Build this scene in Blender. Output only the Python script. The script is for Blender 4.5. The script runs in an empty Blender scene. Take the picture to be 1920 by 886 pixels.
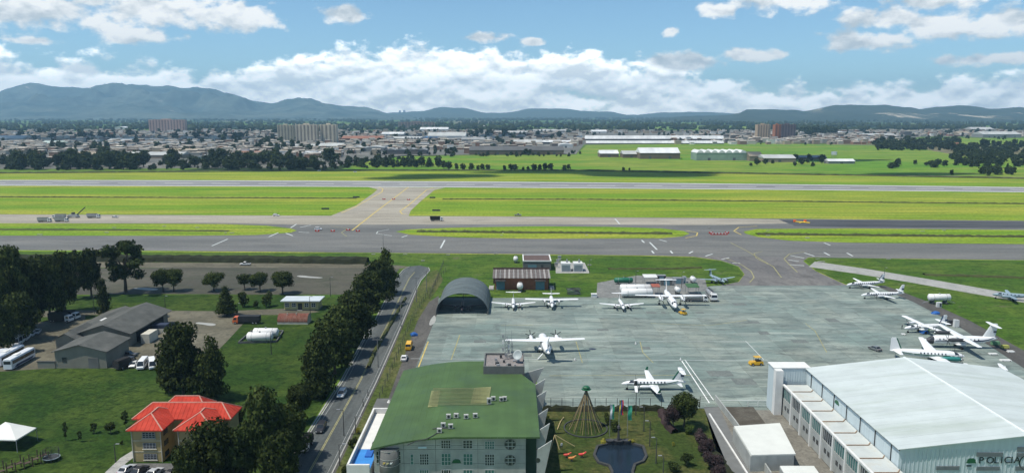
import bpy, math, random
from mathutils import Vector, Matrix
RAD = math.radians
random.seed(7)
SC = bpy.context.scene
COL = SC.collection
# ---------------------------------------------------------------- camera
FPX, HZ, HC = 1400.0, 213.0, 74.0          # focal length in photo pixels, horizon row, camera height (tower cab)
TILT = math.atan((443.0 - HZ) / FPX)
cd = bpy.data.cameras.new('camera'); cam = bpy.data.objects.new('camera', cd); COL.objects.link(cam)
cd.sensor_width = 36.0; cd.lens = FPX / 1920.0 * 36.0
cd.clip_start = 0.5; cd.clip_end = 90000.0
cam.location = (0, 0, HC); cam.rotation_euler = (math.pi / 2 - TILT, 0, 0)
SC.camera = cam
# ---------------------------------------------------------------- sun, exposure
SUN_EL, SUN_AZ = RAD(64), RAD(-112)         # azimuth measured from +Y towards +X
sd = bpy.data.lights.new('sun', 'SUN'); sd.energy = 4.6; sd.angle = RAD(0.55); sd.color = (1.0, 0.945, 0.85)
sun = bpy.data.objects.new('sun', sd); COL.objects.link(sun)
sdir = Vector((math.cos(SUN_EL) * math.sin(SUN_AZ), math.cos(SUN_EL) * math.cos(SUN_AZ), math.sin(SUN_EL)))
sun.rotation_euler = sdir.to_track_quat('Z', 'Y').to_euler(); sun.location = (-200, 100, 900)
SC.view_settings.view_transform = 'Standard'; SC.view_settings.look = 'None'
SC.view_settings.exposure = 0.12; SC.view_settings.gamma = 1.0; SC.view_settings.use_curve_mapping = False
SC.render.engine = 'CYCLES'
SC.cycles.use_denoising = True
SC.cycles.max_bounces = 6; SC.cycles.diffuse_bounces = 2; SC.cycles.glossy_bounces = 2
SC.cycles.transparent_max_bounces = 12; SC.cycles.volume_bounces = 0; SC.cycles.transmission_bounces = 3
# ---------------------------------------------------------------- world: clear sky with cumulus
world = bpy.data.worlds.new('World'); SC.world = world; world.use_nodes = True
WN = world.node_tree; WN.nodes.clear()
def _set(nt, sock, v):
    if isinstance(v, bpy.types.NodeSocket): nt.links.new(v, sock)
    elif v is not None: sock.default_value = v
def mth(nt, op, a, b=None, c=None, clamp=False):
    n = nt.nodes.new('ShaderNodeMath'); n.operation = op; n.use_clamp = clamp
    for s, v in zip(n.inputs, (a, b, c)): _set(nt, s, v)
    return n.outputs[0]
def vmth(nt, op, a, b=None):
    n = nt.nodes.new('ShaderNodeVectorMath'); n.operation = op
    _set(nt, n.inputs[0], a)
    if b is not None: _set(nt, n.inputs[1], b)
    return n.outputs['Value'] if op in ('LENGTH', 'DOT_PRODUCT') else n.outputs['Vector']
def mixc(nt, f, a, b, blend='MIX'):
    n = nt.nodes.new('ShaderNodeMix'); n.data_type = 'RGBA'; n.blend_type = blend
    _set(nt, n.inputs[0], f)
    for s, v in ((n.inputs[6], a), (n.inputs[7], b)):
        if isinstance(v, tuple) and len(v) == 3: v = v + (1,)
        _set(nt, s, v)
    return n.outputs[2]
def noise(nt, vec, scale, detail=4, rough=0.55, dist=0.0):
    n = nt.nodes.new('ShaderNodeTexNoise'); _set(nt, n.inputs['Vector'], vec)
    n.inputs['Scale'].default_value = scale; n.inputs['Detail'].default_value = detail
    n.inputs['Roughness'].default_value = rough; n.inputs['Distortion'].default_value = dist
    return n.outputs['Fac']
def remap(nt, v, a, b, c=0.0, d=1.0, smooth=False):
    n = nt.nodes.new('ShaderNodeMapRange'); n.clamp = True
    if smooth: n.interpolation_type = 'SMOOTHSTEP'
    _set(nt, n.inputs[0], v)
    for i, x in enumerate((a, b, c, d)): n.inputs[i + 1].default_value = x
    return n.outputs[0]
def comb(nt, x, y, z=0.0):
    n = nt.nodes.new('ShaderNodeCombineXYZ')
    for s, v in zip(n.inputs, (x, y, z)): _set(nt, s, v)
    return n.outputs[0]
def sepx(nt, v):
    n = nt.nodes.new('ShaderNodeSeparateXYZ'); _set(nt, n.inputs[0], v); return n.outputs
def build_world():
    nt = WN
    sky = nt.nodes.new('ShaderNodeTexSky'); sky.sky_type = 'NISHITA'; sky.sun_disc = False
    sky.sun_elevation = SUN_EL; sky.sun_rotation = SUN_AZ; sky.altitude = 2600
    sky.air_density = 1.0; sky.dust_density = 0.4; sky.ozone_density = 2.5
    tc = nt.nodes.new('ShaderNodeTexCoord'); d = tc.outputs['Generated']
    x, y, z = sepx(nt, d)
    az = mth(nt, 'ARCTAN2', x, y); el = mth(nt, 'ARCSINE', z)
    # blobs of single cumulus: photo px centre and half size -> angles
    blobs = [(60, 30, 190, 38), (300, 25, 150, 34), (455, 38, 78, 30), (660, 37, 46, 19), (298, 74, 56, 15), (905, 77, 60, 12), (1250, 66, 20, 10),
             (1330, 28, 40, 15), (1450, 10, 95, 25), (1585, 86, 80, 20), (1637, 42, 60, 22), (1735, 52, 56, 24), (1728, 10, 85, 20), (1870, 48, 75, 28),
             (1400, 107, 75, 13), (1850, 115, 80, 11), (1000, 83, 25, 8), (1660, 205, 60, 8), (1280, 120, 70, 18), (100, 82, 40, 8)]
    p = comb(nt, az, el)
    fb = noise(nt, comb(nt, mth(nt, 'MULTIPLY', az, 1.0), mth(nt, 'MULTIPLY', el, 1.6), 0.3), 38.0, 7, 0.56)
    fl = noise(nt, comb(nt, az, mth(nt, 'MULTIPLY', el, 1.7), 7.3), 15.0, 4, 0.5)
    fl2 = noise(nt, comb(nt, az, mth(nt, 'MULTIPLY', mth(nt, 'ADD', el, 0.012), 1.7), 7.3), 15.0, 4, 0.5)
    fb2 = noise(nt, comb(nt, mth(nt, 'MULTIPLY', az, 1.0), mth(nt, 'MULTIPLY', mth(nt, 'ADD', el, 0.005), 1.6), 0.3), 38.0, 7, 0.56)
    big = noise(nt, comb(nt, az, mth(nt, 'MULTIPLY', el, 2.2), 2.0), 5.0, 3, 0.5)
    m = None
    for (bx, by, sx, sy) in blobs:
        a0 = math.atan((bx - 960) / FPX); e0 = math.atan((HZ - by) / FPX * math.cos(a0))
        v = vmth(nt, 'MULTIPLY', vmth(nt, 'SUBTRACT', p, (a0, e0, 0)), (FPX / sx, FPX / sy, 0))
        r = mth(nt, 'SUBTRACT', 1.0, vmth(nt, 'LENGTH', v))
        m = r if m is None else mth(nt, 'MAXIMUM', m, r)
    # clouds elsewhere in the sky, higher than the frame: scattered fields of the same kind
    hi = mth(nt, 'MULTIPLY', remap(nt, el, 0.16, 0.24), remap(nt, big, 0.45, 0.75, -1.0, 0.7))
    lo = mth(nt, 'MULTIPLY', remap(nt, mth(nt, 'ABSOLUTE', az), 0.62, 0.72), remap(nt, big, 0.45, 0.75, -1.0, 0.7))
    m = mth(nt, 'MAXIMUM', m, mth(nt, 'SUBTRACT', mth(nt, 'ADD', hi, lo), remap(nt, mth(nt, 'ADD', remap(nt, el, .16, .24), remap(nt, mth(nt, 'ABSOLUTE', az), .62, .72)), 0.0, 0.3, 3.0, 0.0)))
    # bank along the horizon, its top undulating
    top = mth(nt, 'ADD', 0.066, mth(nt, 'MULTIPLY', mth(nt, 'SUBTRACT', noise(nt, comb(nt, az, 0.0, 5.0), 4.0, 2, 0.5), 0.5), 0.05))
    drop = remap(nt, az, 0.10, 0.40, 0.0, 0.030, True)
    back = remap(nt, az, 0.42, 0.9, 0.0, 0.030, True)
    gap = mth(nt, 'MULTIPLY', remap(nt, mth(nt, 'ABSOLUTE', mth(nt, 'ADD', az, 0.36)), 0.02, 0.10, 0.014, 0.0, True), 1.0)
    bump = remap(nt, mth(nt, 'ABSOLUTE', mth(nt, 'ADD', az, 0.10)), 0.0, 0.28, 0.024, 0.0, True)
    top = mth(nt, 'ADD', mth(nt, 'SUBTRACT', mth(nt, 'ADD', mth(nt, 'SUBTRACT', top, drop), back), gap), bump)
    bank = mth(nt, 'MULTIPLY', mth(nt, 'SUBTRACT', top, el), 34.0)
    bank = mth(nt, 'MINIMUM', bank, 0.9)
    dens = mth(nt, 'ADD', mth(nt, 'MAXIMUM', m, bank), mth(nt, 'ADD', mth(nt, 'MULTIPLY', mth(nt, 'SUBTRACT', fb, 0.5), 2.3), mth(nt, 'MULTIPLY', mth(nt, 'SUBTRACT', fl, 0.5), 1.5)))
    alpha = remap(nt, dens, -0.03, 0.55, 0.0, 0.97, True)
    # sunlit tops against greyer bases: slope of the noise towards the light
    lit = mth(nt, 'ADD', mth(nt, 'MULTIPLY', mth(nt, 'SUBTRACT', fl, fl2), 5.0), mth(nt, 'MULTIPLY', mth(nt, 'SUBTRACT', fb, fb2), 2.2))
    sh = mth(nt, 'ADD', mth(nt, 'ADD', 0.66, lit), mth(nt, 'MULTIPLY', mth(nt, 'SUBTRACT', 0.5, dens), 0.16), None, True)
    far_ = remap(nt, mth(nt, 'SUBTRACT', bank, m), -0.3, 0.3)
    cc = mixc(nt, sh, mixc(nt, far_, (0.60, 0.65, 0.68), (1.15, 1.19, 1.20)), mixc(nt, far_, (1.15, 1.13, 1.09), (2.3, 2.25, 2.15)))
    skc = mixc(nt, 1.0, sky.outputs[0], (0.112, 0.132, 0.128), 'MULTIPLY')
    out = mixc(nt, alpha, skc, cc)
    bg = nt.nodes.new('ShaderNodeBackground'); nt.links.new(out, bg.inputs[0]); bg.inputs[1].default_value = 1.0
    wo = nt.nodes.new('ShaderNodeOutputWorld'); nt.links.new(bg.outputs[0], wo.inputs[0])
build_world()
# ---------------------------------------------------------------- geometry helpers
CT, ST = math.cos(TILT), math.sin(TILT)
def G(px, py, z=0.0):
    """photo pixel -> point of the plane at height z in the place"""
    u = (px - 960.0) / FPX; v = -(py - 443.0) / FPX
    dy = CT + v * ST; dz = -ST + v * CT
    t = (z - HC) / dz
    return (u * t, dy * t)
def SCL(y):
    """pixels per metre at ground distance y"""
    return FPX / (y * CT + HC * ST)
def HT(px, py_base, py_top):
    """height of something standing at (px, py_base) whose top shows at py_top"""
    x, y = G(px, py_base)
    v = -(py_top - 443.0) / FPX
    return HC + y * (-ST + v * CT) / (CT + v * ST)
class MB:
    def __init__(s): s.v = []; s.f = []; s.mi = []; s.cur = 0
    def add(s, vs, fs):
        o = len(s.v); s.v.extend(tuple(p) for p in vs)
        for f in fs: s.f.append(tuple(i + o for i in f)); s.mi.append(s.cur)
        return s
    def box(s, x0, x1, y0, y1, z0, z1):
        return s.add([(x0,y0,z0),(x1,y0,z0),(x1,y1,z0),(x0,y1,z0),(x0,y0,z1),(x1,y0,z1),(x1,y1,z1),(x0,y1,z1)],
                     [(3,2,1,0),(4,5,6,7),(0,1,5,4),(1,2,6,5),(2,3,7,6),(3,0,4,7)])
    def hexa(s, lo, hi):
        """two rings of four points"""
        return s.add(list(lo) + list(hi), [(3,2,1,0),(4,5,6,7),(0,1,5,4),(1,2,6,5),(2,3,7,6),(3,0,4,7)])
    def bar(s, a, b, w, h=None):
        a = Vector(a); b = Vector(b); h = h or w
        d = (b - a).normalized(); up = Vector((0,0,1)) if abs(d.z) < .95 else Vector((1,0,0))
        r = d.cross(up).normalized() * (w / 2); u = r.cross(d).normalized() * (h / 2)
        return s.hexa([a-r-u, a+r-u, a+r+u, a-r+u], [b-r-u, b+r-u, b+r+u, b-r+u])
    def prism(s, poly, z0, z1):
        n = len(poly)
        vs = [(p[0], p[1], z0) for p in poly] + [(p[0], p[1], z1) for p in poly]
        return s.add(vs, [tuple(range(n-1,-1,-1)), tuple(range(n, 2*n))] + [(i, (i+1)%n, (i+1)%n+n, i+n) for i in range(n)])
    def sheet(s, poly, z):
        return s.add([(p[0], p[1], z) for p in poly], [tuple(range(len(poly)))])
    def loft(s, rings, caps=True):
        n = len(rings[0]); vs = [p for r in rings for p in r]; fs = []
        for k in range(len(rings)-1):
            for i in range(n):
                j = (i+1) % n; fs.append((k*n+i, k*n+j, (k+1)*n+j, (k+1)*n+i))
        if caps: fs.append(tuple(range(n-1,-1,-1))); fs.append(tuple((len(rings)-1)*n+i for i in range(n)))
        return s.add(vs, fs)
    def tube(s, pts, rad, n=6):
        pts = [Vector(p) for p in pts]
        if not isinstance(rad, (list, tuple)): rad = [rad]*len(pts)
        rings = []
        for k, p in enumerate(pts):
            d = (pts[min(k+1, len(pts)-1)] - pts[max(k-1, 0)]).normalized()
            up = Vector((0,0,1)) if abs(d.z) < .9 else Vector((1,0,0))
            a = d.cross(up).normalized(); b = d.cross(a).normalized()
            rings.append([p + (a*math.cos(t*2*math.pi/n) + b*math.sin(t*2*math.pi/n))*rad[k] for t in range(n)])
        return s.loft(rings)
    def cyl(s, x, y, z0, z1, r0, r1=None, n=12):
        r1 = r0 if r1 is None else r1
        return s.loft([[(x+r*math.cos(t*2*math.pi/n), y+r*math.sin(t*2*math.pi/n), z) for t in range(n)] for z, r in ((z0, r0), (z1, r1))])
    def hcyl(s, p, axis, length, r, n=12, ends=0.0):
        """lying cylinder centred at p along axis ('x'|'y'), domed ends"""
        rings = []
        prof = [(-length/2, r), (length/2, r)]
        if ends: prof = [(-length/2-ends, r*.25), (-length/2-ends*.6, r*.72), (-length/2, r), (length/2, r), (length/2+ends*.6, r*.72), (length/2+ends, r*.25)]
        for t, rr in prof:
            ring = []
            for k in range(n):
                a = k*2*math.pi/n; c, q = rr*math.cos(a), rr*math.sin(a)
                ring.append((p[0]+t, p[1]+c, p[2]+q) if axis == 'x' else (p[0]-c, p[1]+t, p[2]+q))
            rings.append(ring)
        return s.loft(rings)
    def obj(s, name, mat, parent=None, smooth=False, loc=None):
        me = bpy.data.meshes.new(name); me.from_pydata(s.v, [], s.f)
        for m in (mat if isinstance(mat, (list, tuple)) else [mat]): me.materials.append(m)
        if any(s.mi): me.polygons.foreach_set('material_index', s.mi)
        if smooth: me.polygons.foreach_set('use_smooth', [True]*len(me.polygons))
        me.update()
        o = bpy.data.objects.new(name, me); COL.objects.link(o)
        if parent is not None: o.parent = parent
        if loc: o.location = loc
        return o
def tag(o, label=None, cat=None, group=None, kind=None):
    if label: o['label'] = label
    if cat: o['category'] = cat
    if group: o['group'] = group
    if kind: o['kind'] = kind
    return o
def thing(name, label, cat, loc=(0,0,0), rz=0.0, group=None):
    o = bpy.data.objects.new(name, None); COL.objects.link(o); o.empty_display_size = 0.2
    o.location = loc if len(loc) == 3 else (loc[0], loc[1], 0); o.rotation_euler = (0,0,rz)
    return tag(o, label, cat, group)
def copy_tree(o, parent=None):
    c = o.copy(); COL.objects.link(c)
    if parent is not None: c.parent = parent
    for ch in o.children: copy_tree(ch, c)
    return c
PROTO = {}
def place(key, make, label, loc, rz=0.0, group=None, scale=None):
    """first use builds the thing, later uses copy it with all its parts"""
    if key not in PROTO: o = PROTO[key] = make()
    else: o = copy_tree(PROTO[key])
    o.location = loc if len(loc) == 3 else (loc[0], loc[1], 0); o.rotation_euler = (0,0,rz)
    if scale: o.scale = scale if isinstance(scale, tuple) else (scale,)*3
    tag(o, label, None, group)
    if not group and 'group' in o: del o['group']
    return o
# ---------------------------------------------------------------- materials
ORDN = ('first', 'second', 'third', 'fourth', 'fifth', 'sixth', 'seventh', 'eighth', 'ninth', 'tenth', 'eleventh', 'twelfth', 'thirteenth', 'fourteenth', 'fifteenth', 'sixteenth', 'seventeenth', 'eighteenth', 'nineteenth', 'twentieth')
MATS = {}
def mat(name, col, rough=0.75, var=0.14, scale=0.6, metal=0.0, spec=0.35, bump=0.0, bscale=8.0, rand=0.0, emit=None, streak=None, dirt=None):
    if name in MATS: return MATS[name]
    m = bpy.data.materials.new(name); m.use_nodes = True; nt = m.node_tree
    b = nt.nodes['Principled BSDF']; tc = nt.nodes.new('ShaderNodeTexCoord'); v = tc.outputs['Object']
    if streak: v = vmth(nt, 'MULTIPLY', v, streak)
    n = noise(nt, v, scale, 5, 0.6)
    k = remap(nt, n, 0.25, 0.75, 1-var, 1+var)
    if rand:
        oi = nt.nodes.new('ShaderNodeObjectInfo'); k = mth(nt, 'MULTIPLY', k, remap(nt, oi.outputs['Random'], 0, 1, 1-rand, 1+rand))
    c = mixc(nt, 1.0, col + (1,), comb(nt, k, k, k), 'MULTIPLY')
    if dirt:
        dn = noise(nt, vmth(nt, 'MULTIPLY', tc.outputs['Object'], dirt[2] if len(dirt) > 2 else (1,1,1)), dirt[1], 5, 0.65)
        c = mixc(nt, remap(nt, dn, 0.5, 0.75, 0, dirt[3] if len(dirt) > 3 else 0.8), c, dirt[0])
    nt.links.new(c, b.inputs['Base Color'])
    b.inputs['Roughness'].default_value = rough; b.inputs['Metallic'].default_value = metal
    b.inputs['Specular IOR Level'].default_value = spec
    if bump:
        bn = nt.nodes.new('ShaderNodeBump'); bn.inputs['Strength'].default_value = bump; bn.inputs['Distance'].default_value = 0.05
        nt.links.new(noise(nt, tc.outputs['Object'], bscale, 4), bn.inputs['Height']); nt.links.new(bn.outputs[0], b.inputs['Normal'])
    if emit: b.inputs['Emission Color'].default_value = emit + (1,); b.inputs['Emission Strength'].default_value = 1.0
    MATS[name] = m; return m
def grass(name, a, b, c, stretch=(1,1,1), big=0.012, fine=0.9, wear=None):
    """a: main, b: drier patches, c: darker tufts; metres"""
    m = bpy.data.materials.new(name); m.use_nodes = True; nt = m.node_tree; bs = nt.nodes['Principled BSDF']
    g = nt.nodes.new('ShaderNodeNewGeometry'); p = g.outputs['Position']; ps = vmth(nt, 'MULTIPLY', p, stretch)
    n1 = noise(nt, ps, big, 6, 0.62, 0.4); n2 = noise(nt, ps, big*7, 5, 0.65); n3 = noise(nt, p, fine, 6, 0.75)
    col = mixc(nt, remap(nt, n1, 0.42, 0.58), a + (1,), b + (1,))
    col = mixc(nt, remap(nt, n2, 0.46, 0.62, 0, 0.75), col, c + (1,))
    if wear: col = mixc(nt, remap(nt, noise(nt, p, wear[1], 6, 0.7), 0.60, 0.70, 0, 0.8), col, wear[0] + (1,))
    k = remap(nt, n3, 0.36, 0.64, 0.62, 1.38); col = mixc(nt, 1.0, col, comb(nt, k, k, k), 'MULTIPLY')
    nt.links.new(col, bs.inputs['Base Color']); bs.inputs['Roughness'].default_value = 0.95; bs.inputs['Specular IOR Level'].default_value = 0.1
    bn = nt.nodes.new('ShaderNodeBump'); bn.inputs['Strength'].default_value = 0.5; bn.inputs['Distance'].default_value = 0.12
    nt.links.new(n3, bn.inputs['Height']); nt.links.new(bn.outputs[0], bs.inputs['Normal'])
    MATS[name] = m; return m
def paved(name, a, b, stain, stretch=(1,1,1), big=0.03, fine=1.5, rough=0.8, amt=0.7, streaks=None):
    m = bpy.data.materials.new(name); m.use_nodes = True; nt = m.node_tree; bs = nt.nodes['Principled BSDF']
    g = nt.nodes.new('ShaderNodeNewGeometry'); p = g.outputs['Position']; ps = vmth(nt, 'MULTIPLY', p, stretch)
    n1 = noise(nt, ps, big, 6, 0.6); n2 = noise(nt, ps, big*4, 6, 0.7, 0.6); n3 = noise(nt, p, fine, 6, 0.7)
    col = mixc(nt, remap(nt, n1, 0.41, 0.59), a + (1,), b + (1,))
    col = mixc(nt, remap(nt, n2, 0.47, 0.64, 0, amt), col, stain + (1,))
    if streaks: col = mixc(nt, remap(nt, noise(nt, vmth(nt, 'MULTIPLY', p, streaks[1]), 1.0, 4, 0.6), 0.52, 0.72, 0, streaks[2]), col, streaks[0] + (1,))
    k = remap(nt, n3, 0.36, 0.64, 0.84, 1.16); col = mixc(nt, 1.0, col, comb(nt, k, k, k), 'MULTIPLY')
    nt.links.new(col, bs.inputs['Base Color']); bs.inputs['Roughness'].default_value = rough; bs.inputs['Specular IOR Level'].default_value = 0.25
    MATS[name] = m; return m
# ================================================================ ground, runway, taxiways, roads
def PP(*pts): return [G(a, b) for a, b in pts]
def qcurve(p0, p1, p2, n=8):
    """quadratic through three pixel points (start, middle, end) sampled along x"""
    out = []
    for i in range(n+1):
        t = i/n
        a = (1-t)*(1-2*t); b = 4*t*(1-t); c = t*(2*t-1)
        out.append((a*p0[0]+b*p1[0]+c*p2[0], a*p0[1]+b*p1[1]+c*p2[1]))
    return out
def smooth_poly(pts, it=2):
    for _ in range(it):
        q = []
        for i in range(len(pts)):
            a, b = pts[i], pts[(i+1) % len(pts)]
            q += [(a[0]*.75+b[0]*.25, a[1]*.75+b[1]*.25), (a[0]*.25+b[0]*.75, a[1]*.25+b[1]*.75)]
        pts = q
    return pts
def struct_sheet(name, poly, z, m, parent=None):
    o = MB().sheet(poly, z).obj(name, m, parent)
    if parent is None: tag(o, kind='structure')
    return o
# the plain: one sheet to the horizon, fields and tree belts told by patches
def plain_mat():
    m = bpy.data.materials.new('plain_fields'); m.use_nodes = True; nt = m.node_tree; bs = nt.nodes['Principled BSDF']
    g = nt.nodes.new('ShaderNodeNewGeometry'); p = g.outputs['Position']
    vo = nt.nodes.new('ShaderNodeTexVoronoi'); vo.inputs['Scale'].default_value = 0.0022
    nt.links.new(vmth(nt, 'MULTIPLY', p, (1, 0.45, 1)), vo.inputs['Vector'])
    h = sepx(nt, vo.outputs['Color'])
    f = mixc(nt, h[0], (0.055, 0.11, 0.02), (0.12, 0.19, 0.03)); f = mixc(nt, remap(nt, h[1], 0.55, 0.6), f, (0.03, 0.05, 0.02)); f = mixc(nt, remap(nt, h[2], 0.8, 0.85), f, (0.16, 0.15, 0.09))
    n = noise(nt, p, 0.02, 6, 0.7); k = remap(nt, n, 0.3, 0.7, 0.7, 1.3)
    f = mixc(nt, 1.0, f, comb(nt, k, k, k), 'MULTIPLY')
    nt.links.new(f, bs.inputs['Base Color']); bs.inputs['Roughness'].default_value = 1.0; bs.inputs['Specular IOR Level'].default_value = 0.05
    return m
struct_sheet('ground', [(-16000, -300), (16000, -300), (17500, 18000), (-17500, 18000)], -0.05, plain_mat())
GR_STRIP = grass('grass_strip', (0.145, 0.255, 0.016), (0.290, 0.305, 0.040), (0.078, 0.165, 0.012), (0.07, 1, 1), 0.024, 0.5)
GR_FIELD = grass('grass_field', (0.115, 0.240, 0.020), (0.230, 0.270, 0.042), (0.050, 0.125, 0.015), (0.2, 1, 1), 0.014, 0.5)
GR_MID = grass('grass_mid', (0.050, 0.105, 0.013), (0.085, 0.135, 0.02), (0.028, 0.060, 0.010), (0.6, 1, 1), 0.035, 0.8, ((0.12, 0.115, 0.07), 0.08))
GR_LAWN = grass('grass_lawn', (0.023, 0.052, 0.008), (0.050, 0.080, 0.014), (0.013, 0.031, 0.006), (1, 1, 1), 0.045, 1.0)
GR_GARDEN = grass('grass_garden', (0.040, 0.062, 0.014), (0.078, 0.080, 0.026), (0.024, 0.040, 0.010), (1, 1, 1), 0.09, 1.2)
GR_VERGE = grass('grass_verge', (0.065, 0.088, 0.022), (0.115, 0.115, 0.045), (0.04, 0.06, 0.018), (1, .4, 1), 0.09, 1.0)
ASPH = paved('asphalt_taxiway', (0.128, 0.129, 0.120), (0.178, 0.175, 0.160), (0.086, 0.089, 0.086), (0.12, 1, 1), 0.05, 0.8, streaks=((0.10, 0.105, 0.105), (0.004, 0.22, 1), 0.6))
RUNW = paved('asphalt_runway', (0.22, 0.215, 0.21), (0.30, 0.30, 0.29), (0.13, 0.13, 0.13), (0.10, 1, 1), 0.05, 0.8, streaks=((0.10, 0.10, 0.10), (0.006, 0.12, 1), 0.6))
TAXC = paved('concrete_taxiway', (0.30, 0.270, 0.212), (0.385, 0.35, 0.28), (0.19, 0.172, 0.142), (0.14, 1, 1), 0.05, 0.8, streaks=((0.22, 0.205, 0.18), (0.005, 0.18, 1), 0.5))
ASPH_D = paved('asphalt_fresh', (0.050, 0.052, 0.056), (0.075, 0.076, 0.08), (0.10, 0.10, 0.10), (0.12, 1, 1), 0.05)
ROADM = paved('asphalt_road', (0.080, 0.090, 0.088), (0.115, 0.124, 0.118), (0.058, 0.064, 0.062), (1, 0.12, 1), 0.12, 1.2, streaks=((0.040, 0.046, 0.046), (0.45, 0.01, 1), 0.6))
GRAVEL = paved('gravel_dark', (0.064, 0.061, 0.045), (0.092, 0.085, 0.062), (0.038, 0.046, 0.024), (0.5, 1, 1), 0.04, 0.7)
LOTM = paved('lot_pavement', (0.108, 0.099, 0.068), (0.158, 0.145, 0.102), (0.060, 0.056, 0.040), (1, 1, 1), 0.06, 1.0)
DIRT = paved('service_dirt', (0.075, 0.072, 0.066), (0.115, 0.108, 0.096), (0.05, 0.048, 0.044), (1, .3, 1), 0.10, 1.1)
CONC = paved('concrete_path', (0.30, 0.30, 0.28), (0.36, 0.355, 0.33), (0.22, 0.22, 0.20), (1, 1, 1), 0.1, 1.5)
WHITEP = mat('white_paint', (0.78, 0.78, 0.75), 0.7, 0.12, 0.4)
YELP = mat('yellow_paint', (0.52, 0.40, 0.12), 0.7, 0.35, 0.3)
YELF = mat('yellow_paint_worn', (0.30, 0.28, 0.13), 0.7, 0.4, 0.4)
WHF = mat('white_paint_worn', (0.52, 0.55, 0.53), 0.75, 0.2, 0.4)
# airfield grass from the perimeter to the far fence
struct_sheet('airfield_grass', PP((-700, 500), (-700, 321), (0, 323), (640, 318), (1100, 318), (1920, 333), (2700, 345), (2700, 560), (1920, 560), (1300, 560), (700, 505)), 0.0, GR_STRIP)
struct_sheet('pasture', PP((640, 317), (700, 300), (760, 293), (1080, 290), (1100, 272), (1400, 268), (1700, 274), (1800, 292), (2300, 300), (2500, 338), (1920, 332), (1100, 317)), 0.03, GR_FIELD)
struct_sheet('meadow_beyond', PP((1380, 243), (1100, 240), (1110, 234), (1500, 237)), 0.03, GR_FIELD)
struct_sheet('meadow_far_right', PP((1720, 270), (1740, 258), (2200, 262), (2200, 275)), 0.03, GR_FIELD)
CITYM = paved('city_ground', (0.13, 0.125, 0.11), (0.20, 0.19, 0.17), (0.06, 0.075, 0.045), (1, 1, 1), 0.008, 0.1)
struct_sheet('city_ground', PP((-500, 318), (0, 317), (620, 314), (700, 297), (760, 291), (1080, 289), (1095, 271), (1250, 268), (1660, 266), (1730, 256), (2300, 256), (2200, 247), (1500, 246), (900, 244), (-400, 249)), 0.06, CITYM)
# runway with edge lines, dashes
nearE = qcurve((-240, 347.6), (960, 352.0), (2160, 363.2), 12); farE = qcurve((-240, 337.4), (960, 340.6), (2160, 354.2), 12)
rw = struct_sheet('runway', PP(*nearE) + PP(*farE[::-1]), 0.05, RUNW)
def line_band(name, pts, w, m, z, parent):
    """painted line along ground points"""
    mb = MB()
    for i in range(len(pts)-1):
        a = Vector(pts[i]); b = Vector(pts[i+1]); d = (b-a).normalized(); n = Vector((-d.y, d.x))*w/2
        mb.add([(a.x-n.x, a.y-n.y, z), (b.x-n.x, b.y-n.y, z), (b.x+n.x, b.y+n.y, z), (a.x+n.x, a.y+n.y, z)], [(0,1,2,3)])
    return mb.obj(name, m, parent)
line_band('edge_line', PP(*[(x, y-0.7) for x, y in nearE]), 3.0, WHITEP, 0.075, rw)
line_band('edge_line', PP(*[(x, y+1.0) for x, y in farE]), 3.4, WHITEP, 0.075, rw)
for k in range(-2, 22):
    x0 = 45 + k*88
    cy = lambda x: (lambda t: ((1-t)*(1-2*t)*342.9 + 4*t*(1-t)*346.5 + t*(2*t-1)*359.0))((x+240)/2400.0)
    line_band('dash', PP((x0, cy(x0)), (x0+53, cy(x0+53))), 1.6, WHITEP, 0.08, rw)
# taxiway field: one paved band, grass islands lie on it
t1top = [(-400, 400.5), (0, 401.5), (560, 404), (960, 405.5), (1280, 408), (1600, 411), (1920, 413.5), (2400, 418)]
t2bot = [(-400, 467), (0, 468.5), (320, 470), (640, 473), (960, 476), (1280, 479.5), (1600, 483.5), (1920, 487.5), (2400, 493)]
tw = struct_sheet('taxiway', PP(*t1top) + PP(*t2bot[::-1]), 0.03, ASPH)
struct_sheet('concrete_taxiway', PP((-400, 401), (0, 402), (560, 404.5), (760, 405), (1180, 408), (1340, 409), (1480, 412), (1500, 418), (1340, 421.5), (960, 420.5), (700, 421), (560, 421), (400, 418), (0, 418.5), (-400, 418)), 0.045, TAXC)
struct_sheet('fresh_asphalt_strip', PP((1460, 411.8), (1700, 413.5), (1920, 415.5), (2400, 420), (2400, 433), (1920, 427.5), (1600, 425.5), (1490, 423)), 0.056, ASPH_D)
isl = [[(-400, 418), (0, 418.5), (300, 419), (420, 420), (500, 423), (545, 428), (557, 432), (545, 436), (480, 440.5), (330, 442), (0, 441.5), (-400, 440)],
       [(742, 434), (765, 430), (840, 427), (1000, 424), (1140, 425), (1240, 428), (1282, 433), (1293, 438), (1280, 443), (1240, 446.5), (1000, 447.5), (860, 445), (770, 440)],
       [(1394, 434), (1420, 429), (1600, 428), (1920, 431), (2400, 436), (2400, 463), (1920, 457.5), (1600, 455), (1480, 451), (1420, 444), (1398, 438)]]
for q in isl: struct_sheet('grass_island', PP(*q), 0.07, GR_STRIP)
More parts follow.
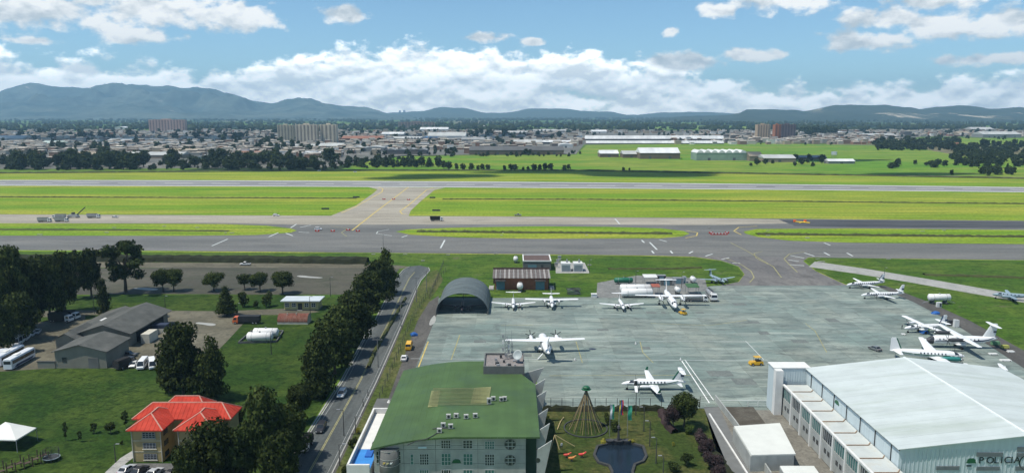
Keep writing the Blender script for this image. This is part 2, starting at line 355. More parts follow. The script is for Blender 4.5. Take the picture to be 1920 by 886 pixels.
# connector to the runway and the throat down to the apron
con = struct_sheet('runway_connector', PP((620, 404.5), (668, 385), (700, 362), (708, 355), (690, 350.5), (835, 352), (815, 356), (790, 376), (770, 395), (766, 405.5)), 0.055, TAXC)
for pts in ([(640, 399), (664, 389), (716, 360), (718, 354), (710, 350.7)], [(812, 352), (800, 356), (768, 383), (750, 396), (754, 401), (764, 402)], [(660, 432), (702, 399), (763, 353), (766, 351)]):
    line_band('yellow_line', PP(*pts), 1.1, YELP, 0.085, con)
struct_sheet('mid_grass', PP((-700, 468), (0, 470.5), (640, 474), (960, 477), (1195, 479.5), (1300, 482), (1352, 489), (1384, 500), (1395, 514), (1384, 528), (1345, 536), (1330, 560), (800, 560), (770, 640), (640, 640), (560, 500), (-700, 520)), 0.02, GR_MID)
struct_sheet('right_grass', PP((2500, 494), (1920, 488.5), (1700, 485.5), (1560, 482), (1516, 483), (1508, 488), (1530, 507), (1585, 532), (1640, 536), (1700, 566), (1790, 618), (1870, 668), (1990, 745), (2600, 745)), 0.02, GR_MID)
thr = struct_sheet('apron_throat', PP((1180, 478), (1300, 481), (1352, 488.2), (1385, 499.5), (1396, 514), (1385, 528), (1340, 537), (1640, 537), (1585, 533), (1530, 508), (1506, 489), (1516, 482), (1640, 483)), 0.025,
    paved('throat_tarmac', (0.135, 0.13, 0.125), (0.19, 0.18, 0.165), (0.075, 0.072, 0.07), (.6, .3, 1), 0.06, 0.8))
nt_ = struct_sheet('narrow_taxiway', PP((1516, 500), (1528, 490), (1620, 503), (1760, 526), (1920, 554), (2100, 588), (2100, 604), (1920, 567), (1700, 528), (1600, 512)), 0.04, CONC)
# painted marks on the taxiways
def mark(pts, w=0.9, m=None, z=0.09, p=None): return line_band('painted_mark', PP(*pts), w, m or WHF, z, p or tw)
for s in [((397, 461), (427, 448)), ((504, 444), (522, 436)), ((536, 437), (549, 442)), ((560, 435), (580, 436)), ((563, 426), (583, 422)), ((545, 427), (556, 420)), ((826, 465), (834, 450)), ((753, 445), (764, 441)), ((1153, 410), (1162, 420)),
          ((1203, 450), (1208, 455)), ((1218, 454), (1232, 468)), ((1236, 449), (1250, 453)), ((1222, 470), (1226, 475)), ((1257, 470), (1261, 475)), ((1292, 475), (1299, 471)), ((1323, 480), (1336, 476)), ((1353, 486), (1367, 483)), ((1373, 493), (1388, 493)),
          ((1545, 455), (1557, 460)), ((1508, 474), (1527, 480)), ((1545, 473), (1556, 479)), ((1588, 474), (1599, 480)), ((1482, 479), (1508, 484)), ((1478, 487), (1498, 490)), ((1480, 496), (1508, 498))]:
    mark(s)
mark([(1370, 455), (1400, 470), (1420, 482), (1450, 500), (1465, 520)], 0.5, YELF); mark([(1430, 471), (1414, 475), (1418, 484), (1440, 495)], 0.5, YELF)
mark([(1360, 484), (1390, 496), (1408, 508), (1414, 520), (1405, 530)], 0.5, YELF); mark([(1508, 472), (1480, 476), (1470, 485), (1480, 496), (1495, 510)], 0.5, YELF)
mark([(1390, 440), (1376, 433), (1385, 426), (1420, 424)], 0.8, YELP); mark([(1285, 432), (1308, 436), (1306, 442), (1285, 446)], 0.8, YELP)
mark([(730, 430), (708, 434), (706, 438), (735, 442)], 0.6, WHF); mark([(620, 424), (652, 428), (640, 436), (650, 443)], 0.5, YELF)
# perimeter: gravel field, lots, lawns, roads on the near left
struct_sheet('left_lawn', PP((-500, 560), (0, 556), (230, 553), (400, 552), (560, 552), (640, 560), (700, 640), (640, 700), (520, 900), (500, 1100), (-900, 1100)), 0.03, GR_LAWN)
struct_sheet('gravel_field', PP((-300, 503), (0, 503), (690, 500), (750, 503), (735, 520), (700, 552), (560, 552), (300, 551), (-300, 556)), 0.035, GRAVEL)
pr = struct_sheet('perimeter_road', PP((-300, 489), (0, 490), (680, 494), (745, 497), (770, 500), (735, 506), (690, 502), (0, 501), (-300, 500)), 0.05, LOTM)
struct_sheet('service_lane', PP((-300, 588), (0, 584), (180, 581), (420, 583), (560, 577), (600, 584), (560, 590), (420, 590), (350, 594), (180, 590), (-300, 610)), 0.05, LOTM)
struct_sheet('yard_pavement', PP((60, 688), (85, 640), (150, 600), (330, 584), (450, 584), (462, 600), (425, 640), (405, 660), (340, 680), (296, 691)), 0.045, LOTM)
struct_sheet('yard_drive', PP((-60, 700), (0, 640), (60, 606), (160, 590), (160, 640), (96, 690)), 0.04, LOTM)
CURB = mat('kerb_concrete', (0.33, 0.33, 0.31), 0.85, 0.2, 0.8)
# access road: straight along the fence, bending right at its far end
RL = [(-47.2, 120), (-47.2, 200), (-49.5, 262), (-51.5, 310), (-52.5, 338), (-52, 352), (-50, 359), (-45, 361.5)]
RR = [(-37.6, 120), (-38.2, 200), (-39.6, 262), (-41, 310), (-41.2, 328), (-40.2, 341), (-39.6, 350), (-41, 357)]
rd = struct_sheet('access_road', RR + RL[::-1], 0.06, ROADM)
for side, off in ((RL, -0.25), (RR, 0.25)):
    mb = MB()
    for i in range(len(side)-1):
        a, b = side[i], side[i+1]
        mb.hexa([(a[0]+off-.15, a[1], 0), (a[0]+off+.15, a[1], 0), (b[0]+off+.15, b[1], 0), (b[0]+off-.15, b[1], 0)], [(a[0]+off-.15, a[1], .17), (a[0]+off+.15, a[1], .17), (b[0]+off+.15, b[1], .17), (b[0]+off-.15, b[1], .17)])
    mb.obj('kerb', CURB, rd)
mid = [((a[0]+b[0])/2, (a[1]+b[1])/2) for a, b in zip(RL, RR)]
line_band('centre_line', [(x-.1, y) for x, y in mid[:6]], 0.16, YELF, 0.07, rd); line_band('centre_line', [(x+.2, y) for x, y in mid[:6]], 0.16, YELF, 0.07, rd)
line_band('road_edge_line', [(x+.7, y) for x, y in RL[:6]], 0.10, mat('road_line_worn', (0.30, 0.31, 0.30), .8, .4, .6), 0.07, rd); line_band('road_edge_line', [(x-.7, y) for x, y in RR[:6]], 0.10, mat('road_line_worn', (0.30, 0.31, 0.30), .8, .4, .6), 0.07, rd)
struct_sheet('road_verge', [(-37.2, 120), (-37.8, 200), (-39.2, 262), (-40.5, 310), (-39, 345), (-36, 352), (-31, 330), (-33, 290), (-34.2, 262), (-33, 205), (-32.5, 185), (-32, 120)], 0.05, GR_VERGE)
struct_sheet('gutter', [(-37.3, 120), (-37.9, 200), (-39.3, 262), (-40.6, 310), (-40.0, 310), (-38.7, 262), (-37.3, 200), (-36.7, 120)], 0.07, DIRT)
struct_sheet('service_road', [(-33.0, 205), (-34.2, 262), (-33, 290), (-30.2, 300), (-28, 272), (-28.5, 205), (-29.4, 186), (-32.5, 186)], 0.055, DIRT)
struct_sheet('left_footpath', [(-48.3, 120), (-48.3, 200), (-50.6, 262), (-50.0, 262), (-47.9, 200), (-47.9, 120)], 0.06, CONC)
# apron of separate slabs
AP = [(-28.5, 205), (-28, 272), (-31, 296), (-8.6, 296), (31.5, 297.5), (60, 300), (88, 318), (158.4, 318.3), (160, 290), (158.5, 262), (154, 230), (150, 205), (150, 179.5), (7, 179.5), (7, 205)]
SLAB_C = mat('apron_joint', (0.16, 0.17, 0.165), 0.9, 0.2, 0.3)
ap = struct_sheet('apron', AP, 0.035, SLAB_C)
def slab_mat():
    m = bpy.data.materials.new('apron_concrete'); m.use_nodes = True; nt = m.node_tree; bs = nt.nodes['Principled BSDF']
    g = nt.nodes.new('ShaderNodeNewGeometry'); p = g.outputs['Position']; oi = nt.nodes.new('ShaderNodeObjectInfo'); r = oi.outputs['Random']
    n1 = noise(nt, p, 0.035, 5, 0.6); n2 = noise(nt, vmth(nt, 'MULTIPLY', p, (0.5, 1.4, 1)), 0.22, 7, 0.72, 1.0); n3 = noise(nt, p, 1.6, 5, 0.7)
    c = mixc(nt, remap(nt, n1, 0.42, 0.58), (0.175, 0.232, 0.205), (0.265, 0.295, 0.250))
    c = mixc(nt, remap(nt, r, 0.0, 1.0, 0.0, 0.5), c, (0.165, 0.205, 0.192))
    c = mixc(nt, remap(nt, n2, 0.45, 0.62, 0, 0.85), c, (0.118, 0.148, 0.136))
    c = mixc(nt, remap(nt, noise(nt, vmth(nt, 'MULTIPLY', p, (0.25, 1.5, 1)), 0.12, 6, 0.65), 0.51, 0.65, 0, 0.65), c, (0.32, 0.36, 0.315))
    c = mixc(nt, remap(nt, noise(nt, p, 0.09, 7, 0.75, 1.5), 0.56, 0.68, 0, 0.7), c, (0.085, 0.095, 0.09))
    k = mth(nt, 'MULTIPLY', remap(nt, n3, 0.3, 0.7, 0.90, 1.10), remap(nt, mth(nt, 'FRACT', mth(nt, 'MULTIPLY', r, 17.3)), 0, 1, 0.87, 1.12))
    c = mixc(nt, 1.0, c, comb(nt, k, k, k), 'MULTIPLY')
    nt.links.new(c, bs.inputs['Base Color']); bs.inputs['Roughness'].default_value = 0.72; bs.inputs['Specular IOR Level'].default_value = 0.3
    return m
SLABM = slab_mat()
def inside(p, poly):
    c = False; n = len(poly)
    for i in range(n):
        a, b = poly[i], poly[(i+1) % n]
        if (a[1] > p[1]) != (b[1] > p[1]) and p[0] < (b[0]-a[0])*(p[1]-a[1])/(b[1]-a[1])+a[0]: c = not c
    return c
SLX, SLY = 9.0, 7.0
slab_me = MB().box(-SLX/2+.05, SLX/2-.05, -SLY/2+.05, SLY/2-.05, -0.02, 0.06).obj('slab', SLABM, ap)
first = True
for i in range(22):
    for j in range(22):
        x = -31 + SLX*(i+.5); y = 174.5 + SLY*(j+.5)
        if all(inside((x+a*SLX/2.05, y+b*SLY/2.05), AP) for a in (-1, 1) for b in (-1, 1)):
            o = slab_me if first else slab_me.copy()
            if not first: COL.objects.link(o)
            first = False; o.location = (x, y, 0.02)
struct_sheet('apron_margin', [(x*1.0+ox, y+oy) for (x, y), (ox, oy) in zip(AP, [(0,0)]*len(AP))], 0.041, SLABM)
struct_sheet('apron_shoulder', [(158.6, 318.3), (163, 318), (166, 290), (166, 262), (163, 235), (160, 205), (158, 175), (150, 175), (150, 205), (154, 230), (158.5, 262), (160, 290)], 0.045, DIRT)
def aline(name, pts, w, m): return line_band(name, pts, w, m, 0.093, ap)
aline('white_line', PP((770, 672), (1440, 676)), 0.22, WHF); aline('white_line', PP((1100, 639), (1400, 640)), 0.16, WHF)
aline('white_line', PP((1277, 674), (1330, 755)), 0.28, WHITEP); aline('white_line', PP((1284, 674), (1338, 750)), 0.22, WHITEP)
aline('white_line', PP((1398, 639), (1432, 674)), 0.22, WHF); aline('white_line', PP((1350, 750), (1440, 750)), 0.25, WHF)
aline('yellow_line', PP((846, 674), (862, 628)), 0.35, YELF); aline('yellow_line', PP((784, 690), (803, 640)), 0.4, YELP); aline('yellow_line', PP((940, 610), (1000, 609)), 0.3, YELF)
aline('yellow_line', PP((1200, 640), (1205, 660), (1225, 680)), 0.3, YELF); aline('yellow_line', PP((1220, 606), (1330, 610), (1400, 600)), 0.28, YELF); aline('yellow_line', PP((1030, 704), (1300, 703)), 0.25, YELF)
for (px, py, w, d) in [(1221, 586, 3.6, 3), (1244, 586, 1.6, 3.4), (1312, 586, 3, 2.6), (1386, 570, 5, 4), (1413, 604, 4, 3), (1432, 624, 3.5, 4), (1210, 652, 3, 3), (985, 666, 4, 3), (1500, 640, 5, 3.5), (1560, 600, 4, 5), (1130, 618, 4, 3), (900, 640, 4, 3), (1350, 700, 7, 4.5), (1395, 715, 6, 5)]:
    q = G(px, py); MB().sheet([(q[0]-w/2, q[1]-d/2), (q[0]+w/2, q[1]-d/2), (q[0]+w/2, q[1]+d/2), (q[0]-w/2, q[1]+d/2)], .087).obj('repair_patch', paved('patch', (0.135, 0.155, 0.145), (0.175, 0.195, 0.18), (0.10, 0.115, 0.105), (1, 1, 1), .3, 2.0) if 'patch' not in MATS else MATS['patch'], ap)
aline('yellow_line', PP((1080, 640), (1092, 680)), 0.28, YELF); aline('yellow_line', PP((1510, 606), (1528, 620), (1550, 660)), 0.28, YELF)
# ditches: rank dark grass in the strips, joined tufts
DITCH = mat('ditch_scrub', (0.050, 0.058, 0.015), 0.95, 0.35, 0.3)
HEDGEM = mat('dark_scrub', (0.018, 0.022, 0.008), 0.95, 0.4, 0.5)
def scrub(name, pts, w, h, m, label, cat='undergrowth', seg=2.5, kind='stuff'):
    mb = MB(); rnd = random.Random(len(pts)*7+int(pts[0][0])); P = [Vector(p) for p in pts]
    rows = []
    for i in range(len(P)-1):
        L = (P[i+1]-P[i]).length; n = max(1, int(L/seg)); d = (P[i+1]-P[i])/n; nr = Vector((-d.y, d.x)).normalized()
        for k in range(n+1 if i == len(P)-2 else n):
            c = P[i]+d*k; ww = w*rnd.uniform(.75, 1.2); hh = h*(rnd.uniform(.6, 1.25) if h < 3 else rnd.uniform(.9, 1.08))
            rows.append([(c.x+nr.x*t*ww/2, c.y+nr.y*t*ww/2, 0.02+hh*z) for t, z in ((-1, 0), (-.7, .7+rnd.uniform(-.2, .2)), (-.1, 1), (.55, .8+rnd.uniform(-.2, .2)), (1, 0))])
    for i in range(len(rows)-1): mb.add(rows[i]+rows[i+1], [(k, k+1, k+6, k+5) for k in range(4)])
    return tag(mb.obj(name, m), label, cat, kind=kind)
scrub('ditch_grass', PP((-300, 369), (0, 369.5), (300, 370.5), (668, 372)), 4.5, .8, DITCH, 'dark line of rank grass along the drain left of the runway connector')
scrub('ditch_grass', PP((830, 373.5), (1100, 374), (1300, 376), (1600, 379), (1920, 382), (2300, 386)), 4.5, .8, DITCH, 'dark line of rank grass along the drain right of the connector')
scrub('ditch_grass', PP((-300, 429), (0, 430), (200, 431), (430, 433)), 6, .5, DITCH, 'rough grass along the middle of the left taxiway island', seg=3)
scrub('ditch_grass', PP((782, 434), (960, 436), (1120, 437), (1260, 438)), 6, 1.0, DITCH, 'dark scrubby drain along the middle of the central taxiway island', seg=2)
scrub('ditch_grass', PP((1418, 439), (1600, 441), (1920, 444), (2300, 448)), 6, 1.1, DITCH, 'dark scrubby drain along the right taxiway island', seg=2)
scrub('perimeter_hedge', PP((-300, 487), (0, 488), (330, 489), (560, 491), (690, 493)), 7, 3.2, HEDGEM, 'long dark clipped hedge bank between taxiway and perimeter road', 'hedge', 3)
scrub('field_edge_scrub', PP((-300, 324), (0, 325), (640, 320), (900, 320), (1100, 320), (1300, 324), (1600, 329), (1920, 335)), 8, 1.6, DITCH, 'rough growth along the far edge of the airfield', seg=5)
scrub('field_edge_scrub', PP((1140, 504), (1250, 504), (1315, 502)), 3, .6, DITCH, 'dark drain in the grass above the fuel pad', seg=1.5)
scrub('field_edge_scrub', PP((1732, 515), (1800, 517), (1920, 521)), 4, .7, DITCH, 'dark drain in the grass on the far right', seg=2)
# pale concrete slabs, drain covers and lamps lying about in the grass
k = 0
for (x, y, w, d) in [(75, 440, 6, 2.4), (200, 436, 5, 1.8), (214, 427, 5, 1.5), (308, 424, 5, 1.5), (370, 427, 5, 1.5), (435, 437, 5, 1.8), (423, 436.5, 2.4, 2), (943, 436, 1.6, 9), (1051, 435.5, 3, 10), (1228, 437, 3, 8), (1100, 441, 3, 1.5), (940, 441, 3, 1.5), (1514, 446, 5, 2), (1440, 442, 5, 2),
                     (1440, 433, 4, 1.5), (1330, 427, 3, 2), (1730, 434, 5, 1.2), (1770, 432, 4, 1.2), (840, 478, 4, 1), (930, 476, 5, 1), (1105, 497, 4, 1.2), (760, 477, 4, 1), (793, 489, 4, 1.2), (1540, 491, 7, 2), (1533, 486, 4, 1.2), (1666, 486, 4, 1), (700, 477, 4, 1), (1165, 375, 3, 3), (1034, 374, 2, 3)]:
    g = G(x, y); o = MB().box(-w/4, w/4, -d/4, d/4, 0, .3).obj('concrete_cover', CONC, None, False, (g[0], g[1], .08))
    tag(o, 'small pale concrete drain cover in the airfield grass', 'drain cover', 'drain covers in the airfield grass')
# ================================================================ mountains, far city
def mountain_mat(name, a, b, pale=None):
    m = bpy.data.materials.new(name); m.use_nodes = True; nt = m.node_tree; bs = nt.nodes['Principled BSDF']
    g = nt.nodes.new('ShaderNodeNewGeometry'); p = g.outputs['Position']
    n = noise(nt, p, 0.0016, 8, 0.65); c = mixc(nt, remap(nt, n, 0.35, 0.65), a + (1,), b + (1,))
    n2 = noise(nt, p, 0.008, 6, 0.7); k = remap(nt, n2, 0.3, 0.7, 0.6, 1.4); c = mixc(nt, 1.0, c, comb(nt, k, k, k), 'MULTIPLY')
    if pale:
        pm = remap(nt, noise(nt, vmth(nt, 'MULTIPLY', p, (1, 1, 1.6)), pale[1], 5, 0.6, 0.5), pale[2], pale[2]+.05)
        if len(pale) > 3: pm = mth(nt, 'MULTIPLY', pm, remap(nt, sepx(nt, p)[0], pale[3], pale[3]+400))
        c = mixc(nt, pm, c, pale[0] + (1,))
    nt.links.new(c, bs.inputs['Base Color']); bs.inputs['Roughness'].default_value = 1.0; bs.inputs['Specular IOR Level'].default_value = 0.0
    return m
def ridge(name, prof, d0, d1, m, seed, rough=0.18, nx=150, ny=26):
    from mathutils import noise as mn
    mb = MB(); xs = [prof[0][0] + (prof[-1][0]-prof[0][0])*i/nx for i in range(nx+1)]
    def top(px):
        for (a, ya), (b, yb) in zip(prof, prof[1:]):
            if a <= px <= b: t = (px-a)/(b-a); t = t*t*(3-2*t); return ya+(yb-ya)*t
        return HZ
    vs = []
    for j in range(ny+1):
        t = j/ny; d = d0 + (d1-d0)*t
        for px in xs:
            u = (px-960)/FPX; x = u*d*1.0
            crest = max(0.0, (HZ+1.5-top(px))/FPX*(d0+(d1-d0)*.7)) + HC*0
            s = min(1.0, t/.7); sh = s**1.35 if t <= .7 else max(0, 1-(t-.7)/.3*.5)
            n = mn.fractal(Vector((x/900.0, d/900.0, seed)), .85, 2.1, 6); n2 = 1-abs(mn.fractal(Vector((x/900.0+seed, d/2600.0, seed)), .8, 2.1, 4))*2
            h = crest*sh*(1+(rough*n+rough*.8*(n2-.5))*(4*s*(1-s)*1.0+.10)) + 22*n*s*(1 if crest > 40 else crest/40)
            vs.append((x, d, max(h, -20) if 0 < j else -30))
    w = nx+1
    mb.add(vs, [(j*w+i, j*w+i+1, (j+1)*w+i+1, (j+1)*w+i) for j in range(ny) for i in range(nx)])
    return tag(mb.obj(name, m, None, True), kind='structure')
ridge('mountain', [(-500, 175), (-250, 200), (-60, 182), (0, 173), (30, 161), (75, 151), (130, 157), (170, 158), (215, 154), (270, 152), (320, 154), (370, 163), (400, 166), (430, 172), (500, 184), (545, 182), (580, 182), (620, 187), (655, 193), (680, 195), (740, 207), (800, 213)], 8500, 14500,
      mountain_mat('mountain_slopes', (0.035, 0.062, 0.060), (0.13, 0.155, 0.125), ((0.55, 0.5, 0.42), 0.0013, 0.69)), 3.1, 0.55, 320, 60)  # lighter tone puts sunlit patches into the slope colour
ridge('far_hills', [(640, 212), (700, 208), (790, 203), (830, 197), (870, 198), (915, 206), (950, 206), (1000, 198), (1060, 199), (1090, 203), (1130, 204), (1180, 210), (1240, 206), (1300, 205), (1390, 208), (1460, 213)], 12000, 16500, mountain_mat('far_slopes', (0.05, 0.07, 0.045), (0.09, 0.10, 0.06)), 8.3, 0.15)
ridge('mesa_ridge', [(1180, 213), (1290, 208), (1360, 207), (1380, 203), (1395, 196), (1440, 197), (1480, 198), (1500, 200), (1525, 197), (1560, 191), (1600, 188), (1640, 187), (1690, 191), (1715, 195), (1750, 190), (1790, 188.5), (1840, 192), (1865, 190), (1893, 187), (1920, 193), (2000, 190), (2150, 199), (2400, 190), (2700, 205)], 6500, 9800,
      mountain_mat('mesa_slopes', (0.030, 0.045, 0.030), (0.055, 0.065, 0.04), ((0.50, 0.44, 0.32), 0.0017, 0.60, 3200)), 5.7, 0.3, 220, 32)
# ---- warehouses and sheds of the far district: each a wall body with a roof of its own
WALLS = {'tan': (0.26, 0.21, 0.15), 'grey': (0.24, 0.24, 0.23), 'white': (0.52, 0.52, 0.50), 'brick': (0.22, 0.095, 0.06), 'green': (0.22, 0.30, 0.24), 'dark': (0.10, 0.095, 0.09), 'brown': (0.16, 0.12, 0.085), 'orange': (0.40, 0.17, 0.07), 'blue': (0.10, 0.22, 0.42), 'olive': (0.22, 0.22, 0.14)}
ROOFS = {'white': (0.62, 0.63, 0.62), 'pale': (0.42, 0.43, 0.41), 'grey': (0.26, 0.265, 0.26), 'dark': (0.10, 0.10, 0.098), 'rust': (0.26, 0.12, 0.075), 'blue': (0.10, 0.24, 0.46), 'tan': (0.30, 0.25, 0.18), 'greenw': (0.42, 0.50, 0.45)}
def wm(c): return mat('far_wall_' + c, WALLS[c], 0.9, 0.18, 0.08)
def rm(c): return mat('far_roof_' + c, ROOFS[c], 0.7, 0.22, 0.06, streak=(1, .3, 1))
def shed(x0, x1, yt, yb, depth, wc, rc, label, form='gable', bays=1, hwr=None, name='warehouse', cat='warehouse'):
    a, b = G(x0, yb), G(x1, yb); s = SCL(a[1]); w = b[0]-a[0]
    total = (yb-yt)/s; h = max(3.0, total - depth*HC/(a[1]+depth)*.96)
    t = thing(name, label, cat, (a[0], a[1], 0)); hw = h*(hwr or {'gable': .55, 'flat': .97, 'arch': .74, 'saw': .7}[form])
    MB().box(0, w, 0, depth, 0, hw).obj('wall', wm(wc), t)
    for k in range(bays):
        mb = MB(); u0, u1 = w*k/bays, w*(k+1)/bays
        if form == 'gable':       # ridge along x
            mb.add([(u0-.4, -.6, hw+.05), (u1+.4, -.6, hw+.05), (u1+.4, depth/2, h), (u0-.4, depth/2, h), (u1+.4, depth+.6, hw+.05), (u0-.4, depth+.6, hw+.05)], [(0,1,2,3), (3,2,4,5), (0,3,5), (1,4,2)])
        elif form == 'arch':
            n = 8; ring = [(u0+(u1-u0)*i/n, hw+(h-hw)*math.sin(math.pi*i/n)) for i in range(n+1)]
            mb.add([(x, -.4, z+.05) for x, z in ring] + [(x, depth+.4, z+.05) for x, z in ring], [(i, i+1, i+n+2, i+n+1) for i in range(n)] + [tuple(range(n, -1, -1)), tuple(range(n+1, 2*n+2))])
        elif form == 'saw':
            mb.add([(u0, -.4, hw+.05), (u1, -.4, hw+.05), (u1, depth, hw+.05), (u0, depth, hw+.05), ((u0+u1)/2, -.4, h), ((u0+u1)/2, depth, h)], [(0,4,5,3), (4,1,2,5), (0,1,4), (3,5,2)])
        else: mb.box(u0, u1, -.5, depth+.5, hw+.02, hw+.5)
        mb.obj('roof', rm(rc), t)
    nd = max(1, int(w/30))
    for k in range(nd):
        u = w*(k+.5)/nd; MB().box(u-2.2, u+2.2, -.12, .1, 0, min(4.5, hw*.6)).obj('door', mat('far_door', (0.08, 0.085, 0.09), 0.6, 0.2, 0.2), t)
    return t
for a in [
    (-30, 42, 253, 266, 60, 'white', 'pale', 'pale flat shed at the left edge of the far district'),
    (48, 123, 263, 272, 50, 'green', 'greenw', 'long green walled shed behind the left tree belt'),
    (118, 187, 283, 296, 40, 'tan', 'tan', 'tan shed with sandy roof behind the left tree row'),
    (200, 293, 259, 267, 50, 'grey', 'pale', 'long pale roofed factory left of the pink apartment slab'),
    (257, 337, 264, 275, 50, 'dark', 'grey', 'dark grey sawtooth factory below the pink apartment slab', 'saw', 5),
    (207, 340, 283, 297, 45, 'tan', 'pale', 'broad tan warehouse with pale roof behind the tree row'),
    (300, 393, 277, 288, 45, 'tan', 'tan', 'long tan warehouse with sandy roof right of the broad one'),
    (370, 467, 288, 301, 35, 'green', 'white', 'pale green shed with bright zigzag roof', 'saw', 4),
    (387, 428, 275, 282, 40, 'white', 'white', 'small bright white roofed hall beyond the zigzag shed'),
    (430, 500, 282, 291, 40, 'orange', 'rust', 'low rust roofed hall in the left district'),
    (500, 556, 283, 293, 40, 'grey', 'grey', 'grey hall right of the rust roofed hall'),
    (560, 632, 282, 294, 45, 'grey', 'white', 'pale three bay hall near the twin beige towers', 'saw', 3),
    (547, 590, 269, 277, 40, 'white', 'pale', 'pale low hall just below the beige towers'),
    (597, 642, 267, 280, 45, 'olive', 'pale', 'olive walled hall below the right beige tower'),
    (213, 234, 237, 244, 60, 'white', 'white', 'tiny gleaming white hall far left', 'arch'),
    (640, 717, 254, 265, 50, 'brick', 'rust', 'red brick factory with rusty roof'),
    (715, 757, 247, 255, 50, 'white', 'white', 'white ribbed roof hall right of the brick factory'),
    (735, 790, 255, 264, 50, 'tan', 'pale', 'cream hall beside the silos'),
    (792, 824, 255, 263, 45, 'blue', 'blue', 'blue roofed hall behind the silos', 'saw', 3),
    (802, 873, 247, 263, 55, 'white', 'pale', 'large pale grey hall right of the blue roof'),
    (787, 840, 238, 247, 70, 'white', 'white', 'long white roofed hall in the far centre'),
    (885, 916, 235, 242, 70, 'white', 'white', 'white arched hall far in the centre', 'arch'),
    (865, 917, 256, 267, 50, 'grey', 'grey', 'grey hall in the middle of the district'),
    (870, 930, 265, 274, 40, 'dark', 'dark', 'dark roofed hall above the long brown shed'),
    (722, 800, 276, 289, 35, 'dark', 'grey', 'dark low sheds left of the long brown shed', 'saw', 4),
    (650, 720, 272, 284, 40, 'grey', 'pale', 'grey hall behind the trees left of the silos', 'saw', 2),
    (880, 1057, 273, 290, 35, 'brown', 'dark', 'very long brown shed at the edge of the pasture'),
    (963, 1017, 261, 272, 45, 'grey', 'pale', 'pale roofed hall behind the long brown shed'),
    (1010, 1088, 262, 270, 40, 'dark', 'white', 'white roofed dark hall left of the glasshouses'),
    (1048, 1074, 268, 277, 35, 'white', 'white', 'bright white domed tent hall', 'arch'),
    (930, 990, 245, 252, 60, 'white', 'pale', 'far pale hall right of centre'),
    (1000, 1070, 242, 248, 60, 'grey', 'pale', 'low pale halls far right of centre'),
    (1110, 1138, 243, 250, 60, 'white', 'white', 'small white hall beyond the glasshouses'),
    (1097, 1357, 254, 263, 16, 'dark', 'white', 'upper row of the very long white roofed glasshouses', 'gable', 20, .3),
    (1099, 1357, 263.5, 270, 12, 'dark', 'white', 'lower row of the very long white roofed glasshouses', 'gable', 20, .25),
    (1125, 1160, 280, 295, 35, 'brown', 'white', 'brown hall with white roof, leftmost of the three by the pasture'),
    (1168, 1200, 281, 296, 35, 'brown', 'pale', 'small brown hall in the middle of the three by the pasture'),
    (1200, 1275, 275, 298, 45, 'brown', 'white', 'long brown hall with two stepped white roofs', 'gable', 2),
    (1306, 1400, 279, 301, 40, 'green', 'white', 'green walled hall under a row of seven white vaults', 'arch', 7),
    (1405, 1430, 283, 302, 30, 'tan', 'tan', 'narrow tan hall right of the vaulted green hall'),
    (1432, 1492, 288, 304, 35, 'tan', 'pale', 'low tan hall with pale roof in the pasture'),
    (1553, 1603, 297, 307, 16, 'grey', 'white', 'low white roofed stable in the pasture'),
    (1500, 1550, 290, 299, 25, 'brown', 'grey', 'low grey roofed farm shed among the pasture trees'),
    (1570, 1596, 246, 253, 50, 'white', 'white', 'white arched hall right of the dark round wood', 'arch'),
    (1620, 1680, 250, 256, 40, 'grey', 'pale', 'pale row of halls right of the red towers'),
    (1695, 1709, 246, 257, 25, 'dark', 'grey', 'small grey block on the far right', 'flat'),
    (1797, 1818, 246, 255, 40, 'tan', 'tan', 'cream hall on the far right'),
    (1823, 1864, 238, 247, 60, 'tan', 'pale', 'long hall high on the far right'),
    (1843, 1915, 246, 258, 60, 'grey', 'pale', 'grey hall with pale roof at the far right'),
    (1780, 1801, 267, 278, 18, 'orange', 'rust', 'orange brick house among the right hand trees')]:
    shed(*a[:8], *a[8:])
# ---- apartment towers with recessed window strips
def tower(x0, x1, yt, yb, depth, col, bandcol, n, label, name='apartment_tower', steps=None):
    a, b = G(x0, yb), G(x1, yb); w = b[0]-a[0]; h = HT((x0+x1)/2, yb, yt)
    t = thing(name, label, 'building', (a[0], a[1], 0))
    wmn = mat('tower_' + '_'.join(str(int(c*1000)) for c in col), col, 0.9, 0.12, 0.05); bmn = mat('towerglass_' + '_'.join(str(int(c*1000)) for c in bandcol), bandcol, 0.5, 0.2, 0.05)
    MB().box(0, w, 0, depth, 0, h-1).obj('wall', wmn, t)
    for k in range(n):
        u = w*(k+.5)/n; ww = w/n*.21; fl = max(3, int(h/3))
        MB().box(u-w/n*.45, u-w/n*.20, -.9, .05, 0, h+random.uniform(-.5, 2)).obj('pier', wmn, t)
        p = MB().box(u-ww*.55, u+ww*1.35, -.25, .02, 1, h-2).obj('window_strip', bmn, t)
        mb = MB()
        for q in range(fl): mb.box(u-ww*.6, u+ww*1.4, -.55, -.2, 1+q*(h-3)/fl, 1.9+q*(h-3)/fl)
        tag(mb.obj('balcony', wmn, p), kind='stuff')
    MB().box(w*.35, w*.6, depth*.3, depth*.7, h-1.2, h+2.5).obj('roof_house', wmn, t)
    return t
tower(280, 347, 224, 247.5, 22, (0.46, 0.32, 0.27), (0.14, 0.11, 0.10), 12, 'broad pinkish apartment slab far on the left')
tower(521, 550, 234, 268, 22, (0.40, 0.37, 0.28), (0.12, 0.115, 0.11), 5, 'beige tower, left half of the joined pair')
tower(555, 595, 233, 268.5, 22, (0.52, 0.46, 0.36), (0.13, 0.11, 0.10), 6, 'beige tower, right half of the joined pair')
tower(601, 631, 233, 268, 22, (0.54, 0.48, 0.37), (0.14, 0.12, 0.10), 4, 'beige tower standing alone right of the joined pair')
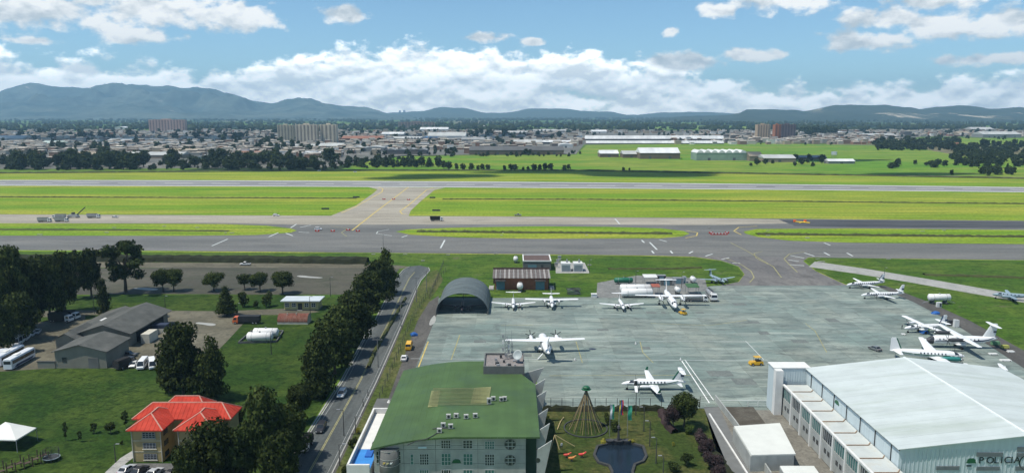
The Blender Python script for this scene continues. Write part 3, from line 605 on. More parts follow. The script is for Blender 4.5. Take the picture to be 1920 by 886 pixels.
tower(747, 815, 228.5, 240.5, 24, (0.28, 0.20, 0.17), (0.10, 0.08, 0.08), 12, 'low reddish row of flats far beyond the silos', 'apartment_row')
tower(1419, 1443, 233, 263, 20, (0.42, 0.32, 0.22), (0.16, 0.13, 0.11), 5, 'beige brick tower with dark strips in the right plain')
tower(1452, 1463, 233, 260, 20, (0.34, 0.13, 0.06), (0.12, 0.06, 0.05), 2, 'bright brick tower at the left of the dark pair')
tower(1464, 1491, 232.5, 260, 22, (0.15, 0.11, 0.11), (0.05, 0.045, 0.05), 5, 'dark brown tower beside the bright brick one')
tower(748, 752, 207, 216, 25, (0.20, 0.21, 0.22), (0.1, 0.1, 0.1), 2, 'left of two tiny towers at the mountain foot')
tower(756, 760, 206.5, 216, 25, (0.20, 0.21, 0.22), (0.1, 0.1, 0.1), 2, 'right of two tiny towers at the mountain foot')
# silos
for i, x in enumerate((766, 772, 778, 784, 790)):
    a = G(x, 269); t = thing('silo', ORDN[i]+' grey grain silo from the left in the row beside the blue roof', 'silo', a, 0, 'grain silos in a row')
    MB().cyl(0, 0, 0, HT(x, 269, 258.5), 3.1, None, 12).obj('shaft', mat('silo_concrete', (0.15, 0.155, 0.16), 0.9, 0.2, .1), t); MB().cyl(0, 0, HT(x, 269, 258.5), HT(x, 269, 257.3), 3.2, .8, 12).obj('cap', mat('silo_concrete', (0,0,0)), t)
a = G(1563, 303); t = thing('water_tower', 'white water tank on a thin stand in the pasture', 'water tower', a)
h = HT(1563, 303, 284); MB().cyl(0, 0, h-5, h, 4.2, 4.2, 12).obj('tank', mat('tank_white', (0.7, 0.7, 0.68), 0.6, 0.1, 0.3), t)
for sx in (-1, 1):
    for sy in (-1, 1): MB().bar((sx*2.6, sy*2.6, 0), (sx*2.2, sy*2.2, h-5), .4).obj('leg', mat('steel_grey', (0.3, 0.31, 0.32), 0.5, 0.15, .5, 0.3), t)
# ---- small houses: 300 singles in front, the rest one mass
def house_mat():
    m = bpy.data.materials.new('house_walls'); m.use_nodes = True; nt = m.node_tree; bs = nt.nodes['Principled BSDF']
    oi = nt.nodes.new('ShaderNodeObjectInfo'); g = nt.nodes.new('ShaderNodeNewGeometry')
    r = mth(nt, 'FRACT', mth(nt, 'ADD', oi.outputs['Random'], g.outputs['Random Per Island']))
    cr = nt.nodes.new('ShaderNodeValToRGB'); nt.links.new(r, cr.inputs[0]); cr.color_ramp.interpolation = 'CONSTANT'
    cols = [(0.36, 0.29, 0.20), (0.22, 0.13, 0.085), (0.52, 0.47, 0.39), (0.28, 0.15, 0.09), (0.42, 0.38, 0.31), (0.12, 0.10, 0.085), (0.28, 0.27, 0.24), (0.64, 0.62, 0.58), (0.30, 0.22, 0.16)]
    while len(cr.color_ramp.elements) < len(cols): cr.color_ramp.elements.new(.5)
    for i, (e, c) in enumerate(zip(cr.color_ramp.elements, cols)): e.position = i/len(cols); e.color = c + (1,)
    nt.links.new(cr.outputs[0], bs.inputs['Base Color']); bs.inputs['Roughness'].default_value = .9
    return m
HWALL = house_mat(); HROOF = mat('house_roof', (0.42, 0.375, 0.31), 0.8, 0.2, 0.2, rand=0.85)
def house_mesh(mb, x, y, w, d, h, rh):
    mb.cur = 0; mb.box(x-w/2, x+w/2, y, y+d, 0, h)
    mb.cur = 1
    mb.add([(x-w/2-.3, y-.4, h+.02), (x+w/2+.3, y-.4, h+.02), (x+w/2+.3, y+d+.4, h+rh), (x-w/2-.3, y+d+.4, h+rh)], [(0,1,2,3)])
rh_ = random.Random(11)
def city_spot():
    while True:
        x = rh_.uniform(-120, 2050); y = 246 + 50*rh_.random()**1.4
        if x < 640: lim = 296 if x > 330 else 290
        elif x < 1090: lim = 286 - (x-640)/450*10
        elif x < 1260: lim = 251
        else: lim = 271
        if x > 1700: lim = 257
        if 1370 > x > 1090 and y < 271 and y > 250: continue
        if y < lim: return x, y
pm = [house_mesh_v for house_mesh_v in []]
protos = []
for k in range(6):
    mb = MB(); house_mesh(mb, 0, 0, 8+2*k % 7, 9+k, 5.5+1.3*(k % 4), .4+.25*(k % 3)); o = mb.obj('house', [HWALL, HROOF]); protos.append(o)
spots = [(rh_.uniform(1255, 1690), rh_.uniform(253, 271)) for _ in range(175)] + [(rh_.uniform(-60, 640), rh_.uniform(246, 300)) for _ in range(95)] + [(rh_.uniform(640, 900), rh_.uniform(262, 291)) for _ in range(36)]
spots.sort(key=lambda s: -s[1])
for i, (x, y) in enumerate(spots[:300]):
    g = G(x, y); o = protos[i] if i < 6 else protos[i % 6].copy()
    if i >= 6: COL.objects.link(o)
    o.location = (g[0], g[1], 0); o.scale = (rh_.uniform(.8, 1.5), rh_.uniform(.8, 1.3), rh_.uniform(.75, 1.35))
    if x > 1200: tag(o, 'small flat roofed house in the dense quarter around the right hand towers', 'house', 'houses around the right hand towers')
    elif x > 640: tag(o, 'small house among the halls below the silos', 'house', 'houses below the silos')
    else: tag(o, 'small house among the sheds and trees of the left district', 'house', 'houses of the left district')
mb = MB()
for k in range(3000):
    x, y = city_spot(); g = G(x, y); house_mesh(mb, g[0], g[1], rh_.uniform(7, 22), rh_.uniform(8, 16), rh_.choice((4, 5, 6, 7, 8, 10)), rh_.uniform(.3, 1.2))
tag(mb.obj('distant_houses', [HWALL, HROOF]), 'mass of small distant houses spreading over the plain', 'houses', kind='stuff')
# ================================================================ trees and shrubs
def leaf_mat(name, a, b, trans=0.15):
    m = bpy.data.materials.new(name); m.use_nodes = True; nt = m.node_tree; bs = nt.nodes['Principled BSDF']
    g = nt.nodes.new('ShaderNodeNewGeometry'); oi = nt.nodes.new('ShaderNodeObjectInfo'); tc = nt.nodes.new('ShaderNodeTexCoord')
    c = mixc(nt, g.outputs['Random Per Island'], a + (1,), b + (1,))
    k = mth(nt, 'MULTIPLY', remap(nt, oi.outputs['Random'], 0, 1, .75, 1.3), remap(nt, noise(nt, tc.outputs['Object'], 6.0, 3), .3, .7, .7, 1.35))
    c = mixc(nt, 1.0, c, comb(nt, k, k, k), 'MULTIPLY')
    nt.links.new(c, bs.inputs['Base Color']); bs.inputs['Roughness'].default_value = .8; bs.inputs['Specular IOR Level'].default_value = .06
    tr = nt.nodes.new('ShaderNodeBsdfTranslucent'); nt.links.new(c, tr.inputs[0]); ms = nt.nodes.new('ShaderNodeMixShader'); ms.inputs[0].default_value = trans
    out = nt.nodes['Material Output']; nt.links.new(bs.outputs[0], ms.inputs[1]); nt.links.new(tr.outputs[0], ms.inputs[2]); nt.links.new(ms.outputs[0], out.inputs[0])
    return m
LF_DARK = leaf_mat('leaves_dark', (0.014, 0.023, 0.007), (0.058, 0.076, 0.020), .15)
LF_MID = leaf_mat('leaves_mid', (0.024, 0.040, 0.012), (0.055, 0.075, 0.022))
LF_LIGHT = leaf_mat('leaves_light', (0.045, 0.075, 0.018), (0.10, 0.15, 0.035), .25)
LF_FAR = leaf_mat('leaves_far', (0.022, 0.034, 0.012), (0.045, 0.062, 0.020), .1)
LF_PURP = leaf_mat('leaves_purple', (0.030, 0.022, 0.022), (0.060, 0.042, 0.042), .1)
LF_YEL = leaf_mat('leaves_yellow', (0.20, 0.19, 0.03), (0.34, 0.32, 0.06), .2)
BARK = mat('bark', (0.085, 0.070, 0.055), 0.9, 0.3, 3.0)
def crown_mesh(kind, n, size, seed):
    """unit tree: height 1, crown about 1 wide; leaf-clump faces through the crown volume"""
    r = random.Random(seed); mb = MB()
    lobes = []
    if kind == 'broad':
        for k in range(24):
            a = k*2.4+r.uniform(-.4, .4); z = .20+.68*((k*7) % 24)/24+r.uniform(-.03, .03); q = r.uniform(.16, .36)
            q *= 1.0 - max(0, z-.5)*1.45; lobes.append((q*math.cos(a), q*math.sin(a), z, r.uniform(.12, .21), r.uniform(.08, .13)))
        lobes.append((0, 0, .50, .30, .28)); lobes.append((0, 0, .80, .17, .16))
    elif kind == 'round':
        for k in range(12):
            a = r.uniform(0, 6.28); q = r.uniform(.15, .32); z = r.uniform(.36, .80)
            lobes.append((q*math.cos(a), q*math.sin(a), z, r.uniform(.15, .22), r.uniform(.12, .18)))
        lobes.append((0, 0, .62, .36, .32))
    elif kind == 'airy':
        for k in range(34):
            a = k*2.4+r.uniform(-.3, .3); z = r.uniform(.26, .93); q = r.uniform(.14, .42)*(1-abs(z-.60)*1.1)
            lobes.append((q*math.cos(a), q*math.sin(a), z, r.uniform(.08, .15), r.uniform(.05, .09)))
    elif kind == 'conifer':
        for k in range(24):
            z = .12+.86*k/24; q = .44*(1-z)**.75+.02; a = k*2.4
            lobes.append((q*.45*math.cos(a), q*.45*math.sin(a), z, q*.75+.03, .07))
    elif kind == 'cypress':
        for k in range(20):
            z = .08+.88*k/20; q = (.44*math.sin(min(1, (1.06-z)*1.5)*1.57))*r.uniform(.75, 1.1); a = r.uniform(0, 6.28)
            lobes.append((q*.35*math.cos(a), q*.35*math.sin(a), z, q*.72+.03, .09))
    elif kind == 'mass':
        for k in range(14):
            a = k*2.4; z = r.uniform(.16, .78); q = r.uniform(.10, .34)*(1-max(0, z-.5)*1.2)
            lobes.append((q*math.cos(a), q*math.sin(a), z, r.uniform(.14, .22), r.uniform(.13, .2)))
        lobes.append((0, 0, .42, .34, .36))
    else:   # shrub
        for k in range(10):
            a = r.uniform(0, 6.28); q = r.uniform(.0, .30); z = r.uniform(.2, .68)
            lobes.append((q*math.cos(a), q*math.sin(a), z, r.uniform(.16, .26), r.uniform(.16, .28)))
    wts = [l[3]**2*l[4] for l in lobes]
    vs = []; fs = []
    for L in r.choices(lobes, wts, k=n):
        u = Vector((r.gauss(0, 1), r.gauss(0, 1), r.gauss(0, 1))).normalized(); q = r.random()**.45
        p = Vector((L[0]+u.x*L[3]*q, L[1]+u.y*L[3]*q, L[2]+u.z*L[4]*q))
        nrm = (u + Vector((r.gauss(0, .5), r.gauss(0, .5), r.gauss(.25, .5)))).normalized()
        t = nrm.cross(Vector((r.gauss(0, 1), r.gauss(0, 1), r.gauss(0, 1)))).normalized(); b = nrm.cross(t)
        s = size*r.uniform(.6, 1.35); s2 = s*r.uniform(.5, .9); o = len(vs)
        vs += [p-t*s, p-b*s2+nrm*s*.15, p+t*s, p+b*s2-nrm*s*.15]; fs.append((o, o+1, o+2, o+3))
    mb.add(vs, fs); return mb, lobes
def trunk_mesh(kind, lobes, seed):
    r = random.Random(seed); mb = MB(); w = .035
    topz = .9 if kind in ('conifer', 'cypress') else .6
    mb.tube([(0, 0, -.01), (.006, .004, .15), (.0, .01, .35), (.01, 0, topz)], [w, w*.75, w*.6, w*.18], 7)
    if kind in ('broad', 'round', 'airy'):
        for L in lobes[:9]:
            z0 = r.uniform(.22, .42); mb.tube([(0, 0, z0), (L[0]*.5, L[1]*.5, (z0+L[2])/2+.02), (L[0], L[1], L[2])], [w*.5, w*.32, w*.1], 5)
    return mb
TREES = {}
def tree_proto(kind, n, size, seed, lf, name):
    key = (kind, n, seed, lf.name)
    if key not in TREES:
        cm, lobes = crown_mesh(kind, n, size, seed)
        t = thing(name, 'tree', 'tree' if kind != 'shrub' else 'shrub')
        trunk_mesh(kind, lobes, seed).obj('trunk' if kind != 'shrub' else 'stem', BARK, t); cm.obj('crown' if kind != 'shrub' else 'foliage', lf, t)
        TREES[key] = [t, False]
    return TREES[key]
def tree(px, yb, yt, wpx, kind, lf, label, seed=1, n=3200, size=.030, group=None, name='tree', rot=None):
    e = tree_proto(kind, n, size, seed, lf, name); o = copy_tree(e[0]) if e[1] else e[0]; e[1] = True
    g = G(px, yb); s = SCL(g[1]); h = HT(px, yb, yt); w = wpx/s
    o.location = (g[0], g[1], 0); o.scale = (w, w, h); o.rotation_euler = (0, 0, seed*1.3+px*.07 if rot is None else rot)
    tag(o, label, None, group); return o
# -- the near left grove and the round trees by the gravel field
NEAR = [
    (22, 622, 450, 96, 'broad', LF_DARK, 'tallest dark tree at the left edge of the photo'),
    (60, 612, 478, 84, 'broad', LF_DARK, 'dark tree right behind the tallest one on the left'),
    (95, 600, 470, 78, 'broad', LF_DARK, 'dark tree above the parked grey trucks'),
    (122, 585, 462, 62, 'broad', LF_DARK, 'dark tree left of the slender forked one'),
    (142, 560, 466, 50, 'airy', LF_DARK, 'open crowned tree with several thin stems in the grove'),
    (172, 556, 460, 56, 'broad', LF_DARK, 'tree with a ragged top just left of the big airy one'),
    (-18, 640, 500, 110, 'broad', LF_DARK, 'dark tree cut by the left edge of the photo'),
    (40, 640, 540, 80, 'broad', LF_DARK, 'lower dark tree over the row of white vans'),
    (8, 665, 560, 66, 'broad', LF_DARK, 'dark tree behind the coaches at the left edge'),
    (236, 549, 448, 108, 'airy', LF_MID, 'big airy tree with branching trunk beside the gravel field'),
    (197, 590, 518, 32, 'cypress', LF_DARK, 'narrow dark cypress beside the lamp on the left lawn'),
    (306, 547, 500, 40, 'round', LF_DARK, 'left half of the twin round trees by the gravel'),
    (326, 546, 500, 44, 'round', LF_DARK, 'right half of the twin round trees by the gravel'),
    (401, 545, 506, 46, 'round', LF_DARK, 'single round tree right of the twin ones'),
    (459, 543, 510, 34, 'round', LF_DARK, 'small round tree, first of three beside the gravel'),
    (488, 546, 507, 42, 'round', LF_DARK, 'round tree, middle of three beside the gravel'),
    (530, 551, 505, 50, 'round', LF_DARK, 'widest round tree, last of three beside the gravel'),
    (425, 592, 534, 44, 'conifer', LF_DARK, 'dark conifer at the corner of the yard'),
    (455, 576, 540, 26, 'shrub', LF_MID, 'light green bushy sapling behind the dark conifer'),
    (500, 575, 539, 27, 'shrub', LF_MID, 'light green bushy sapling left of the yellow kiosk'),
    (481, 577, 560, 14, 'shrub', LF_DARK, 'small dark bush between the two light saplings'),
    (345, 752, 596, 104, 'broad', LF_DARK, 'huge dark tree beside the yard, left of two'),
    (398, 752, 626, 70, 'cypress', LF_DARK, 'dark tree right of the huge one beside the yard'),
    (318, 735, 660, 60, 'broad', LF_DARK, 'dark lower tree left of the huge one by the white vans'),
    (726, 552, 462, 56, 'cypress', LF_DARK, 'pointed dark tree at the far end of the road row'),
    (708, 575, 482, 74, 'broad', LF_DARK, 'dark tree second from the far end of the road row'),
    (690, 600, 505, 84, 'broad', LF_DARK, 'dark tree third from the far end of the road row'),
    (660, 610, 538, 60, 'broad', LF_MID, 'greener tree behind the road row near the kiosk'),
    (668, 645, 545, 90, 'broad', LF_DARK, 'dark tree in the middle of the road row'),
    (640, 668, 566, 92, 'broad', LF_DARK, 'wide dark tree in the road row right of the rusty hut'),
    (628, 700, 590, 96, 'broad', LF_DARK, 'dark tree second from the near end of the road row'),
    (602, 742, 618, 88, 'cypress', LF_DARK, 'dark tree with bare trunk at the near end of the road row'),
    (566, 792, 712, 58, 'round', LF_DARK, 'round dark tree beside the near road'),
    (497, 900, 716, 118, 'broad', LF_DARK, 'large olive tree in front of the red roofed block'),
    (545, 862, 750, 92, 'broad', LF_DARK, 'dark tree over the kerb beside the dark car'),
    (402, 930, 776, 118, 'broad', LF_DARK, 'dark tree at the bottom edge below the red roof'),
    (452, 915, 790, 100, 'broad', LF_MID, 'olive tree in the middle of the bottom left clump'),
    (530, 940, 800, 100, 'broad', LF_DARK, 'dark tree at the bottom edge beside the road'),
    (355, 960, 830, 80, 'broad', LF_DARK, 'dark tree at the bottom edge left of the clump'),
    (440, 800, 752, 40, 'shrub', LF_DARK, 'dark bush right of the red roof'),
    (1283, 803, 731, 66, 'round', LF_DARK, 'round dark ficus by the apron fence'),
    (1262, 806, 752, 40, 'round', LF_PURP, 'purplish shrub leaning on the ficus'),
    (1294, 812, 790, 28, 'shrub', LF_LIGHT, 'bright green bush in front of the ficus'),
    (1310, 830, 800, 34, 'shrub', LF_PURP, 'purplish bush, first along the garden path'),
    (1322, 850, 815, 40, 'shrub', LF_PURP, 'purplish bush, second along the garden path'),
    (1338, 880, 838, 44, 'shrub', LF_PURP, 'purplish bush, third along the garden path'),
    (1348, 905, 860, 40, 'shrub', LF_PURP, 'purplish bush at the bottom of the garden path'),
    (1287, 872, 846, 28, 'round', LF_MID, 'clipped green bush in the lower garden bed'),
    (1262, 884, 862, 30, 'shrub', LF_MID, 'low mixed bush in the lower garden bed'),
    (1138, 795, 768, 20, 'shrub', LF_DARK, 'dark bush right of the rope cone'),
    (1150, 806, 784, 26, 'shrub', LF_DARK, 'dark bush below the flags'),
    (1130, 832, 820, 16, 'shrub', LF_YEL, 'yellow bush left of the fountain head'),
    (1184, 832, 820, 18, 'shrub', LF_YEL, 'yellow bush right of the fountain head'),
    (1027, 786, 774, 9, 'shrub', LF_YEL, 'small yellow shrub beside the green building'),
    (1262, 836, 825, 6, 'shrub', LF_YEL, 'tiny yellow shrub alone on the garden lawn'),
    (662, 838, 812, 20, 'shrub', LF_DARK, 'dark bush beside the white walled annex'),
    (672, 812, 798, 14, 'shrub', LF_YEL, 'yellow green bush behind the annex'),
    (648, 892, 862, 20, 'shrub', LF_DARK, 'dark bush at the bottom by the road verge'),
    (208, 812, 790, 24, 'round', LF_DARK, 'dense dark bush on the playground lawn'),
    (176, 812, 792, 17, 'airy', LF_MID, 'thin young tree left of the dense bush'),
    (124, 826, 788, 10, 'airy', LF_MID, 'slender young tree on the playground lawn'),
    (228, 833, 822, 8, 'shrub', LF_DARK, 'small dark bush by the path to the red roofed block'),
    (236, 800, 768, 16, 'airy', LF_MID, 'light leaved sapling at the corner of the red roofed block'),
    (150, 828, 806, 12, 'airy', LF_MID, 'thin sapling between the slender tree and the bush')]
for i, (x, yb, yt, w, kd, lf, lab) in enumerate(NEAR):
    small = w < 36
    tree(x, yb, yt, w, kd, lf, lab, seed=1+i % (2 if small else 4), n=900 if small else (4200 if kd == 'airy' else 6500), size=.05 if small else (.026 if kd == 'airy' else .026), name={'shrub': 'shrub', 'conifer': 'conifer', 'cypress': 'conifer'}.get(kd, 'tree'))
# hedge along the apron fence and garden beds
# -- trees beyond the runway
rt = random.Random(23)
FARV = []; FARF = []
def belt(n, xr, yr, hr, wr, label=None, group=None, kinds=('mass', 'broad', 'mass', 'cypress'), lf=None):
    if label is None:          # too many and too small to tell apart: joined into one wood
        cms = [crown_mesh(k, 150, .13, sd)[0] for k, sd in (('mass', 1), ('broad', 2), ('cypress', 1))]
        for i in range(n):
            x = rt.uniform(*xr); yb = rt.uniform(*yr); g = G(x, yb); h = rt.uniform(*hr)/SCL(g[1]); w = h*rt.uniform(*wr); cm = rt.choice(cms); o = len(FARV); a = rt.uniform(0, 6.28); ca, sa = math.cos(a)*w, math.sin(a)*w
            FARV.extend((g[0]+v[0]*ca-v[1]*sa, g[1]+v[0]*sa+v[1]*ca, v[2]*h) for v in cm.v); FARF.extend(tuple(q+o for q in f) for f in cm.f)
        return
    for i in range(n):
        x = rt.uniform(*xr); t = rt.random(); yb = yr[0]+(yr[1]-yr[0])*t; hh = rt.uniform(*hr)
        tree(x, yb, yb-hh, hh*rt.uniform(*wr), rt.choice(kinds), lf or LF_FAR, label, seed=rt.randint(1, 3), n=620, size=.07, group=group, name='far_tree')
belt(74, (-30, 640), (303, 318), (12, 32), (.85, 1.35), 'dark tree of the belt along the far left airfield edge', 'trees along the far left airfield edge')
belt(18, (30, 270), (312, 319), (26, 40), (.75, 1.1), 'tall dark tree of the left clump at the airfield edge', 'tall trees of the left airfield clump')
belt(10, (90, 190), (278, 286), (14, 22), (.8, 1.2), 'tree of the green wood behind the left belt', 'trees of the wood behind the left belt')
belt(14, (480, 600), (268, 284), (12, 22), (.6, 1.0), 'tree at the foot of the beige towers', 'trees at the foot of the beige towers')
belt(12, (900, 1090), (250, 262), (9, 17), (.8, 1.3), 'tree of the wood behind the long brown shed', 'trees behind the long brown shed')
belt(12, (1505, 1565), (250, 257), (14, 20), (.9, 1.3), 'tree of the dark round wood right of the towers', 'trees of the round wood by the towers')
belt(70, (1780, 1990), (278, 314), (10, 20), (.9, 1.3), 'dark tree of the thick wood at the right edge', 'trees of the thick right edge wood')
belt(10, (1840, 1900), (322, 330), (12, 22), (.9, 1.3), 'dark tree of the small clump by the runway on the right', 'trees of the right runway clump')
belt(16, (1670, 1840), (305, 316), (8, 15), (.9, 1.4), 'rounded tree in the pasture hedge on the right', 'trees of the right pasture hedge')
belt(18, (1370, 1560), (296, 312), (6, 14), (.9, 1.3), 'tree about the farm sheds in the pasture', 'trees about the pasture farm')
belt(150, (-40, 640), (252, 300), (6, 17), (.7, 1.3)); belt(120, (-40, 640), (240, 262), (4, 10), (.8, 1.4)); belt(110, (640, 1000), (250, 296), (5, 13), (.7, 1.3)); belt(60, (880, 1090), (286, 294), (4, 8), (.8, 1.3)); belt(60, (640, 1290), (240, 256), (4, 9), (.7, 1.3))
belt(150, (1640, 1800), (266, 282), (6, 14), (.9, 1.4)); belt(170, (1790, 2010), (272, 314), (7, 15), (.9, 1.5)); belt(150, (-60, 650), (306, 319), (5, 13), (.9, 1.6)); belt(200, (-60, 2000), (242, 250), (4, 9), (.8, 1.6)); belt(90, (1250, 1720), (250, 272), (3, 8), (.8, 1.4)); belt(60, (1700, 2000), (244, 262), (4, 9), (.8, 1.4)); belt(60, (640, 780), (298, 316), (6, 12), (.9, 1.4))
_m = MB(); _m.add(FARV, FARF); tag(_m.obj('distant_trees', LF_FAR), 'scattered small dark trees among the far houses and halls', 'trees', kind='stuff')
ROW = [(653, 314, 18), (668, 313, 14), (679, 314, 18), (700, 313, 20), (712, 312, 14), (724, 313, 22), (737, 312, 16), (757, 313, 20), (767, 313, 16), (780, 314, 18), (791, 313, 21), (805, 313, 19), (822, 313, 24), (832, 316, 16), (841, 318, 18), (856, 318, 13), (868, 319, 14), (884, 319, 14), (896, 319, 11), (904, 319, 13), (915, 319, 13),
       (946, 320, 11), (958, 319, 13), (966, 320, 13), (981, 320, 9), (990, 319, 8), (1002, 320, 15), (1012, 320, 13), (1022, 319, 15), (1032, 319, 14), (1058, 319, 12), (1066, 318, 11), (1169, 321, 9), (1180, 321, 7), (1490, 311, 9), (1540, 306, 12), (1784, 328, 12)]
for i, (x, yb, h) in enumerate(ROW):
    tree(x, yb, yb-h, h*(1.0 if i % 3 else .8), ('mass', 'broad', 'conifer')[i % 3 if i < 14 else i % 2], LF_FAR, ('dark tree in the loose row across the runway, %s from its left end' % ORDN[i] if i < 20 else 'dark tree right of the gap in the row across the runway, %s from the gap' % ORDN[i-21] if 20 < i < 32 else ('last tree before the gap in the row across the runway', 'left bush of two alone on the far strip edge', 'right bush of two alone on the far strip edge', 'lone tree beside the pasture farm', 'lone tree right of the pasture farm', 'lone low tree by the far right runway edge')[0 if i == 20 else i-31]), seed=1+i % 3, n=620, size=.075, group='loose row of trees across the runway', name='far_tree')
# -- woods on the horizon, uncountable: one mass of small crowns
mb = MB(); rw_ = random.Random(5)
def blob(x, y, w, h):
    n = 6; rings = [[(x+w*q*math.cos(k*6.283/n+j), y+w*q*math.sin(k*6.283/n+j), z*h) for k in range(n)] for j, (q, z) in enumerate(((.35, .0), (.5, .35), (.42, .7), (.12, 1.0)))]
    mb.loft(rings)
for k in range(9000):
    u = rw_.random(); py = 217.0 + 29*u**1.35; px = rw_.uniform(-150, 2080)
    bandk = math.sin(px*.013+py*.9)+math.sin(px*.031-py*.5)+math.sin(px*.005+py*1.7)*.8
    if bandk < (-.9 if py < 227 else -.25): continue
    g = G(px, py); blob(g[0], g[1], rw_.uniform(12, 34)*(1 if py > 226 else 2.4), rw_.uniform(10, 26))
tag(mb.obj('distant_woods', LF_FAR, None, True), 'dark belts of distant trees below the mountains', 'woods', kind='stuff')
# ================================================================ near buildings
def W(px, py, Y):
    """photo pixel -> (x, z) on the upright plane at distance Y"""
    u = (px-960.0)/FPX; v = -(py-443.0)/FPX; t = Y/(CT+v*ST); return u*t, HC+t*(-ST+v*CT)
GLASS = mat('dark_glass', (0.035, 0.042, 0.048), 0.12, 0.2, 0.5, spec=0.6)
TEAL = mat('teal_glass', (0.06, 0.16, 0.15), 0.15, 0.3, 0.4, spec=0.6)
WHT = mat('white_wall', (0.62, 0.63, 0.61), 0.7, 0.10, 0.5, dirt=((0.42, 0.42, 0.39), 0.4))
FRAME = mat('window_frame', (0.42, 0.44, 0.44), 0.5, 0.1, 1)
STEEL = mat('steel_grey', (0.3, 0.31, 0.32), 0.5, 0.15, .5, 0.3)
DARKST = mat('dark_steel', (0.05, 0.052, 0.055), 0.6, 0.2, 0.5)
TANKW = mat('tank_white', (0.7, 0.7, 0.68), 0.5, 0.1, 0.3)
CONCW = mat('concrete_wall', (0.34, 0.355, 0.335), 0.85, 0.22, 0.35, dirt=((0.22, 0.235, 0.22), 0.5, (1, 1, .35), .6))
CONCD = mat('concrete_dark', (0.12, 0.125, 0.12), 0.85, 0.25, 0.4)
BRICK = mat('brick_wall', (0.24, 0.095, 0.055), 0.85, 0.25, 0.8)
OCHRE = mat('ochre_plaster', (0.33, 0.26, 0.12), 0.85, 0.15, 0.4)
REDT = mat('red_roof', (0.47, 0.058, 0.036), 0.85, 0.26, 0.4, spec=0.12, dirt=((0.36, 0.03, 0.022), 0.35))
CREAMP = mat('cream_plaster', (0.50, 0.48, 0.40), 0.85, 0.12, 0.4)
SLATE = mat('fibre_cement_roof', (0.085, 0.088, 0.080), 0.9, 0.3, 0.3, dirt=((0.16, 0.155, 0.14), 0.25, (1, 1, 1), .6))
GREENR = mat('green_roof', (0.060, 0.112, 0.036), 0.7, 0.24, 0.14, dirt=((0.045, 0.085, 0.048), 0.10, (1, 1, 1), .8), rand=.05)
SKYL = mat('tan_skylight', (0.19, 0.20, 0.085), 0.7, 0.3, 0.5, streak=(4, .5, 1))
PARAPW = mat('parapet_white', (0.66, 0.66, 0.63), 0.75, 0.1, 0.5)
POOLB = mat('blue_roof_membrane', (0.05, 0.24, 0.60), 0.5, 0.12, 0.5)
EMBG = mat('emblem_green', (0.015, 0.10, 0.045), 0.5, 0.1, 1)
BLUED = mat('blue_door', (0.12, 0.22, 0.26), 0.6, 0.15, 0.6)
def gable(name, label, cat, x0, x1, y0, y1, eave, ridge, axis, wallm, roofm, over=.6, rz=0.0, ribs=0):
    """gabled shed: walls, two end gables, two roof slopes; ridge along axis"""
    t = thing(name, label, cat, ((x0+x1)/2, (y0+y1)/2, 0), rz); w = (x1-x0)/2; d = (y1-y0)/2
    MB().box(-w, w, -d, d, 0, eave).obj('wall', wallm, t)
    if axis == 'x':
        for s in (-1, 1): MB().add([(s*w, -d, eave), (s*w, d, eave), (s*w, 0, ridge-.1), (s*(w-.2), -d, eave), (s*(w-.2), d, eave), (s*(w-.2), 0, ridge-.1)], [(0,1,2), (3,5,4), (0,2,5,3), (1,4,5,2)]).obj('gable', wallm, t)
        for s in (-1, 1): MB().hexa([(-w-over, 0, ridge), (w+over, 0, ridge), (w+over, s*(d+over), eave-.15), (-w-over, s*(d+over), eave-.15)], [(-w-over, 0, ridge+.18), (w+over, 0, ridge+.18), (w+over, s*(d+over), eave+.03), (-w-over, s*(d+over), eave+.03)]).obj('roof_slope', roofm, t)
    else:
        for s in (-1, 1): MB().add([(-w, s*d, eave), (w, s*d, eave), (0, s*d, ridge-.1), (-w, s*(d-.2), eave), (w, s*(d-.2), eave), (0, s*(d-.2), ridge-.1)], [(0,1,2), (3,5,4), (0,2,5,3), (1,4,5,2)]).obj('gable', wallm, t)
        for s in (-1, 1): MB().hexa([(0, -d-over, ridge), (0, d+over, ridge), (s*(w+over), d+over, eave-.15), (s*(w+over), -d-over, eave-.15)], [(0, -d-over, ridge+.18), (0, d+over, ridge+.18), (s*(w+over), d+over, eave+.03), (s*(w+over), -d-over, eave+.03)]).obj('roof_slope', roofm, t)
    return t
def window(parent, x0, x1, z0, z1, y, cols, rows, glass=None, fm=None, out=-1):
    """window in a wall facing -y: pane with frame bars proud of the wall"""
    p = MB().box(x0, x1, y+out*.02, y+.05, z0, z1).obj('window', glass or GLASS, parent)
    b = .06
    for i in range(cols+1): xx = x0+(x1-x0)*i/cols; MB().box(xx-b, xx+b, y+out*.09, y+out*.022, z0-b, z1+b).obj('frame', fm or FRAME, p)
    for i in range(rows+1): zz = z0+(z1-z0)*i/rows; MB().box(x0-b, x1+b, y+out*.075, y+out*.024, zz-b*.8, zz+b*.8).obj('glazing_bar', fm or FRAME, p)
    return p
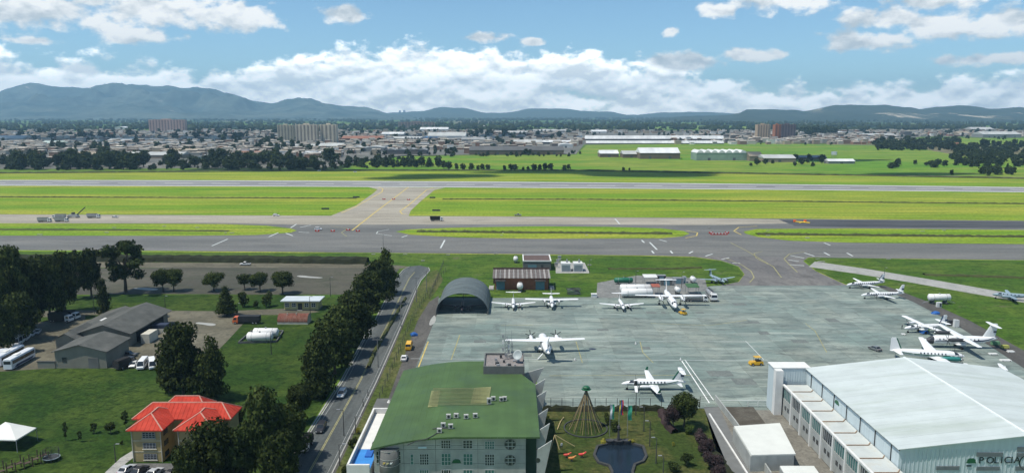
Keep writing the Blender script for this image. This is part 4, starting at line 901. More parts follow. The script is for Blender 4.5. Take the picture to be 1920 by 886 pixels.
# ---- green roofed headquarters
gx0, gx1, gy0, gy1 = -28.4, 5.6, 141.0, 187.0
def gz(x):
    t = max(0.0, (-11.0-x)/17.4); return 10.35 - 2.55*t**1.9
hq = thing('headquarters_building', 'office block with wide curved green roof and grey concrete facade beside the apron', 'building', (0, 0, 0))
n = 24
for k in range(n):
    a = gx0+(gx1-gx0)*k/n; b = gx0+(gx1-gx0)*(k+1)/n-.04; za, zb = gz(a), gz(b)
    yb_ = gy1 if b < -2 else gy1-17*(b+2)/7.6; ya_ = gy1 if a < -2 else gy1-17*(a+2)/7.6
    MB().hexa([(a, gy0-.3, za-.35), (b, gy0-.3, zb-.35), (b, yb_, zb-.35), (a, ya_, za-.35)], [(a, gy0-.3, za), (b, gy0-.3, zb), (b, yb_, zb+.0), (a, ya_, za)]).obj('roof_panel', GREENR, hq)
    if k: MB().box(a-.06, a+.02, gy0-.3, min(ya_, yb_)-.1, gz(a)-.02, gz(a)+.018).obj('roof_seam', GREENR, hq)
wx1 = W(986, 850, 142)[0]
# facade of big panels with recessed joints
seams = [gx0+.4, W(757, 850, 142)[0], W(817, 850, 142)[0], W(896, 850, 142)[0], wx1]
zr = [0, 2.0, 4.15, 7.15, 8.0]
for i in range(4):
    for j in range(5):
        z0 = zr[j]; z1 = zr[j+1]-.05 if j < 4 else 0; a, b = seams[i]+.03, seams[i+1]-.03
        if j < 4 and zr[j+1] <= gz(a)-.35: MB().box(a, b, 142, 142.4, z0, z1).obj('wall_panel', CONCW, hq)
        elif j == 4 or True:
            za, zb = gz(a)-.36, gz(b)-.36
            if za > z0+.1: MB().hexa([(a, 142, z0), (b, 142, z0), (b, 142.4, z0), (a, 142.4, z0)], [(a, 142, za), (b, 142, zb), (b, 142.4, zb), (a, 142.4, za)]).obj('wall_panel', CONCW, hq)
            if j < 4: break
MB().box(gx0+.5, wx1-.1, 142.2, 183, 0, 7.4).obj('core_wall', CONCD, hq)
MB().box(-16.5, gx1-.6, 144.5, 168.5, 0, 9.75).obj('core_wall', mat('deep_green_wall', (0.020, 0.055, 0.035), 0.6, 0.2, .4), hq)
MB().box(-19, -3, 168.6, 184, 0, 9.2).obj('core_wall', CONCD, hq)
for (px, py, w, h, c, r, gl) in [(836, 832, 1.9, 1.7, 4, 3, GLASS), (877, 832, 1.9, 1.7, 3, 3, GLASS), (918, 833.5, 1.9, 1.6, 4, 3, TEAL), (795.5, 860, 1.8, 2.3, 4, 4, GLASS), (836.5, 860, 1.9, 2.5, 3, 3, TEAL), (877.5, 860, 1.9, 2.4, 3, 3, TEAL), (918, 861, 1.9, 2.4, 4, 4, GLASS), (772.5, 860, .6, 2.2, 1, 3, TEAL),
                             (795.5, 887, 1.8, 1.7, 4, 2, TEAL), (836.5, 887, 1.9, 1.7, 4, 2, GLASS), (877.5, 887, 1.9, 1.7, 3, 2, TEAL), (918, 887, 1.9, 1.7, 3, 2, TEAL), (708, 856, .55, 2.6, 1, 3, GLASS), (749, 856, .55, 2.6, 1, 3, GLASS)]:
    x, z = W(px, py, 142); window(hq, x-w/2, x+w/2, z-h/2, z+h/2, 142, c, r, gl)
for py in (832, 861.5):
    x, z = W(956.5, py, 142); rr = 1.05
    p = MB().loft([[(x+rr*math.cos(k*math.pi/12), yy, z+rr*math.sin(k*math.pi/12)) for k in range(24)] for yy in (142.02, 141.97)]).obj('round_window', GLASS, hq)
    for q in (-.4, .4): MB().box(x+q-.06, x+q+.06, 141.88, 141.965, z-.95, z+.95).obj('glazing_bar', FRAME, p); MB().box(x-.95, x+.95, 141.9, 141.968, z+q-.06, z+q+.06).obj('glazing_bar', FRAME, p)
    MB().add([(x+r_*math.cos(k*math.pi/12), 141.90, z+r_*math.sin(k*math.pi/12)) for r_ in (1.03, 1.16) for k in range(24)], [(k, (k+1) % 24, (k+1) % 24+24, k+24) for k in range(24)]).obj('rim', CONCD, p)
# round stair drum with coloured figures on it
dx, dz = W(728.5, 850, 141.2); drum = MB().cyl(dx, 142.2, 0, 7.5, 2.05, None, 24).obj('stair_drum', CONCD, hq, True)
for zz in (2.2, 4.1, 5.5, 7.3): MB().cyl(dx, 142.2, zz, zz+.10, 2.09, None, 24).obj('drum_band', CONCW, drum)
for k, (q, c) in enumerate(((-.75, (0.7, 0.5, 0.12)), (-.05, (0.55, 0.5, 0.25)), (.65, (0.72, 0.74, 0.74)))):
    y = 142.2-math.sqrt(2.05**2-q*q)-.03; MB().prism([(dx+q-.28, 0), (dx+q+.1, .12), (dx+q+.32, .5), (dx+q+.05, .36), (dx+q-.2, .42)], 0, .06).obj('figure', mat('figure_%d' % k, c, .6, .1), drum)
    o = hq.children[-1] if False else drum.children[-1]; o.rotation_euler = (math.pi/2, 0, 0); o.location = (0, y, 4.75)
x, z = W(792, 838, 142); MB().box(x-.85, x+.85, 141.93, 141.99, z-.18, z+.18).obj('wall_sign', mat('pale_blue_sign', (0.5, 0.62, 0.68), .6, .1), hq)
x, z = W(856, 864, 142)      # cap emblem in green
em = MB().prism([(x-.95, z-.32), (x+.95, z-.32), (x+.85, z-.05), (x+.7, z+.3), (x+.3, z+.5), (x-.3, z+.5), (x-.7, z+.3), (x-.85, z-.05)], 0, .08).obj('cap_emblem', EMBG, hq)
em.rotation_euler = (math.pi/2, 0, 0); em.location = (0, 141.985, 0)
# triangular concrete fins down the right side
for i, (px, py) in enumerate([(1018, 690), (1021, 711.5), (1023.5, 733.5), (1026, 767), (1029, 795), (1033, 827)]):
    Xt, Yt = G(px, py, 11.0); inn = gx1-.55 if i != 0 else 2.2
    f = MB().hexa([(inn-.3, Yt, 0), (inn+.5, Yt, 0), (inn+.5, Yt+.35, 0), (inn-.3, Yt+.35, 0)], [(inn-.1, Yt, 9.3), (Xt+.2, Yt, 11.2), (Xt+.2, Yt+.35, 11.2), (inn-.1, Yt+.35, 9.3)]).obj('concrete_fin', CONCW, hq)
    MB().bar((inn-.3, Yt+.2, 9.4), (inn+1.2, Yt+.2, 8.9), .22).obj('fin_bracket', DARKST, f)
    if i == 5:
        x, z = W(1008.5, 862, Yt); MB().loft([[(x+.5*math.cos(k*math.pi/8), yy, z+.5*math.sin(k*math.pi/8)) for k in range(16)] for yy in (Yt+.05, Yt-.02)]).obj('round_opening', GLASS, f)
# skylight strip, roof units
sk = [(W(802, 760, 0)[0], 0)]; a = G(802, 759, 10.4); b = G(916, 755, 10.4); c = G(921, 725, 10.4); d = G(809, 728, 10.4)
t = MB().hexa([(a[0], a[1], gz(a[0])+.03), (b[0], b[1], gz(b[0])+.03), (c[0], c[1], gz(c[0])+.03), (d[0], d[1], gz(d[0])+.03)], [(p[0], p[1], gz(p[0])+.16) for p in (a, b, c, d)]).obj('skylight', SKYL, hq)
for k in range(13):
    y = a[1]+(d[1]-a[1])*k/12*.98+.1; MB().box(a[0]+.15, b[0]-.1, y-.05, y+.05, gz(-12)+.12, gz(-12)+.24).obj('skylight_rib', mat('skylight_rib', (0.24, 0.25, 0.12), .7, .2), t)
ACW = mat('ac_casing', (0.42, 0.42, 0.39), 0.5, 0.15, 1)
def ac_unit():
    t = thing('ac_unit', 'unit', 'air conditioner'); MB().box(-.5, .5, -.32, .32, .12, .95).obj('casing', ACW, t)
    MB().loft([[(.05+.30*math.cos(k*.5236), y, .53+.30*math.sin(k*.5236)) for k in range(12)] for y in (-.31, -.345)]).obj('fan_grille', GLASS, t)
    MB().box(-.5, -.3, -.3, .3, 0, .12).obj('foot', DARKST, t); MB().box(.3, .5, -.3, .3, 0, .12).obj('foot', DARKST, t); return t
for i, (px, py, lab) in enumerate([(841, 784, 'grey roof unit, first of the four in a row on the green roof'), (855.5, 783, 'grey roof unit, second of the four in a row on the green roof'), (874, 785, 'grey roof unit, third of the four in a row on the green roof'), (891, 783, 'grey roof unit, last of the four in a row on the green roof'),
        (831, 800, 'roof unit above the lower cable on the green roof'), (845, 803, 'roof unit right of the short cable on the green roof'), (824, 810, 'roof unit at the end of the long cable'), (917, 758, 'tall narrow roof unit at the corner of the skylight'), (925, 751, 'square roof unit right of the skylight'), (940, 752, 'dark fan unit right of the skylight'), (946, 751, 'slim white unit at the far right of the skylight')]):
    g = G(px, py, 10.3); place('ac', ac_unit, lab, (g[0], g[1], gz(g[0])+.02), random.uniform(-.15, .15), scale=(.98, .9, 1.05 if i != 7 else 1.6))
for i, (q, lab) in enumerate((([(764, 828), (780, 823), (800, 821), (812, 816), (822, 810)], 'long black cable lying on the green roof'), ([(811, 803), (825, 802), (840, 804)], 'short black cable between the roof units'))):
    tag(MB().tube([(G(a, b, 10.2)[0], G(a, b, 10.2)[1], gz(G(a, b, 10.2)[0])+.1) for a, b in q], .10, 5).obj('cable', DARKST), lab, 'cable')
# plant room with masts and dish on the green roof
pr_ = thing('roof_plant_room', 'low plant room box with gravel top on the green roof', 'plant room', (-1.9, 182.5, 9.6))
MB().box(-5.2, 5.0, -5.3, 5.3, 0, 2.2).obj('wall', CONCD, pr_); MB().box(-4.9, 4.7, -5.0, 5.0, 2.2, 2.26).obj('gravel_top', mat('roof_gravel', (0.22, 0.20, 0.19), .9, .35, 2.0), pr_)
for q in ((-5.2, 5.0, -5.3, -4.95), (-5.2, 5.0, 4.95, 5.3)): MB().box(*q, 2.2, 2.75).obj('parapet', CONCD, pr_)
for q in ((-5.2, -4.9, -4.94, 4.94), (4.7, 5.0, -4.94, 4.94)): MB().box(*q, 2.2, 2.75).obj('parapet', CONCD, pr_)
rr_ = random.Random(3)
for k in range(13): MB().box(*(lambda x, y, s: (x, x+s, y, y+s*.8))(rr_.uniform(-4.3, 3.4), rr_.uniform(-4.6, 4), rr_.uniform(.3, 1.0)), 2.26, 2.26+rr_.uniform(.25, .9)).obj('cabinet', [STEEL, ACW, DARKST][k % 3], pr_)
def mast(label, x, y, z, h, w=.5):
    t = thing('antenna_mast', label, 'antenna', (x, y, z)); mb = MB()
    for a in range(3): mb.bar((w*math.cos(a*2.09), w*math.sin(a*2.09), 0), (w*.7*math.cos(a*2.09), w*.7*math.sin(a*2.09), h), .09)
    mb.obj('leg', STEEL, t); mb = MB(); n = int(h/.8)
    for k in range(n):
        for a in range(3): mb.bar((w*math.cos(a*2.09), w*math.sin(a*2.09), k*h/n), (w*.9*math.cos((a+1)*2.09), w*.9*math.sin((a+1)*2.09), (k+1)*h/n), .05)
    tag(mb.obj('lattice', STEEL, t), kind='stuff')
    MB().bar((0, 0, h), (0, 0, h+3.2), .07).obj('whip', STEEL, t)
    for k, zz in enumerate((h*.35, h*.65, h*.9)): MB().box(-.9, -.5, -.2, .2, zz, zz+.9).obj('panel_antenna', WHT if k % 2 else STEEL, t)
    return t
mast('taller lattice mast with whip on the plant room', -1.6, 184.0, 11.86, 6.3); mast('shorter lattice mast beside the taller one', -.1, 184.6, 11.86, 4.4, .35)
di = thing('satellite_dish', 'grey satellite dish on the plant room roof', 'satellite dish', (1.6, 181.6, 11.86))
MB().bar((0, 0, 0), (0, 0, 1.4), .15).obj('post', STEEL, di)
d_ = MB().loft([[(q*math.cos(k*.3927), q*math.sin(k*.3927), z) for k in range(16)] for q, z in ((.05, 0), (.6, .08), (1.05, .26), (1.3, .45), (1.3, .5), (1.0, .3), (.4, .08))]).obj('reflector', mat('dish_grey', (0.33, 0.37, 0.37), .5, .1), di, True); d_.location = (0, 0, 1.9); d_.rotation_euler = (RAD(62), 0, RAD(-30))
tag(MB().hexa([(-6.6, 178.6, 10.4), (-4.6, 178.6, 10.4), (-4.6, 180.6, 10.4), (-6.6, 180.6, 10.4)], [(-6.4, 178.8, 11.0), (-4.9, 178.8, 11.8), (-4.9, 180.4, 11.8), (-6.4, 180.4, 11.0)]).obj('roof_hood', WHT), 'pale sloping hood at the corner of the plant room', 'vent hood')
# annex on the left: white deck, blue deck, grey slab
an = thing('annex', 'low white annex with blue roof deck along the green building', 'annex', (0, 0, 0))
MB().box(-33.0, -28.7, 141.5, 170, 0, 3.1).obj('wall', WHT, an)
for q in ((-33.3, -32.9, 141, 170.3), ): MB().box(*q, 3.1, 4.4).obj('parapet', PARAPW, an)
MB().box(-33.3, -28.7, 140.7, 141.2, 2.4, 4.4).obj('parapet', PARAPW, an); MB().box(-32.88, -28.7, 169.8, 170.3, 3.1, 4.4).obj('parapet', PARAPW, an)
MB().box(-32.85, -28.75, 150.5, 169.7, 3.1, 3.2).obj('white_deck', PARAPW, an); MB().box(-32.85, -28.75, 141.25, 150.4, 3.1, 3.2).obj('blue_deck', POOLB, an)
MB().box(-30.8, -29.4, 146.5, 149.8, 3.2, 3.5).obj('blue_cover', mat('blue_cover', (0.03, 0.13, 0.45), .5, .1), an); MB().box(-29.9, -28.9, 150.2, 151.2, 3.2, 4.6).obj('flue', DARKST, an)
gs = thing('shelter_roof', 'dark flat concrete canopy beside the green building', 'canopy', (-31.2, 173.5, 0))
MB().box(-2.6, 2.6, -3.0, 4.6, 3.3, 3.7).obj('slab', CONCD, gs)
for sx in (-2.2, 2.2):
    for sy in (-2.6, 4.2): MB().box(sx-.15, sx+.15, sy-.15, sy+.15, 0, 3.3).obj('column', CONCD, gs)
MB().cyl(.8, 2, 3.7, 4.3, .5, .15, 10).obj('vent_cap', PARAPW, gs)
# ---- big white hangar
hx0, hx1, hy0, hy1, hze, hzr, hxr = 73.5, 121.5, 133.0, 178.0, 11.4, 14.2, 97.5
HGW = mat('ribbed_white_cladding', (0.50, 0.58, 0.60), 0.55, 0.10, 0.5, streak=(3, 3, .2)); HGR = mat('white_sheet_roof', (0.50, 0.55, 0.535), 0.6, 0.10, 0.15, rand=.03, dirt=((0.33, 0.38, 0.32), 0.08, (.25, 2.2, 1), .75))
hg = thing('police_hangar', 'large white metal hangar with low pitched roof and dark lettering', 'hangar', (0, 0, 0))
MB().box(hx0, hx1, hy0+.15, hy1, 0, hze-.02).obj('wall', HGW, hg)
for yy in (hy0+.15, hy1-.05): MB().add([(hx0, yy, hze-.02), (hx1, yy, hze-.02), (hxr, yy, hzr-.1), (hx0, yy+.05, hze-.02), (hx1, yy+.05, hze-.02), (hxr, yy+.05, hzr-.1)], [(0,1,2), (3,5,4), (0,2,5,3), (1,4,5,2)]).obj('gable_wall', HGW, hg)
# ribs of the cladding: proud strips on the front and left walls
rib = MB().box(-.09, .09, 0, .07, 0, hze-.1).obj('cladding_rib', HGW, hg); rib.location = (hx0+.5, hy0+.075, 0)
for k in range(1, 60):
    o = rib.copy(); COL.objects.link(o); o.location = (hx0+.5+k*.8, hy0+.075, 0)
npn = 30
for s, (xa, xb) in ((0, (hx0-.5, hxr-.12)), (1, (hx1+.5, hxr+.12))):
    for k in range(npn):
        ya = hy0-.4+(hy1-hy0+.8)*k/npn; yb_ = ya+(hy1-hy0+.8)/npn-.015; dz = .006*(k % 2)
        MB().hexa([(xa, ya, hze+dz), (xb, ya, hzr+dz), (xb, yb_, hzr+dz), (xa, yb_, hze+dz)], [(xa, ya, hze+.14+dz), (xb, ya, hzr+.14+dz), (xb, yb_, hzr+.14+dz), (xa, yb_, hze+.14+dz)]).obj('roof_sheet', HGR, hg)
MB().box(hxr-.25, hxr+.25, hy0-.45, hy1+.45, hzr+.12, hzr+.24).obj('ridge_cap', mat('ridge_white', (0.72, 0.76, 0.75), .5, .08), hg)
for k in range(7):
    y = hy0+3+(hy1-hy0-6)*k/6; MB().box(hx0-.16, hx0-.02, y-.1, y+.1, 7.7, hze-.1).obj('wall_post', DARKST, hg)
MB().box(hx0-.18, hx0-.01, hy0, hy1, hze-.35, hze-.05).obj('eave_gutter', DARKST, hg)
x, z = G(0, 0, 0) if False else (0, 0)
o = MB().prism([(-1.1, -.42), (1.1, -.42), (.95, 0), (.6, .45), (-.6, .45), (-.95, 0)], 0, .06).obj('cap_emblem', EMBG, hg); o.rotation_euler = (math.pi/2, 0, -math.pi/2); o.location = (hx0-.03, 160.5, 9.7)
# office annex on its left flank: posts, glazed band, panels
ax0 = 67.2
of = thing('hangar_offices', 'white two storey office strip with glazed band along the hangar', 'building', (0, 0, 0))
MB().box(ax0+.3, hx0-.2, hy0-4, hy1-1, 0, 7.4).obj('core', CONCW, of); MB().box(ax0-.1, hx0-.2, hy0-4, hy1-1.2, 7.4, 7.7).obj('roof_deck', mat('office_roof', (0.50, 0.53, 0.51), .6, .15, .3, dirt=((0.40, 0.36, 0.28), 0.3)), of)
nb = 8
for k in range(nb):
    ya = hy0-3.6+(hy1-hy0+2.0)*k/nb; yb_ = ya+(hy1-hy0+2.0)/nb
    MB().box(ax0-.25, ax0+.25, ya-.25, ya+.25, 0, 8.0).obj('post', PARAPW, of)
    MB().box(ax0+.05, ax0+.3, ya+.28, yb_-.28, .2, 4.6).obj('wall_panel', CONCW, of)
    gb = MB().box(ax0+.15, ax0+.29, ya+.28, yb_-.28, 4.7, 7.2).obj('glazed_band', TEAL if k % 3 else GLASS, of)
    for q in range(1, 6): MB().box(ax0+.06, ax0+.14, ya+(yb_-ya)*q/6-.05, ya+(yb_-ya)*q/6+.05, 4.7, 7.2).obj('mullion', FRAME, gb)
    for q in (.35, .65): MB().box(ax0-.02, ax0+.04, ya+(yb_-ya)*q-.5, ya+(yb_-ya)*q+.5, 2.2, 3.2).obj('window', GLASS, of)
    MB().box(ax0-.2, ax0+.3, ya, yb_, 7.72, 8.05).obj('fascia', PARAPW, of)
    MB().bar((ax0+.4, ya+1.4, 7.82), (hx0-1.2, ya+1.4, 7.82), .14).obj('roof_pipe', mat('rust_pipe', (0.28, 0.18, 0.11), .7, .2), of); MB().bar((hx0-1.2, ya+1.4, 7.82), (hx0-.3, ya+2.6, 7.82), .14).obj('roof_pipe', mat('rust_pipe', (0,0,0)), of)
db = thing('hangar_door_housing', 'tall white ribbed box at the back corner of the hangar', 'door housing', (0, 0, 0))
MB().box(65.3, 74.2, 178.1, 182.2, 0, 11.5).obj('wall', HGW, db); MB().box(65.1, 74.4, 177.95, 182.4, 11.5, 11.75).obj('coping', PARAPW, db); MB().box(65.2, 67.0, 176.3, 178.05, 0, 11.49).obj('return_wall', PARAPW, db)
for k in range(11): MB().box(67.3+k*.62, 67.42+k*.62, 178.02, 178.1, 8.1, 11.4).obj('rib', HGW, db)
# lettering and crest on the front gable
LET = mat('lettering_dark', (0.02, 0.035, 0.035), .5, .1, 1)
def text_mesh(name, s, size, m, parent, loc, depth=.04, sx=1.0):
    cu = bpy.data.curves.new(name, 'FONT'); cu.body = s; cu.size = size; cu.extrude = depth; cu.space_character = 1.18
    ob = bpy.data.objects.new('tmp', cu); COL.objects.link(ob); bpy.context.view_layer.update()
    me = bpy.data.meshes.new_from_object(ob.evaluated_get(bpy.context.evaluated_depsgraph_get())); bpy.data.objects.remove(ob)
    me.materials.clear(); me.materials.append(m); o = bpy.data.objects.new(name, me); COL.objects.link(o)
    o.parent = parent; o.location = loc; o.rotation_euler = (math.pi/2, 0, 0); o.scale = (sx, 1, 1); return o
fy = hy0+.06
xl, zl = W(1834, 867, fy); xr_, _ = W(1911, 867, fy)
i0 = 0
for k, ch in enumerate('POLICIA'):
    xk, zk = W([1834, 1848, 1862.5, 1875, 1881.5, 1894, 1900][k], 867.3-.12*k, fy); text_mesh('letter', ch, 1.85, LET, hg, (xk, fy-.05, zk), .05, 1.05)
x, z = W(1821, 863, fy)
o = MB().prism([(x-1.0, z-.42), (x+1.0, z-.42), (x+.8, z-.1), (x+.75, z+.3), (x+.4, z+.55), (x-.4, z+.55), (x-.75, z+.3), (x-.8, z-.1)], 0, .06).obj('cap_emblem', EMBG, hg); o.rotation_euler = (math.pi/2, 0, 0); o.location = (0, fy-.02, 0)
x, z = W(1816.5, 872, fy); MB().box(x-.45, x+.45, fy-.06, fy-.01, z-.13, z+.13).obj('small_mark', LET, hg)
x, z = W(1923, 866, fy); MB().add([(x+q*math.cos(k*.2618), fy-.05, z+q*1.15*math.sin(k*.2618)) for q in (1.05, 1.3) for k in range(24)], [(k, (k+1) % 24, (k+1) % 24+24, k+24) for k in range(24)]).obj('crest_ring', LET, hg)
for (a, b, c, d) in [(1831, 1881, 847, 855), (1830, 1875, 873.5, 881), (1755, 1799, 872.5, 880), (1907, 1945, 837, 846), (1906, 1945, 848, 856), (1904, 1945, 873, 881)]:
    p, q = W(a, d, fy), W(b, c, fy); v = MB().box(p[0], q[0], fy-.03, fy+.02, p[1], q[1]).obj('wall_vent', mat('vent_grey', (0.16, 0.185, 0.185), .6, .15, 1, streak=(1, 1, 12)), hg)
    for s in range(5): MB().box(p[0], q[0], fy-.08, fy-.035, p[1]+(q[1]-p[1])*(s+.4)/5, p[1]+(q[1]-p[1])*(s+.55)/5).obj('louvre', mat('louvre', (0.22, 0.25, 0.25), .6, .1), v)
# white roofed low building and yard right of the garden
lw = thing('low_annex', 'low building with plain white flat roof beside the hangar offices', 'building', (0, 0, 0))
q = [G(1376, 799, 3.6), G(1462, 793, 3.6), G(1492, 851, 3.6), G(1409, 853, 3.6)]
MB().prism([(a*.985+.6, b) for a, b in q], 0, 3.45).obj('wall', CONCW, lw); MB().prism(q, 3.45, 3.75).obj('roof_slab', mat('white_flat_roof', (0.62, 0.63, 0.58), .7, .08, .3), lw)
q2 = [G(1462, 873, 3.4), G(1526, 873, 3.4), G(1545, 900, 3.4), G(1478, 900, 3.4)]
l2 = thing('low_annex', 'second low white roof cut by the bottom edge', 'building', (0, 0, 0)); MB().prism(q2, 0, 3.25).obj('wall', CONCW, l2); MB().prism([(a, b) for a, b in q2], 3.26, 3.5).obj('roof_slab', mat('white_flat_roof', (0,0,0)), l2)
struct_sheet('yard_soil', PP((1343, 753), (1405, 752), (1435, 793), (1380, 797)), .05, paved('soil', (0.075, 0.065, 0.05), (0.11, 0.10, 0.08), (0.05, 0.045, 0.035), (1, 1, 1), .3, 2.0))
struct_sheet('courtyard_paving', PP((1318, 752), (1660, 752), (1720, 960), (1420, 960)), .03, paved('court_paving', (0.16, 0.15, 0.125), (0.21, 0.20, 0.17), (0.10, 0.095, 0.08), (1, 1, 1), .15, 1.5))
struct_sheet('garden_path', PP((1318, 756), (1345, 756), (1440, 960), (1375, 960)), .045, mat('path_grey', (0.15, 0.155, 0.15), .9, .15, .5))
struct_sheet('garden_lawn', PP((1012, 765), (1320, 765), (1400, 960), (990, 960)), .045, GR_GARDEN)
wl = thing('garden_wall', 'low pale wall running down the path beside the soil yard', 'wall', (0, 0, 0))
pts = [G(1341, 752), G(1378, 800), G(1420, 860), G(1445, 900)]
for a, b in zip(pts, pts[1:]): MB().bar((a[0], a[1], .9), (b[0], b[1], .9), .3, 1.8).obj('wall_section', CONCW, wl)
tag(MB().bar((*G(1330, 776), .15), (*G(1412, 905), .15), .35, .3).obj('path_kerb', PARAPW), 'white painted kerb along the garden path', 'kerb')
# ---- red roofed block
rb = thing('red_roofed_block', 'three storey ochre block with bright red hipped roofs', 'building', (0, 0, 0))
def hip(parent, x0, x1, y0, y1, ze, zr, axis, capm):
    o = .7; x0 -= o; x1 += o; y0 -= o; y1 += o
    if axis == 'x':
        s = (y1-y0)/2*.9; r0, r1 = (x0+s, (y0+y1)/2, zr), (x1-s, (y0+y1)/2, zr)
    else:
        s = (x1-x0)/2*.9; r0, r1 = ((x0+x1)/2, y0+s, zr), ((x0+x1)/2, y1-s, zr)
    A, B, C, D = (x0, y0, ze), (x1, y0, ze), (x1, y1, ze), (x0, y1, ze)
    faces = [(A, B, r1, r0), (B, C, r1), (C, D, r0, r1), (D, A, r0)] if axis == 'x' else [(A, B, r0), (B, C, r1, r0), (C, D, r1), (D, A, r0, r1)]
    for f in faces:
        sl = MB().add(list(f), [tuple(range(len(f)))]).obj('roof_slope', REDT, parent)
        # standing ribs running up the slope
        a, b = Vector(f[0]), Vector(f[1]); L = (b-a).length; nr_ = int(L/.9)
        up = (Vector(f[2])+Vector(f[-1]))/2-(a+b)/2; d = (b-a).normalized(); up = up-d*up.dot(d)
        mbr = MB()
        for k in range(1, nr_):
            p = a+d*(L*k/nr_); t1 = 1.0
            if len(f) == 3: t1 = 1-abs(2*k/nr_-1)
            else:
                la = (Vector(f[3])-a).dot(d); lb = L-(Vector(f[2])-a).dot(d); q = L*k/nr_
                if la > .01 and q < la: t1 = q/la
                if lb > .01 and L-q < lb: t1 = min(t1, (L-q)/lb)
            if t1 > .08: mbr.bar(p+Vector((0, 0, .03)), p+up*t1*.97+Vector((0, 0, .03)), .10, .07)
        tag(mbr.obj('standing_rib', REDT, sl), kind='stuff')
    for p in (A, B): MB().bar(p, r0 if (p == A or axis == 'y') else r1, .25, .16).obj('hip_cap', capm, parent)
    for p in (C, D): MB().bar(p, r0 if (p == D and axis == 'x') else r1, .25, .16).obj('hip_cap', capm, parent)
    MB().bar(r0, r1, .28, .18).obj('ridge_cap', capm, parent); MB().box(x0, x1, y0, y1, ze-.25, ze-.02).obj('soffit', REDT, parent)
CAPM = mat('ridge_mortar', (0.50, 0.26, 0.20), .8, .15)
for (x0, x1) in ((-81.6, -75.2), (-71.6, -64.2)):
    MB().box(x0, x1, 151, 157, 0, 7.3).obj('wing_wall', OCHRE, rb); hip(rb, x0, x1, 151, 160, 7.5, 9.95, 'y', CAPM)
    for zz in (1.1, 3.6, 6.0):
        c = (x0+x1)/2+.9; window(rb, c-1.7, c+1.0, zz-.5, zz+.75, 151, 4, 3, GLASS, STEEL); MB().box(c-1.9, c+1.2, 150.8, 151, zz-.72, zz-.6).obj('sill', CREAMP, rb)
    for zz in (1.1, 3.6, 6.0): MB().box(x1-.02, x1+.05, 152, 154, zz-.5, zz+.7).obj('side_window', GLASS, rb)
    for zz in (2.35, 4.85): MB().box(x0-.04, x1+.04, 150.95, 151.0, zz-.06, zz+.06).obj('string_course', CREAMP, rb)
    for sx in (x0+.1, x1-.1): MB().cyl(sx, 150.9, 0, 7.2, .09, None, 6).obj('downpipe', CREAMP, rb)
MB().box(-83.3, -62.8, 157.01, 162.5, 0, 7.3).obj('wall', OCHRE, rb); hip(rb, -83.3, -62.8, 156.9, 162.6, 7.55, 10.0, 'x', CAPM)
MB().box(-79.5, -70, 162.51, 166, 0, 7.2).obj('rear_wall', OCHRE, rb); hip(rb, -79.5, -70, 161.4, 166, 7.52, 10.0, 'x', CAPM)
struct_sheet('car_park', PP((180, 960), (205, 880), (250, 868), (420, 868), (450, 960)), .05, paved('car_park_paving', (0.10, 0.10, 0.10), (0.14, 0.14, 0.135), (0.075, 0.075, 0.072), (1, 1, 1), .2, 2))
struct_sheet('block_path', PP((196, 886), (226, 858), (252, 842), (262, 848), (236, 868), (214, 890)), .06, CONC)
# ---- workshop yard
a, b = G(105, 690), G(201, 690)
ws1 = gable('workshop', 'pale walled workshop with grey gabled roof facing the lawn', 'workshop', a[0], b[0], a[1], a[1]+13, 5.2, 7.2, 'y', mat('workshop_wall', (0.20, 0.195, 0.16), .9, .15, .3), SLATE)
MB().box(2.2, 5.2, -6.6, -6.52, 0, 3.2).obj('door', CONCD, ws1); MB().box(-5.5, -4.2, -6.6, -6.53, 2, 3.4).obj('window', GLASS, ws1)
c = G(232, 655); d = G(296, 622)
ws2 = gable('workshop', 'long dark roofed workshop open along its right side', 'workshop', c[0]-15, c[0]+.5, c[1]+3, c[1]+30, 4.6, 7.4, 'y', mat('workshop_wall', (0,0,0)), SLATE, 1.2)
MB().box(7.80, 7.92, -9, 10, .2, 3.6).obj('bay_shade_panel', mat('bay_dark', (0.012, 0.012, 0.012), .9, .1), ws2); MB().box(9.6, 12.4, -10, -4, 0, 3.1).obj('side_store', CREAMP, ws2)  # near-black panel on the wall stands in for shade inside the open side
a, b = G(84, 668), G(128, 668)
ws3 = gable('workshop', 'low grey lean roof at the left end of the workshops', 'workshop', a[0], b[0]-.7, a[1]+6, a[1]+18, 3.6, 5.6, 'y', mat('workshop_wall', (0,0,0)), SLATE)
a, b = G(140, 640), G(190, 640)
ws4 = gable('workshop', 'dark roof with a pale patch behind the long workshop', 'workshop', a[0]-2, a[0]+9, a[1]+2, a[1]+26, 3.4, 5.0, 'y', mat('workshop_wall', (0,0,0)), SLATE)
MB().hexa([(.8, -6, 4.75), (4.2, -6, 3.75), (4.2, -2.5, 3.75), (.8, -2.5, 4.75)], [(.8, -6, 5.05), (4.2, -6, 4.05), (4.2, -2.5, 4.05), (.8, -2.5, 5.05)]).obj('pale_sheet', PARAPW, ws4)
g = G(292, 626); wb = thing('storage_container', 'blue grey storage container beside the long workshop', 'container', (g[0], g[1]+2, 0)); MB().box(-3.5, 3.5, -1.5, 1.5, 0, 1.8).obj('lower_wall', CREAMP, wb); MB().box(-3.5, 3.5, -1.5, 1.5, 1.81, 3.1).obj('upper_panel', mat('navy_panel', (0.03, 0.04, 0.07), .6, .15), wb)
g = G(94, 690); fw = thing('yard_screen', 'low pale screen wall left of the workshop front', 'wall', (g[0]-1, g[1], 0)); MB().box(-2.5, 2.6, -.15, .15, 0, 2.0).obj('panel', mat('workshop_wall', (0,0,0)), fw); MB().box(-2.7, 2.8, -.25, .25, 2.0, 2.2).obj('coping', DARKST, fw)
